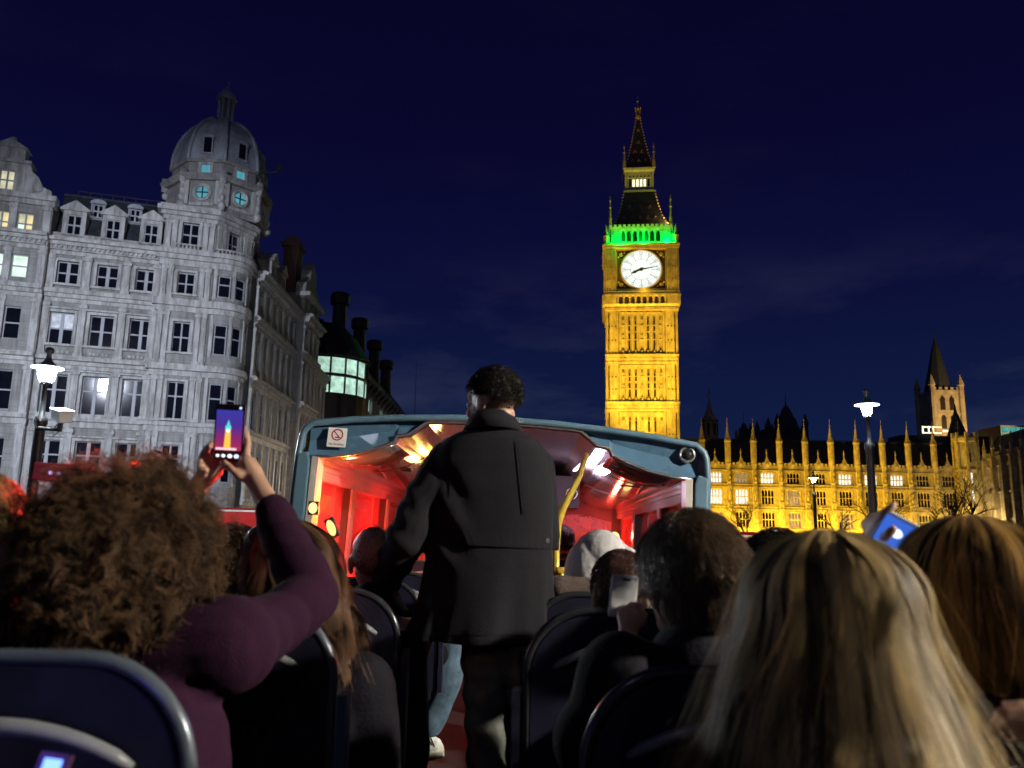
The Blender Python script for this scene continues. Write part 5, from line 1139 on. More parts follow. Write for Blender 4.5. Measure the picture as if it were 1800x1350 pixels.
def vnoise(co, f, seed):
    """cheap smooth noise for cloth: warped sines"""
    r = np.random.default_rng(seed); o = np.zeros(len(co)); w = co.copy()
    for k in range(3): w = w + .25 / f * np.sin(f * .7 * (w @ r.normal(size=(3, 3)).T) + r.uniform(0, 6, 3))
    for k in range(6):
        d = r.normal(size=3); d /= np.linalg.norm(d); o += np.sin(f * (w @ d) + r.uniform(0, 6.28)) / 6
    return o
def organic(name, mb, m, voxel=.008, it=5, parent=None, disp=None):
    me = mb.mesh('tmp'); bm = bmesh.new(); bm.from_mesh(me); bmesh.ops.recalc_face_normals(bm, faces=bm.faces); bm.to_mesh(me); bm.free()
    o = bpy.data.objects.new('tmp', me); COL.objects.link(o)
    rm = o.modifiers.new('r', 'REMESH'); rm.mode = 'VOXEL'; rm.voxel_size = voxel
    s_ = o.modifiers.new('s', 'SMOOTH'); s_.factor = .5; s_.iterations = it
    dg = bpy.context.evaluated_depsgraph_get(); me2 = bpy.data.meshes.new_from_object(o.evaluated_get(dg)); bpy.data.objects.remove(o); bpy.data.meshes.remove(me)
    if disp:
        n = len(me2.vertices); co = np.zeros(n * 3); me2.vertices.foreach_get('co', co); co = co.reshape(-1, 3); no = np.zeros(n * 3); me2.vertices.foreach_get('normal', no); no = no.reshape(-1, 3)
        co = co + no * disp(co)[:, None]; me2.vertices.foreach_set('co', co.ravel()); me2.update()
    me2.polygons.foreach_set('use_smooth', [True] * len(me2.polygons)); me2.materials.clear(); me2.materials.append(m); me2.name = name
    return put(name, me2, parent)
def Rot(yaw=0, pitch=0, roll=0): return (Matrix.Rotation(rad(yaw), 3, 'Z') @ Matrix.Rotation(rad(pitch), 3, 'X') @ Matrix.Rotation(rad(roll), 3, 'Y'))
def head_blobs(mb, C, R, s=1.0):
    C = Vector(C); L = lambda x, y, z: C + R @ (Vector((x, y, z)) * s)
    def B(x, y, z, a, b, c, n=16, m=12): mb.ball(L(x, y, z), a * s, b * s, c * s, n, m, R)
    B(0, -.012, .03, .076, .097, .088); B(0, .03, -.035, .062, .068, .08); B(0, .05, -.085, .045, .045, .036); B(0, .075, .035, .05, .03, .03)
    B(0, .098, -.03, .013, .018, .026); B(0, .108, -.042, .016, .014, .011); B(0, .092, -.075, .024, .014, .007); B(0, .09, -.09, .022, .014, .008); B(0, .085, -.112, .022, .018, .015)
    for q in (-1, 1):
        B(q * .036, .075, -.035, .024, .022, .022); B(q * .077, -.008, -.018, .010, .026, .034); B(q * .083, -.02, -.012, .006, .014, .022); B(q * .075, -.004, -.045, .008, .012, .012)
    return L
def neck_to(mb, C, R, base, r=.055): C = Vector(C); mb.capsule(C + R @ Vector((0, -.03, -.05)), Vector(base), r, r * 1.12)
def tubes(P, Rr, n=3):
    """(N,K,3) strand points and (N,K) radii to thin tubes"""
    N, K, _ = P.shape; T = np.gradient(P, axis=1); T /= np.linalg.norm(T, axis=2, keepdims=True) + 1e-9
    ref = np.where(np.abs(T[..., 2:3]) < .9, np.array([0, 0, 1.0]), np.array([1.0, 0, 0])); A = np.cross(T, ref); A /= np.linalg.norm(A, axis=2, keepdims=True) + 1e-9; Bn = np.cross(T, A)
    ang = np.arange(n) * 2 * np.pi / n
    V = P[:, :, None, :] + Rr[:, :, None, None] * (A[:, :, None, :] * np.cos(ang)[None, None, :, None] + Bn[:, :, None, :] * np.sin(ang)[None, None, :, None])
    base = (np.arange(N)[:, None, None] * K + np.arange(K - 1)[None, :, None]) * n; j = np.arange(n)[None, None, :]; j2 = (j + 1) % n
    Q = np.stack([base + j, base + j2, base + n + j2, base + n + j], axis=-1).reshape(-1, 4)
    return V.reshape(-1, 3), Q
def ribbons(P, Rr, C):
    N, K, _ = P.shape; T = np.gradient(P, axis=1); O = P - np.asarray(C); B = np.cross(T, O); B /= np.linalg.norm(B, axis=2, keepdims=True) + 1e-9
    V = np.stack([P - B * Rr[..., None], P + B * Rr[..., None]], axis=2); base = (np.arange(N)[:, None] * K + np.arange(K - 1)[None]) * 2
    return V.reshape(-1, 3), np.stack([base, base + 1, base + 3, base + 2], -1).reshape(-1, 4)
def hair_obj(name, P, Rr, m, parent, tone, n=3, C=None):
    if C is not None: V, Q = ribbons(P, Rr, C); return put(name, fast_mesh(name, V, Q, m, True, np.repeat(tone, P.shape[1] * 2)), parent)
    V, Q = tubes(P, Rr, n); K = P.shape[1]; return put(name, fast_mesh(name, V, Q, m, True, np.repeat(tone, K * n)), parent)
def hair_mat(name, lo, hi, rough=.48, tr=.22): return mat(name, lo, rough, attr=(lo, hi), spec=.22, trans=tr)
def profile_hair(name, parent, top, prof, n, K, m, phi=(-115, 115), depth=.8, wave=.006, wf=30, clumps=60, lean=0.0, lmin=.75, seed=1, width=.0013, spread=.03, part=0.0, back0=0.0, under=None):
    """long hair that falls from the crown; prof = (drop, half width) read down the head and shoulders"""
    r = np.random.default_rng(seed); top = np.array(top); dz = np.array([p[0] for p in prof]); rw = np.array([p[1] for p in prof])
    ph0 = np.radians(r.uniform(phi[0], phi[1], n)); ck = np.radians(np.linspace(phi[0], phi[1], clumps) + r.normal(0, 2, clumps)); idx = np.argmin(np.abs(ph0[:, None] - ck[None]), axis=1)
    L = (lmin + (1 - lmin) * r.random(clumps))[idx] * (1 - .12 * r.random(n) ** 2); t = np.linspace(0, 1, K)[None]
    fz = np.linspace(0, dz[-1], 400); R_h = np.interp(.10, dz, rw); cap_ = R_h * np.sqrt(np.clip(1 - (1 - np.clip(fz / .10, 0, 1)) ** 2.3, 0, 1)); fr = np.where(fz < .10, cap_, np.interp(fz, dz, rw)); kz = np.ones(15) / 15; fr = np.concatenate([fr[:20], np.convolve(fr, kz, 'same')[20:-8], fr[-8:]]); fr = np.maximum.accumulate(fr[:200]).tolist() + fr[200:].tolist(); fr = np.array(fr)
    sa = np.concatenate([[0], np.cumsum(np.hypot(np.diff(fz), np.diff(fr)))]); z = np.interp(t * (L * sa[-1])[:, None], sa, fz); layer = r.random(n) ** .5; cph = r.uniform(0, 6.28, clumps)[idx]; cam_ = r.uniform(.4, 1.3, clumps)[idx]; cl = r.uniform(-1, 1, clumps)[idx]
    cs = np.clip(t * 1.4, 0, 1) * .80; ph = ph0[:, None] * (1 - cs) + ck[idx][:, None] * cs + r.normal(0, spread, n)[:, None] * t
    ph = ph + (.05 * np.sin(9 * z + cph[:, None] * 3) + .03 * np.sin(21 * z + cph[:, None])) * cam_[:, None] * np.clip(t * 1.5, 0, 1); ph = ph + wave * 5 * cam_[:, None] * np.sin(wf * z + cph[:, None]) * np.clip(t * 2, 0, 1)
    rr = np.interp(t * (L * sa[-1])[:, None], sa, fr) * (.90 + .10 * layer)[:, None] * (1 + .12 * cl[:, None] * np.clip(t * 1.6, 0, 1)) + wave * cam_[:, None] * np.sin(wf * .8 * z + cph[:, None] * 2) * np.clip(t * 2, 0, 1) + r.normal(0, .0022, n)[:, None] * t
    x = rr * np.sin(ph) + lean * z + part * (1 - t) * .02; y = -rr * np.cos(ph) * depth + back0 * t
    P = np.stack([top[0] + x, top[1] + y, top[2] - z], -1); W_ = width * (1.15 - .75 * t) * np.ones((n, 1)); tone = np.clip(.45 + .40 * r.normal(size=clumps)[idx] + .18 * r.normal(size=n), 0, 1)
    fly = (r.random(n) < .09)[:, None, None]; P = P + fly * (t[..., None] ** 1.5) * r.normal(0, .028, (n, 1, 3)) * np.array([1, 1, .3])
    if under:
        mb = MB(); idz = np.linspace(0, len(fz) - 1, 26).astype(int); rings_ = []
        for i in idz: rings_.append([(top[0] + .86 * fr[i] * math.sin(a_) + lean * fz[i], top[1] - .86 * fr[i] * math.cos(a_) * depth + back0 * fz[i] / fz[-1], top[2] - .006 - fz[i] * (.80 + .05 * math.sin(a_ * 7))) for a_ in np.radians(np.linspace(phi[0], phi[1], 40))])
        mb.loft(rings_, cap=False, closed=False).build('under_layer', under, parent, smooth=True)
    return hair_obj(name, P, W_, m, parent, tone, C=top - np.array([0, 0, .12]))
def short_hair(name, parent, C, R, n, length, m, seed=1, s=1.0, lift=.55, comb=(0, -.5, -.4), width=.0011, zmin=-.35, K=6, curl=0.0, vol=1.03, top_len=1.0):
    """short hair that grows out of the scalp and lies along the comb direction"""
    r = np.random.default_rng(seed); d = r.normal(size=(n * 3, 3)); d /= np.linalg.norm(d, axis=1, keepdims=True)
    ok = (d[:, 2] > zmin - .25 * (d[:, 1] < -.2)) & ~((d[:, 1] > .30) & (d[:, 2] < .42)) & ~((np.abs(d[:, 0]) > .8) & (d[:, 2] < -.1)); d = d[ok][:n]
    ax = np.array([.079, .100, .092]) * s * vol; p = d * ax + np.array([0, -.012, .03]) * s; nr = d / ax; nr /= np.linalg.norm(nr, axis=1, keepdims=True)
    cb = np.array(comb, float)[None] + .35 * r.normal(size=(len(d), 3)); cb = cb - (cb * nr).sum(1, keepdims=True) * nr; cb /= np.linalg.norm(cb, axis=1, keepdims=True) + 1e-9
    L = length * (.6 + .6 * r.random(len(d))) * (1 + (top_len - 1) * np.clip(d[:, 2], 0, 1)); t = np.linspace(0, 1, K); lf = lift * (.7 + .6 * r.random(len(d)))
    P = np.stack([p + L[:, None] * (nr * (lf[:, None] * q * (1 - .45 * q)) + cb * (1 - lf[:, None] * .6) * q ** 1.3 + np.array([0, 0, -.25]) * q * q) + curl * np.sin(q * 6 + d * 30) for q in t], 1)
    P = P @ np.array(R).T + np.array(C); W_ = width * (1.1 - .7 * t)[None] * np.ones((len(d), 1)); tone = np.clip(.5 + .3 * r.normal(size=len(d)), 0, 1)
    return hair_obj(name, P, W_, m, parent, tone)
def curly_hair(name, parent, C, rx, ry, rz, n, m, seed=3, K=22, per=8):
    """n ringlets, each a bundle of strands on one helix"""
    r = np.random.default_rng(seed); d = r.normal(size=(n, 3)); d /= np.linalg.norm(d, axis=1, keepdims=True); d = d[(d[:, 1] < .55)]; n = len(d)
    lump = 1 + .09 * vnoise(d, 5.0, 5) + .06 * vnoise(d, 13.0, 6); out = .55 + .47 * r.random(n) ** .5
    tip = d * np.array([rx, ry, rz]) * (lump * out)[:, None]; root = d * np.array([rx, ry, rz]) * .42; hang = np.array([0, 0, -1.0]) * (.03 + .06 * r.random(n))[:, None]
    t = np.linspace(0, 1, K)[None, :, None]; P0 = root[:, None] * (1 - t) + tip[:, None] * t + hang[:, None] * t * t + .05 * t * (1 - t) * r.normal(size=(n, 1, 3))
    a = np.cross(d, r.normal(size=(n, 3))); a /= np.linalg.norm(a, axis=1, keepdims=True); b = np.cross(d, a); tr_ = (r.uniform(2.2, 3.8, n) * np.where(r.random(n) < .5, -1, 1))[:, None]; ph = r.uniform(0, 6.28, n)[:, None] + tr_ * 6.28 * t[..., 0]
    cr0 = (r.uniform(.011, .019, n))[:, None] * np.clip(t[..., 0] * 1.8, .25, 1); tn = np.clip(.42 + .40 * r.normal(size=n), 0, 1); cr0 = cr0 * (.6 + .8 * r.random((n, 1))); Ps = []; tones = []
    for k in range(per):
        p2 = ph + r.normal(0, .20, (n, 1)); c2 = cr0 * (1 + r.normal(0, .12, (n, 1)))
        Ps.append(P0 + c2[..., None] * (np.cos(p2)[..., None] * a[:, None] + np.sin(p2)[..., None] * b[:, None]) + .0016 * r.normal(size=(n, 1, 3)) + .004 * t * r.normal(size=(n, 1, 3)) + np.array(C)); tones.append(np.clip(tn + .1 * r.normal(size=n), 0, 1))
    P = np.concatenate(Ps); W_ = (r.uniform(.0005, .0010, len(P)))[:, None] * np.ones((1, K)); tones = np.concatenate(tones)
    nf = 2600; df = r.normal(size=(nf, 3)); df /= np.linalg.norm(df, axis=1, keepdims=True); df = df[df[:, 1] < .6]; nf = len(df)   # loose frizz round the outline
    tf = np.linspace(0, 1, K)[None, :, None]; Pf = df[:, None] * np.array([rx, ry, rz]) * (.80 + tf * (.14 + .24 * r.random((nf, 1, 1)) ** 1.5)) + np.array([0, 0, -.03]) * tf + .010 * np.sin(tf * r.uniform(6, 16, (nf, 1, 1)) + r.uniform(0, 6, (nf, 1, 3))) * tf + np.array(C)
    P = np.concatenate([P, Pf]); W_ = np.concatenate([W_, np.full((nf, K), .0004)]); tones = np.concatenate([tones, np.clip(.6 + .2 * r.normal(size=nf), 0, 1)])
    return hair_obj(name, P, W_, m, parent, tones)
def hand_blobs(mb, palm, fingers, rp=.026):
    """palm: list of points of the palm; fingers: joint chains, knuckle first"""
    for a, b in zip(palm, palm[1:]): mb.capsule(a, b, rp, rp * .92)
    for f in fingers:
        rs = [.0098, .0092, .0084, .0074][:len(f)]; mb.chain(list(zip(f, rs)))
def cloth_folds(amp, f, seed): return lambda co: amp * vnoise(co, f, seed) + amp * .5 * vnoise(co, f * 2.3, seed + 1)
def person(name_label, mb, m=None, voxel=.0075, it=4): 
    o = organic('person', mb, m or skin, voxel, it); tag(o, name_label, 'person', 'passengers on the top deck'); return o
def torso_blobs(mb, C, w=.19, hipz=3.2, dy=-.02, fat=1.0, lean=0.0):
    """seated trunk under a head centre C"""
    C = Vector(C); sz = C.z - .27; mb.capsule((C.x - w + .03, C.y + dy, sz), (C.x + w - .03, C.y + dy, sz), .075 * fat, .075 * fat)
    mb.capsule((C.x - .08, C.y + dy - .01, sz - .03), (C.x - .09, C.y + dy - .04 + lean, hipz), .115 * fat, .125 * fat); mb.capsule((C.x + .08, C.y + dy - .01, sz - .03), (C.x + .09, C.y + dy - .04 + lean, hipz), .115 * fat, .125 * fat)
    mb.capsule((C.x, C.y - .03, C.z - .15 + (fat - 1) * .12), (C.x, C.y + dy, sz + .02), .062 * fat ** 2, .10 * fat)
def legs_blobs(mb, C, hipz=3.2, r=.075):
    C = Vector(C)
    for s in (-1, 1): mb.capsule((C.x + s * .09, C.y, hipz), (C.x + s * .10, C.y + .36, hipz + .02), r * 1.1, r * .85); mb.capsule((C.x + s * .10, C.y + .36, hipz + .02), (C.x + s * .10, C.y + .36, 2.86), r * .82, r * .55); mb.capsule((C.x + s * .10, C.y + .34, 2.80), (C.x + s * .10, C.y + .5, 2.79), .04, .035)
def arms_default(mb, C, s, w=.19, r=1.0):
    C = Vector(C); sh_ = Vector((C.x + s * w, C.y - .02, C.z - .28)); el = sh_ + Vector((s * .05, .05, -.26)); wr = el + Vector((-s * .06, .22, .04)); mb.chain([(sh_, .068 * r), (el, .055 * r), (wr, .042 * r)]); return sh_, el, wr
# ------------------------------------------------------------------ the standing man
MY = 2.8
hc = at(866, 708, MY); HR = Rot(yaw=50, pitch=-4)
b = MB(); L = head_blobs(b, hc, HR, .94); nb = at(866, 765, MY); neck_to(b, hc, HR, nb, .056)
shL, elL, wrL = at(785, 815, MY), at(716, 945, 2.74), at(671, 1035, 2.92); shR, elR, wrR = at(940, 822, MY), at(950, 940, 2.86), at(905, 900, 3.12)
b.capsule(at(800, 800, MY), at(925, 805, MY), .07, .07); b.capsule(at(850, 820, MY), at(860, 1060, MY), .11, .11); b.capsule(nb, at(855, 810, MY), .06, .10)
b.chain([(shL, .05), (elL, .042), (wrL, .032)]); b.chain([(shR, .05), (elR, .042), (wrR, .032)])
hipL, hipR = at(852, 1120, MY), at(916, 1120, MY); kL, kR = at(858, 1345, 2.76), at(924, 1345, 2.84); aL, aR = Vector((kL.x - .01, 2.72, 2.84)), Vector((kR.x + .01, 2.85, 2.84))
for h_, k_, a_ in ((hipL, kL, aL), (hipR, kR, aR)): b.chain([(h_, .07), (k_, .05), (a_, .045)]); b.capsule(a_ + Vector((0, -.04, -.04)), a_ + Vector((-.02, .17, -.05)), .04, .035)
W0 = wrL; hand_blobs(b, [wrL, at(662, 1062, 2.95), at(664, 1075, 2.96)], [[at(652, 1072, 2.96), at(648, 1090, 2.97), at(654, 1100, 2.98)], [at(660, 1078, 2.95), at(657, 1098, 2.96), at(662, 1108, 2.97)], [at(668, 1078, 2.94), at(667, 1098, 2.95), at(671, 1106, 2.96)], [at(675, 1074, 2.94), at(676, 1092, 2.95)], [at(676, 1058, 2.93), at(688, 1070, 2.92), at(692, 1080, 2.93)]], .03)
hand_blobs(b, [wrR, wrR + Vector((-.03, .07, .03))], [[wrR + Vector((-.05 + .02 * k, .10, .03)), wrR + Vector((-.05 + .02 * k, .14, .02)), wrR + Vector((-.05 + .02 * k, .13, -.01))] for k in range(4)] + [[wrR + Vector((-.06, .05, .03)), wrR + Vector((-.085, .08, .04))]])
MAN = person('man in a long charcoal wool coat standing in the aisle with his back to us', b, skin, .006, 3)
for q in (-1, 1): MB().ball(L(q * .031, .088, .0), .0125, n=12, m=8).build('eye', eye_m, MAN, smooth=True)
# coat: one lofted trunk with folds that deepen to the hem, sleeves grown into it
rows_c = [(752, 828, 902, .075), (762, 803, 926, .095), (774, 784, 945, .112), (792, 768, 960, .125), (815, 757, 967, .135), (860, 752, 971, .142), (900, 752, 971, .142), (950, 752, 969, .138), (1000, 746, 970, .142), (1050, 738, 971, .150), (1090, 727, 971, .158), (1124, 716, 971, .165)]
cb = MB(); rings = []
for i, (v, xl, xr, dp) in enumerate(rows_c):
    c0, a0, a1_ = at((xl + xr) / 2, v, MY), at(xl, v, MY), at(xr, v, MY); hw = (a1_ - a0).length / 2; ring = []; f = max(0, (i - 6) / 5)
    for j in range(96):
        th = 2 * math.pi * j / 96; ct, st = math.cos(th), math.sin(th); k = 1 + f * f * (.035 * math.cos(9 * th + 1.0) + .028 * math.cos(14 * th + .4 + i * .15))
        sx2 = math.copysign(abs(ct) ** .82, ct); sy2 = math.copysign(abs(st) ** .82, st); ring.append((c0.x + hw * sx2 * k, c0.y + dp * sy2 * k + .012 * f * math.sin(5 * th), c0.z))
    rings.append(ring)
cb.loft(rings); cb.chain([(at(790, 812, MY), .078), (at(750, 880, 2.76), .078), (elL, .070), (wrL, .050)]); cb.chain([(at(935, 822, MY), .080), (elR, .068), (wrR, .050)])
def coat_disp(co):
    low = np.clip((at(850, 960, MY).z - co[:, 2]) / .25, 0, 1); arm = np.clip((at(745, 900, MY).x - co[:, 0]) / .04, 0, 1)
    d = np.array(wrL - shL); d /= np.linalg.norm(d); s_ = (co - np.array(shL)) @ d
    return .0022 * vnoise(co, 26, 3) + .0075 * low * vnoise(co * np.array([1, 1, .12]), 48, 8) + arm * .004 * np.sin(s_ * 75 + 4 * vnoise(co, 18, 2)) + .007 * vnoise(co * np.array([1, 1, .5]), 13, 9) + .010 * np.exp(-(((co[:, 0] - at(790, 900, MY).x) / .07) ** 2)) * np.sin(42 * (co[:, 2] * .8 + co[:, 0]) + 2 * vnoise(co, 9, 21)) * np.clip((at(0, 800, MY).z - co[:, 2]) * 9, 0, 1) * np.clip((co[:, 2] - at(0, 1000, MY).z) * 9, 0, 1)
coat = organic('coat', cb, wool, .0075, 3, MAN, coat_disp)
from mathutils.bvhtree import BVHTree
bvh = BVHTree.FromPolygons([v.co.copy() for v in coat.data.vertices], [tuple(p.vertices) for p in coat.data.polygons])
def on_coat(u, v, off=0.0):
    d = (CM @ Vector(((u - 900) / FPX, (675 - v) / FPX, -1.0))).normalized(); h = bvh.ray_cast(CAMPOS, d)
    return (h[0] - d * off) if h[0] is not None else at(u, v, MY - .13)
def strip(name, pts_a, pts_b, m, parent, th=.004):
    q = MB(); A = [on_coat(*p, th) for p in pts_a]; B_ = [on_coat(*p, th) for p in pts_b]; A2 = [on_coat(*p, -.004) for p in pts_a]; B2 = [on_coat(*p, -.004) for p in pts_b]
    q.loft([[a, b_, d, c] for a, b_, d, c in zip(A, B_, B2, A2)]); return q.build(name, m, parent, smooth=False)
N_ = 14
strip('half_belt', [(800 + (968 - 800) * k / N_, 931 + 6 * k / N_) for k in range(N_ + 1)], [(800 + (968 - 800) * k / N_, 959 + 8 * k / N_) for k in range(N_ + 1)], wool, coat, .0035)
strip('belt_stitching', [(802 + 164 * k / N_, 957 + 7 * k / N_) for k in range(N_ + 1)], [(802 + 164 * k / N_, 958.2 + 7 * k / N_) for k in range(N_ + 1)], blackj, coat, .0065)
strip('back_pleat', [(905 + 13 * k / N_, 775 + 128 * k / N_) for k in range(N_ + 1)], [(909 + 12 * k / N_, 775 + 128 * k / N_) for k in range(N_ + 1)], wool, coat, .004)
strip('pleat_shade', [(909.5 + 12 * k / N_, 776 + 128 * k / N_) for k in range(N_ + 1)], [(911.2 + 11 * k / N_, 776 + 128 * k / N_) for k in range(N_ + 1)], blackj, coat, .002)  # dark strip, the shade in the pleat slit put into colour
strip('hem_band', [(745 + 222 * k / N_, 1116) for k in range(N_ + 1)], [(745 + 222 * k / N_, 1117.2) for k in range(N_ + 1)], blackj, coat, .0025)
strip('armhole_seam', [(792 - 3 * k / N_, 782 + 90 * k / N_) for k in range(N_ + 1)], [(793.4 - 3 * k / N_, 782 + 90 * k / N_) for k in range(N_ + 1)], blackj, coat, .0025)
p = on_coat(962, 951, .006); q = MB(); q.lathe([(.0085, -.002), (.0095, .001), (.007, .003), (.003, .0015)], 16); bo_ = q.build('button', black_rub, coat, tuple(p), smooth=True); bo_.rotation_euler = (rad(90), 0, rad(30))
cc = at(866, 752, MY); co_ = MB(); ringc = []
for z, r1, r2 in ((-.02, .098, .105), (.018, .080, .088), (.042, .070, .078), (.044, .076, .084), (.022, .090, .098), (-.02, .108, .116)):
    ringc.append([(cc.x + r1 * math.cos(t * math.pi / 16), cc.y + .0 + r2 * math.sin(t * math.pi / 16), cc.z + z - .012 * math.sin(t * math.pi / 16)) for t in range(32)])
co_.loft(ringc + [ringc[0]], cap=False); co_.build('collar', wool, coat, smooth=True)
tb = MB()
for h_, k_, a_, s in ((hipL, kL, aL, 1), (hipR, kR, aR, 2)): tb.chain([(h_ + Vector((0, 0, .06)), .085), (h_, .084), (h_.lerp(k_, .5), .076), (k_, .070), (a_, .066)])
tb.capsule(at(850, 1085, MY), at(915, 1085, MY), .10, .10)
organic('trousers', tb, olive_t, .0075, 3, MAN, lambda co: .009 * np.sin(co[:, 2] * 62 + 3.2 * vnoise(co, 12, 4) + co[:, 0] * 20) * (.4 + .6 * np.clip(vnoise(co, 9, 6) + .5, 0, 1)) + .004 * vnoise(co, 34, 7))
bh = hair_mat('black_hair', (.006, .005, .006), (.035, .03, .03), .3)
short_hair('hair', MAN, hc, HR, 7000, .036, bh, 4, .94, .6, (0, .6, .5), .0011, -.15, 7, top_len=1.7)
short_hair('cropped_sides', MAN, hc, HR, 3000, .010, bh, 5, .94, .5, (0, -.5, -.4), .0009, -.5, 4)

# ------------------------------------------------------------------ curly-haired passenger filming with a phone
CY = 1.40; ch_ = at(205, 1000, CY)
b = MB(); R0 = Rot(-6, 4); head_blobs(b, ch_, R0); neck_to(b, ch_, R0, ch_ + Vector((0, -.02, -.2)))
csR, ceR, cwR = at(400, 1135, 1.42), at(548, 1048, 1.62), at(474, 888, 1.73); csL, ceL, cwL = at(70, 1140, 1.42), at(230, 1060, 1.72), at(338, 872, 1.80)
b.capsule(csL, csR, .06, .06); b.capsule(ch_ + Vector((0, -.02, -.28)), ch_ + Vector((.02, -.05, -.62)), .12, .13); b.chain([(csR, .05), (at(480, 1100, 1.52), .036), (ceR, .034), (at(495, 940, 1.70), .031), (cwR, .027)]); b.chain([(csL, .055), (ceL, .042), (cwL, .027)])
legs_blobs(b, Vector((ch_.x, 1.35, 0)), 3.22, .065)
hand_blobs(b, [at(468, 880, 1.74), at(446, 838, 1.79), at(436, 818, 1.805)], [
    [at(433, 806, 1.815), at(436, 778, 1.835), at(430, 758, 1.845), at(424, 742, 1.85)],
    [at(428, 812, 1.82), at(424, 792, 1.85), at(408, 778, 1.858), at(396, 774, 1.858)],
    [at(427, 824, 1.82), at(420, 806, 1.85), at(404, 796, 1.858), at(394, 792, 1.858)],
    [at(430, 836, 1.82), at(420, 822, 1.85), at(404, 815, 1.856)],
    [at(440, 846, 1.785), at(420, 836, 1.77), at(404, 822, 1.775), at(395, 812, 1.785)]], .0245)
hand_blobs(b, [cwL, at(352, 848, 1.81), at(358, 836, 1.815)], [
    [at(350, 828, 1.825), at(356, 800, 1.84), at(368, 784, 1.85), at(378, 776, 1.855)],
    [at(356, 834, 1.825), at(368, 812, 1.85), at(384, 800, 1.858)],
    [at(362, 842, 1.82), at(374, 826, 1.85), at(386, 818, 1.858)],
    [at(366, 850, 1.82), at(378, 838, 1.84), at(388, 830, 1.848)],
    [at(360, 852, 1.795), at(374, 838, 1.78), at(386, 824, 1.78), at(393, 818, 1.787)]], .0225)
CURL = person('passenger with big brown curly hair and maroon top raising a phone with both hands', b, skin, .0055, 2)
b = MB(); b.capsule(csL, csR, .082, .085); b.capsule(ch_ + Vector((-.09, -.01, -.29)), ch_ + Vector((-.08, -.06, -.68)), .13, .15); b.capsule(ch_ + Vector((.09, -.02, -.29)), ch_ + Vector((.10, -.05, -.68)), .13, .15)
b.chain([(csR, .074), (at(480, 1100, 1.52), .057), (ceR, .052), (at(495, 940, 1.70), .043), (at(481, 900, 1.725), .039)]); b.chain([(csL, .085), (ceL, .062), (at(300, 930, 1.79), .046)])
def sleeve_disp(co):
    e_ = np.linalg.norm(co - np.array(ceR), axis=1); return .011 * np.abs(np.sin(e_ * 60 + 2.5 * vnoise(co, 12, 2))) ** .7 * np.exp(-e_ * 6) + .009 * vnoise(co, 12, 5) + .004 * vnoise(co, 31, 6)
organic('maroon_top', b, maroon, .008, 3, CURL, sleeve_disp)
curly_hair('curly_hair', CURL, at(214, 945, CY), .174, .176, .174, 1250, hair_mat('brown_curls', (.011, .006, .007), (.20, .115, .06), .42, .4))
# her phone: lit screen showing the tower
pc_ = at(402, 761, 1.815)
PH = thing('raised_phone', 'phone held up by the curly-haired passenger, its lit screen framing the golden tower', 'phone', tuple(pc_)); PH.rotation_euler = (rad(8), rad(2), 0)
phone_dark = mat('phone_body', (.05, .02, .035), .3, var=.1)
MB().box(-.034, .034, .004, .012, -.066, .066).build('case', phone_dark, PH, bevel=.003); MB().box(-.0335, .0335, .0005, .004, -.0655, .0655).build('front_glass', mat('phone_front', (.01, .008, .012), .1), PH)
def grad_screen(name, stops, strength):
    m = bpy.data.materials.new(name); m.use_nodes = True; N = m.node_tree.nodes; Lk = m.node_tree.links; N.clear(); o = N.new('ShaderNodeOutputMaterial'); e_ = N.new('ShaderNodeEmission'); e_.inputs[1].default_value = strength
    t = N.new('ShaderNodeTexCoord'); s_ = N.new('ShaderNodeSeparateXYZ'); r_ = N.new('ShaderNodeValToRGB'); Lk.new(t.outputs['Generated'], s_.inputs[0]); Lk.new(s_.outputs['Z'], r_.inputs[0]); el = r_.color_ramp.elements
    el[0].position = stops[0][0]; el[0].color = (*stops[0][1], 1); el[1].position = stops[-1][0]; el[1].color = (*stops[-1][1], 1)
    for p_, c_ in stops[1:-1]: q_ = el.new(p_); q_.color = (*c_, 1)
    Lk.new(r_.outputs[0], e_.inputs[0]); Lk.new(e_.outputs[0], o.inputs[0]); return m
scr = MB().box(-.030, .030, -.0005, .0004, -.040, .052).build('screen', grad_screen('camera_view', [(0, (.55, .04, .12)), (.3, (.35, .03, .2)), (.6, (.10, .04, .38)), (1, (.06, .06, .5))], .75), PH)
def em(name, c, s=1.0): return lit_mat(name, c, s, var=.05)
m = MB(); m.prism([(-.009, -.036), (.006, -.036), (.004, .008), (-.007, .008)], -.0012, -.0006); m.build('tower_image', em('screen_gold', (1.0, .5, .06), 1.3), scr)
m = MB(); m.prism([(-.008, .0085), (.0055, .0085), (.0045, .017), (-.007, .017)], -.0012, -.0006); m.prism([(-.005, .0175), (.0025, .0175), (-.001, .03)], -.0012, -.0006); m.build('tower_top_image', em('screen_cyan', (.1, .8, .75), 1.1), scr)
m = MB(); m.ball((-.001, -.001, .005), .0042, .0006, .0042); m.build('dial_image', em('screen_white', (.9, .95, 1), 1.6), scr)
m = MB(); m.box(-.027, .02, -.0012, -.0006, -.039, -.034); m.build('street_image', em('screen_pink', (1.0, .7, .8), 1.1), scr)
for k, (x, r_) in enumerate(((-.022, .004), (-.009, .0045), (.006, .0055), (.021, .0055))): m = MB(); m.ball((x, .0, -.0525), r_, .001, r_ * .8); m.build('screen_button', em('button_white', (.75, .9, 1.0), 1.6), PH)
m = MB(); m.ball((.024, 0, .058), .003, .001, .003); m.build('status_icon', em('status_white', (.7, .8, 1), 1.2), PH)
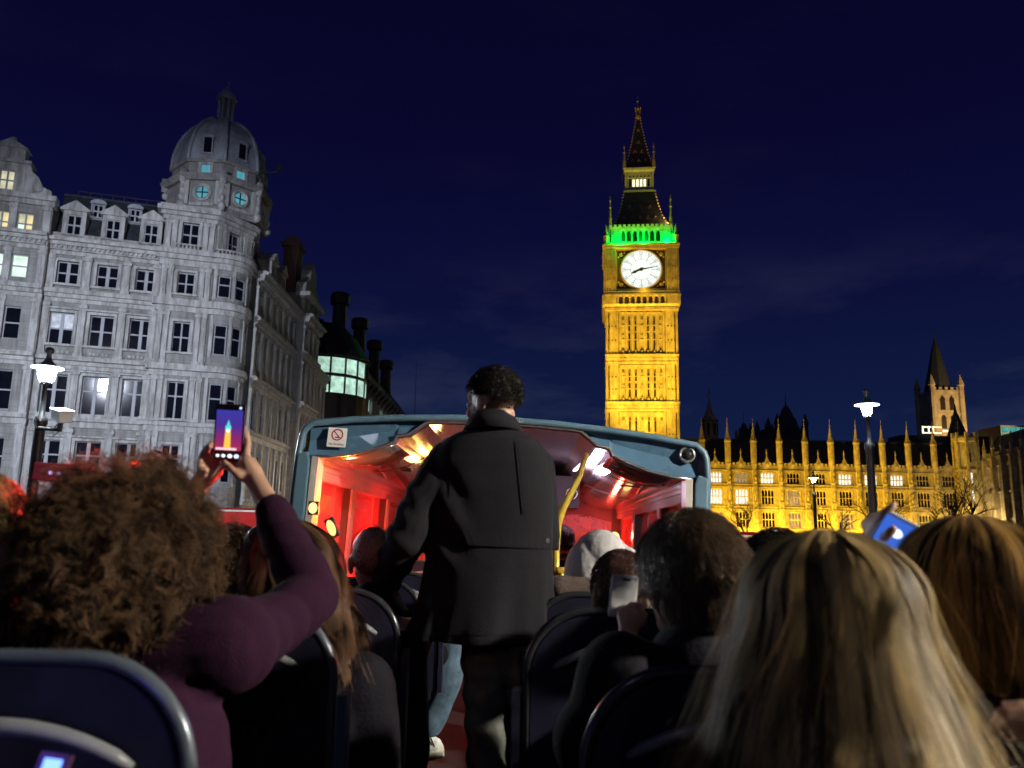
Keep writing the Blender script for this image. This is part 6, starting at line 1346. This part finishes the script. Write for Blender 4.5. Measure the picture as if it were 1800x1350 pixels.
# a second phone, held sideways in red light beyond the curls
p = at(112, 828, 2.1); P2 = thing('sideways_phone', 'dark phone held sideways in red light above the curly hair, violet dots along it', 'phone', tuple(p)); P2.rotation_euler = (0, rad(2), 0)
MB().box(-.085, .075, 0, .012, -.03, .02).build('case', mat('red_lit_case', (.25, .03, .06), .4), P2, bevel=.006)  # dark case coloured red, the red light put into it
for k in range(5): m = MB(); m.ball((-.032 + k * .022, -.004, -.006 - k * .001), .0052, .002, .0045); m.build('violet_light', em('violet_led', (.45, .35, 1.0), 2.2), P2)

# ------------------------------------------------------------------ blonde passenger close to the camera
bc = at(1452, 1095, 1.03); b = MB(); R0 = Rot(2, 0); head_blobs(b, bc, R0, .82); torso_blobs(b, bc, .18); legs_blobs(b, bc); arms_default(b, bc, -1); arms_default(b, bc, 1)
BL = person('passenger with long straight blonde hair seen from behind, nearest at right', b, skin, .009, 3)
b = MB(); torso_blobs(b, bc + Vector((0, 0, -.03)), .20, fat=1.12); arms_default(b, bc, -1, .20, 1.25); arms_default(b, bc, 1, .20, 1.25); organic('jacket', b, blackj, .010, 4, BL, cloth_folds(.005, 18, 3))
blond = hair_mat('blonde_hair', (.05, .028, .012), (.62, .44, .19), .5)
profile_hair('long_hair', BL, at(1455, 931, 1.02), [(0, .0), (.004, .032), (.014, .060), (.03, .080), (.06, .093), (.12, .107), (.19, .125), (.28, .152), (.34, .165), (.42, .172)], 13000, 22, blond, (-140, 140), 1.15, .011, 13, 64, lmin=.72, seed=2, under=mat('blonde_under', (.05, .03, .015), .7), width=.00075, spread=.09)
profile_hair('loose_locks', BL, at(1452, 929, 1.02), [(0, .0), (.06, .096), (.12, .111), (.19, .131), (.28, .160), (.34, .174), (.42, .182)], 2600, 22, blond, (-120, 120), 1.17, .020, 17, 30, lmin=.5, seed=12, width=.0007, spread=.05)
# golden-brown haired passenger at the right edge
gc = at(1705, 1040, 1.27); b = MB(); R0 = Rot(10, 0); head_blobs(b, gc, R0, .88); torso_blobs(b, gc, .18); legs_blobs(b, gc); arms_default(b, gc, -1); arms_default(b, gc, 1)
hand_blobs(b, [at(1850, 1290, 1.0), at(1808, 1262, .98), at(1800, 1258, .98)], [[at(1796, 1252, .98), at(1770, 1250, .98), at(1752, 1262, .985)], [at(1796, 1264, .975), at(1766, 1264, .975), at(1748, 1274, .98)], [at(1798, 1276, .975), at(1770, 1278, .975), at(1752, 1286, .98)], [at(1802, 1288, .98), at(1780, 1292, .98)], [at(1806, 1250, .99), at(1786, 1240, 1.0), at(1768, 1238, 1.01)]], .02)
b.chain([(at(1900, 1180, 1.15), .045), (at(1905, 1300, 1.05), .036), (at(1850, 1290, 1.0), .027)])
GO = person('passenger with shoulder-length golden brown hair cut by the right edge', b, skin, .008, 3)
b = MB(); torso_blobs(b, gc + Vector((0, 0, -.03)), .20, fat=1.12); arms_default(b, gc, -1, .20, 1.25); b.chain([(at(1880, 1180, 1.18), .075), (at(1905, 1300, 1.06), .055), (at(1868, 1294, 1.01), .042)]); organic('jacket', b, mat('plum_jacket', (.03, .014, .03), .85, var=.3, bump=.2), .010, 4, GO, cloth_folds(.005, 18, 7))
profile_hair('hair', GO, at(1702, 905, 1.26), [(0, .0), (.004, .04), (.014, .07), (.035, .092), (.08, .108), (.15, .112), (.22, .112), (.27, .10)], 7500, 20, hair_mat('golden_brown_hair', (.05, .024, .012), (.46, .26, .075), .34), (-140, 140), 1.15, .009, 15, 50, lmin=.84, seed=5, under=mat('golden_under', (.025, .012, .008), .7), width=.0009, spread=.06)
# raised phone with a bright blue screen between the two
p = at(1577, 962, 1.38); P3 = thing('blue_screen_phone', 'tilted phone with a bright blue and white screen between the blonde and golden hair', 'phone', tuple(p)); P3.rotation_euler = (rad(10), rad(30), rad(-12))
MB().box(-.045, .04, .002, .011, -.05, .05).build('case', mat('white_phone_case', (.6, .6, .58), .4), P3, bevel=.004)
s3 = MB().box(-.040, .035, -.001, .0015, -.045, .043).build('screen', em('blue_screen', (.05, .16, .75), .9), P3)
for x, z, r_ in ((-.012, .02, .010), (.006, -.012, .013), (-.02, -.028, .009), (.02, -.03, .012)): m = MB(); m.ball((x, -.001, z), r_, .001, r_ * .8); m.build('bright_image', em('pale_image', (.75, .88, 1.0), 1.7), s3)
b = MB(); wr = at(1530, 1000, 1.42); hand_blobs(b, [wr, at(1540, 940, 1.41)], [[at(1540, 925, 1.40), at(1552, 905, 1.385), at(1566, 893, 1.38), at(1572, 888, 1.38)], [at(1536, 925, 1.41), at(1544, 908, 1.40), at(1558, 902, 1.395)], [at(1532, 930, 1.42), at(1530, 912, 1.42), at(1542, 906, 1.41)], [at(1528, 936, 1.43), at(1520, 922, 1.43), at(1530, 915, 1.42)], [at(1548, 950, 1.40), at(1560, 940, 1.37), at(1570, 930, 1.365)]], .02)
b.chain([(wr, .026), (at(1530, 1130, 1.40), .035), (at(1560, 1260, 1.36), .05)]); ce = at(1530, 985, 1.62); head_blobs(b, at(1525, 1050, 1.72), Rot(5)); torso_blobs(b, at(1525, 1050, 1.72), .17)
RP = person('passenger hidden by blonde hair whose hand lifts the blue-screened phone', b, skin, .0065, 2)
b = MB(); torso_blobs(b, at(1525, 1055, 1.72), .185, fat=1.12); b.chain([(at(1530, 1060, 1.41), .04), (at(1530, 1130, 1.40), .05), (at(1560, 1260, 1.36), .06)]); organic('jacket', b, blackj, .010, 4, RP)
short_hair('hair', RP, at(1525, 1050, 1.72), Rot(5), 2500, .05, hair_mat('dark_brown_hair', (.012, .008, .006), (.07, .045, .03)), 6)

# ------------------------------------------------------------------ passenger with the white phone
mc_ = at(1213, 1020, 1.62); R0 = Rot(14, 2); b = MB(); head_blobs(b, mc_, R0, 1.02); torso_blobs(b, mc_, .19); legs_blobs(b, mc_); arms_default(b, mc_, 1)
wl_ = at(1092, 1160, 1.70); b.chain([(at(1090, 1200, 1.6), .05), (at(1060, 1330, 1.62), .042), (wl_, .028)])
hand_blobs(b, [wl_, at(1104, 1112, 1.725), at(1108, 1098, 1.73)], [[at(1104, 1088, 1.735), at(1100, 1072, 1.745), at(1112, 1062, 1.75)], [at(1112, 1088, 1.73), at(1110, 1072, 1.735), at(1120, 1064, 1.745)], [at(1120, 1090, 1.725), at(1122, 1074, 1.73), at(1128, 1068, 1.74)], [at(1126, 1096, 1.72), at(1132, 1082, 1.725)], [at(1098, 1112, 1.72), at(1092, 1092, 1.735), at(1088, 1076, 1.75)]], .021)
WP = person('passenger with short tousled dark hair holding a pale phone upright', b, skin, .0065, 2)
b = MB(); torso_blobs(b, mc_ + Vector((0, 0, -.03)), .21, fat=1.2); arms_default(b, mc_, 1, .21, 1.3); b.chain([(at(1090, 1190, 1.6), .085), (at(1050, 1330, 1.62), .065), (at(1080, 1200, 1.69), .042)]); organic('jacket', b, blackj, .009, 4, WP, cloth_folds(.006, 16, 11))
short_hair('hair', WP, mc_, R0, 9500, .062, hair_mat('tousled_hair', (.014, .008, .007), (.16, .10, .06), .35), 9, 1.04, .28, (.25, -.3, -.75), .0010, -.6, 8, curl=.002, vol=1.07)
p = at(1096, 1042, 1.76); P4 = thing('pale_phone', 'pale grey phone with a small camera slot held up left of the dark-haired head', 'phone', tuple(p)); P4.rotation_euler = (rad(6), rad(4), rad(8))
MB().box(-.030, .030, -.004, .004, -.052, .038).build('case', mat('pale_phone_back', (.40, .40, .42), .4, var=.06), P4, bevel=.004); MB().box(-.006, .012, -.0052, -.0042, .026, .031).build('camera_slot', black_rub, P4)
# ------------------------------------------------------------------ smaller passengers
def simple(label, u, v, Y, hair_kind, hm, yaw=0, s=1.0, jm=None, skin_m=None, legs=False, ln=.045, sd=1, pitch=0, vox=.009, arms=True):
    c_ = at(u, v, Y); R_ = Rot(yaw, pitch); b = MB(); head_blobs(b, c_, R_, s); torso_blobs(b, c_, .18)
    if legs: legs_blobs(b, c_)
    if arms: arms_default(b, c_, -1); arms_default(b, c_, 1)
    o = person(label, b, skin_m or skin, vox, 2)
    b = MB(); torso_blobs(b, c_ + Vector((0, 0, -.025)), .20 if arms else .16, fat=1.15)
    if arms: arms_default(b, c_, -1, .20, 1.28); arms_default(b, c_, 1, .20, 1.28)
    organic('jacket', b, jm or blackj, .011, 4, o, cloth_folds(.006, 16, sd))
    if hair_kind: short_hair('hair', o, c_, R_, 2000, ln, hm, sd, s, .5, (0, -.4, -.5), .0016, -.5, 5)
    return o, c_, R_
dk = hair_mat('dark_hair', (.010, .007, .006), (.06, .04, .03)); rb_ = hair_mat('red_lit_dark_hair', (.03, .012, .01), (.12, .05, .035))  # second hair's reddish tones hold the red light on that head
simple('passenger with short hair lit red, just beyond the pale phone', 1090, 1042, 2.35, 1, rb_, 0, .95, sd=31, ln=.03)
simple('passenger with short dark hair between the tousled head and blonde hair', 1312, 1024, 2.4, 1, dk, 0, .9, sd=32, ln=.035)
simple('passenger with dark hair beyond the blonde head, only the crown showing', 1365, 1022, 2.0, 1, dk, 0, .98, sd=33)
o, c_, R_ = simple('bald passenger in a dark collar left of the standing man', 655, 983, 2.9, 0, None, 12, .98, skin_m=skin2, sd=34, vox=.006, arms=False)
short_hair('fringe_hair', o, c_, R_, 900, .008, dk, 8, .98, .4, (0, -.3, -.6), .0009, -.6, 4)
q = MB(); q.loft([[(c_.x + r1 * math.cos(t * math.pi / 12), c_.y - .02 + r1 * math.sin(t * math.pi / 12), c_.z + z) for t in range(24)] for z, r1 in ((-.18, .12), (-.11, .085), (-.095, .09), (-.17, .135))], cap=False); q.build('collar', blackj, o, smooth=True)
b = MB(); k_ = at(664, 1240, 3.0); b.chain([(at(590, 1195, 2.85), .08), (k_, .06), (at(672, 1400, 3.02), .048)]); organic('trouser_leg', b, mat('grey_blue_trousers', (.14, .15, .19), .85, var=.3), .009, 3, o, cloth_folds(.004, 30, 4))
o, c_, R_ = simple('dark-headed passenger beside the curly hair holding a phone down low', 412, 1014, 2.2, 1, hair_mat('very_dark_hair', (.006, .005, .007), (.03, .022, .022)), 0, 1.05, sd=35, ln=.06)
p = at(437, 985, 2.3); P5 = thing('silver_edged_phone', 'silver-edged phone with a dark screen right of the curly hair', 'phone', tuple(p)); P5.rotation_euler = (rad(6), rad(14), rad(-20))
MB().box(-.038, .038, 0, .009, -.07, .07).build('case', mat('silver_case', (.5, .5, .52), .25, metal=.8), P5, bevel=.006); MB().box(-.034, .034, -.001, .0, -.066, .066).build('screen', mat('phone_screen_off', (.03, .022, .035), .08), P5)
FP, c_, R_ = simple('passenger silhouetted before the windscreen under the canopy', 990, 953, 6.0, 1, dk, -20, .95, sd=36, ln=.04)
q = at(1003, 962, 6.0); m = MB(); m.tube([at(1000, 950, 5.98), at(1006, 962, 5.97), at(1008, 980, 5.97)], [.02, .022, .008], 8); m.build('ponytail', dk, FP, smooth=True)
wv = at(508, 1000, 2.08); b = MB(); head_blobs(b, wv, Rot(-6), .9); torso_blobs(b, wv, .18); arms_default(b, wv, -1); arms_default(b, wv, 1); WV = person('passenger with long wavy brown hair below the raised maroon sleeve', b, skin, .009, 3)
b = MB(); torso_blobs(b, wv + Vector((0, 0, -.025)), .20, fat=1.15); arms_default(b, wv, -1, .20, 1.28); arms_default(b, wv, 1, .20, 1.28); organic('jacket', b, blackj, .011, 4, WV)
b = MB(); b.chain([(at(560, 1180, 2.05), .09), (at(585, 1235, 2.35), .07), (at(600, 1420, 2.4), .055)]); organic('jeans_leg', b, jeans, .009, 3, WV, cloth_folds(.005, 30, 4))
profile_hair('wavy_hair', WV, at(502, 910, 2.07), [(0, .0), (.01, .05), (.03, .085), (.08, .108), (.16, .115), (.26, .125), (.36, .12), (.42, .10)], 5500, 24, hair_mat('wavy_brown_hair', (.020, .010, .008), (.17, .09, .05), .42), (-145, 145), 1.15, .017, 34, 55, lean=.24, lmin=.82, seed=8, under=mat('wavy_under', (.02, .01, .008), .7), width=.0009, spread=.06)
# hooded passenger, head bowed
hh = at(1052, 990, 3.05); b = MB(); R0 = Rot(-8, -25); head_blobs(b, hh, R0, .95); torso_blobs(b, hh, .18); arms_default(b, hh, 1); b.chain([(at(1040, 1060, 3.0), .05), (at(985, 1040, 2.9), .045), (at(930, 1050, 3.1), .03)]); HO = person('passenger in a pale grey hood bending forward, under the canopy right of the pole', b, skin, .009, 3)
b = MB(); b.ball(at(1058, 985, 3.05), .105, .13, .105, 18, 14); b.ball(at(1035, 1010, 3.02), .085, .10, .12, 16, 12); b.ball(at(1088, 1000, 3.05), .085, .11, .09, 16, 12); b.capsule(at(1020, 1045, 3.0), at(1095, 1045, 3.0), .07, .075)
organic('hood', b, greyhood, .007, 4, HO, lambda co: .010 * np.abs(np.sin(14 * (co[:, 0] * .9 - co[:, 2] * .45) + 2.5 * vnoise(co, 9, 3))) ** .6 + .007 * vnoise(co, 17, 4) + .003 * vnoise(co, 40, 5))
b = MB(); b.chain([(at(1100, 1065, 3.0), .085), (at(1040, 1050, 2.9), .07), (at(985, 1040, 2.9), .06), (at(940, 1052, 3.05), .045)]); torso_blobs(b, hh + Vector((.03, 0, -.04)), .2, fat=1.15); organic('brown_jacket', b, brownj, .009, 4, HO, cloth_folds(.006, 22, 12))
# left edge: glasses wearer
o, c_, R_ = simple('passenger with glasses cut by the left edge, pale cheek and ear showing', -62, 960, 1.32, 1, hair_mat('fair_hair', (.12, .08, .03), (.45, .33, .14)), -12, 1.0, sd=37, ln=.03, vox=.006)
m = MB(); m.tube([c_ + R_ @ Vector((.080, -.03, -.005)), c_ + R_ @ Vector((.082, .03, .0)), c_ + R_ @ Vector((.078, .085, .0))], .0035, 6); m.tube([c_ + R_ @ Vector((.06 + .0 * k, .10, 0)) + R_ @ Vector((.022 * math.cos(k * math.pi / 8) - .02, 0, .018 * math.sin(k * math.pi / 8))) for k in range(17)], .003, 6); m.build('glasses', black_rub, o, smooth=True)
# person standing further up the aisle, seen behind the man: jeans and white trainer
b = MB(); X0 = at(845, 900, 4.4).x; hip = at(800, 1090, 4.4); kn = at(788, 1195, 4.38); an = at(752, 1282, 4.42); b.chain([(hip, .085), (kn, .06), (an, .045)]); b.chain([(hip + Vector((.05, .1, 0)), .085), (at(850, 1200, 4.5), .06), (at(850, 1300, 4.5), .045)])
b.capsule(hip + Vector((.06, 0, .05)), Vector((X0, 4.4, 4.02)), .13, .12); head_blobs(b, (X0 + .02, 4.4, 4.30), Rot(-80), .95); b.capsule((X0, 4.4, 4.05), (X0, 4.4, 4.2), .07, .055); b.chain([((X0 - .02, 4.22, 4.02), .05), ((X0 + .02, 4.2, 3.76), .04), ((X0 + .15, 4.2, 3.6), .03)]); b.chain([((X0, 4.58, 4.02), .05), ((X0 + .03, 4.6, 3.76), .04), ((X0 + .15, 4.55, 3.6), .03)])
b.capsule(an + Vector((-.02, 0, -.05)), an + Vector((.04, .0, -.06)), .028, .024)
ST = person('passenger standing up the aisle behind the coat, jeans and white trainer showing', b, skin, .009, 3)
b = MB(); b.chain([(hip, .10), (kn, .078), (at(757, 1272, 4.42), .068)]); b.chain([(hip + Vector((.05, .1, 0)), .10), (at(850, 1200, 4.5), .075), (at(850, 1280, 4.5), .068)]); organic('jeans', b, jeans, .008, 3, ST, cloth_folds(.006, 28, 14))
b = MB(); b.capsule(hip + Vector((.06, 0, .02)), Vector((X0, 4.4, 4.02)), .155, .145); b.capsule(at(752, 1140, 4.3), at(765, 1150, 4.3), .07, .07); organic('jacket', b, blackj, .010, 3, ST)
short_hair('hair', ST, (X0 + .02, 4.4, 4.30), Rot(-80), 1500, .04, dk, 12)
white_sh = mat('white_trainer_leather', (.62, .64, .60), .5, var=.15, scale=20); sole_m = mat('trainer_sole', (.55, .53, .45), .6, var=.2)
s0 = at(722, 1322, 4.42); s1 = at(772, 1312, 4.40)
b = MB(); b.capsule(s0 + Vector((.015, 0, .03)), s1 + Vector((-.02, 0, .005)), .046, .036); b.capsule(s0 + Vector((.02, 0, .06)), s0 + Vector((.06, 0, .075)), .045, .042); b.capsule(s0.lerp(s1, .5) + Vector((0, 0, .04)), s1 + Vector((-.02, 0, .01)), .04, .034); sho = organic('trainer', b, white_sh, .005, 3, ST)
m = MB(); m.tube([s0 + Vector((-.035, -.0, -.012)), s0 + Vector((.03, 0, -.02)), s0.lerp(s1, .5) + Vector((0, 0, -.02)), s1 + Vector((.02, 0, -.018))], [.03, .042, .042, .034], 10); m.build('sole', sole_m, sho, smooth=True)
m = MB()
for k in range(4): a = s0.lerp(s1, .45 + .11 * k) + Vector((0, -.035, .07 - .012 * k)); m.tube([a + Vector((-.012, .012, .02)), a, a + Vector((.012, -.004, -.02))], .0035, 5)
m.build('laces', black_rub, sho)
m = MB(); m.tube([s0 + Vector((-.02, -.045, .03)), s0 + Vector((.05, -.05, .0)), s0 + Vector((.09, -.045, .035))], .005, 5); m.build('side_stripe', mat('stripe', (.12, .16, .15), .5), sho)
p = at(92, 1341, .92); GL = thing('glowing_phone', 'small blue-white glowing screen at the bottom left corner behind the seat rail', 'phone', tuple(p)); GL.rotation_euler = (rad(-20), rad(6), 0)
MB().box(-.016, .017, .0005, .008, -.035, .010).build('case', phone_dark, GL); MB().box(-.009, .010, -.001, .0004, -.03, .004).build('screen', em('blue_white_screen', (.15, .3, 1.0), 3.0), GL)
light('glowing_phone_light', 'POINT', tuple(p + Vector((-.05, -.06, .02))), .28, (.16, .10, 1.0), None, .04)
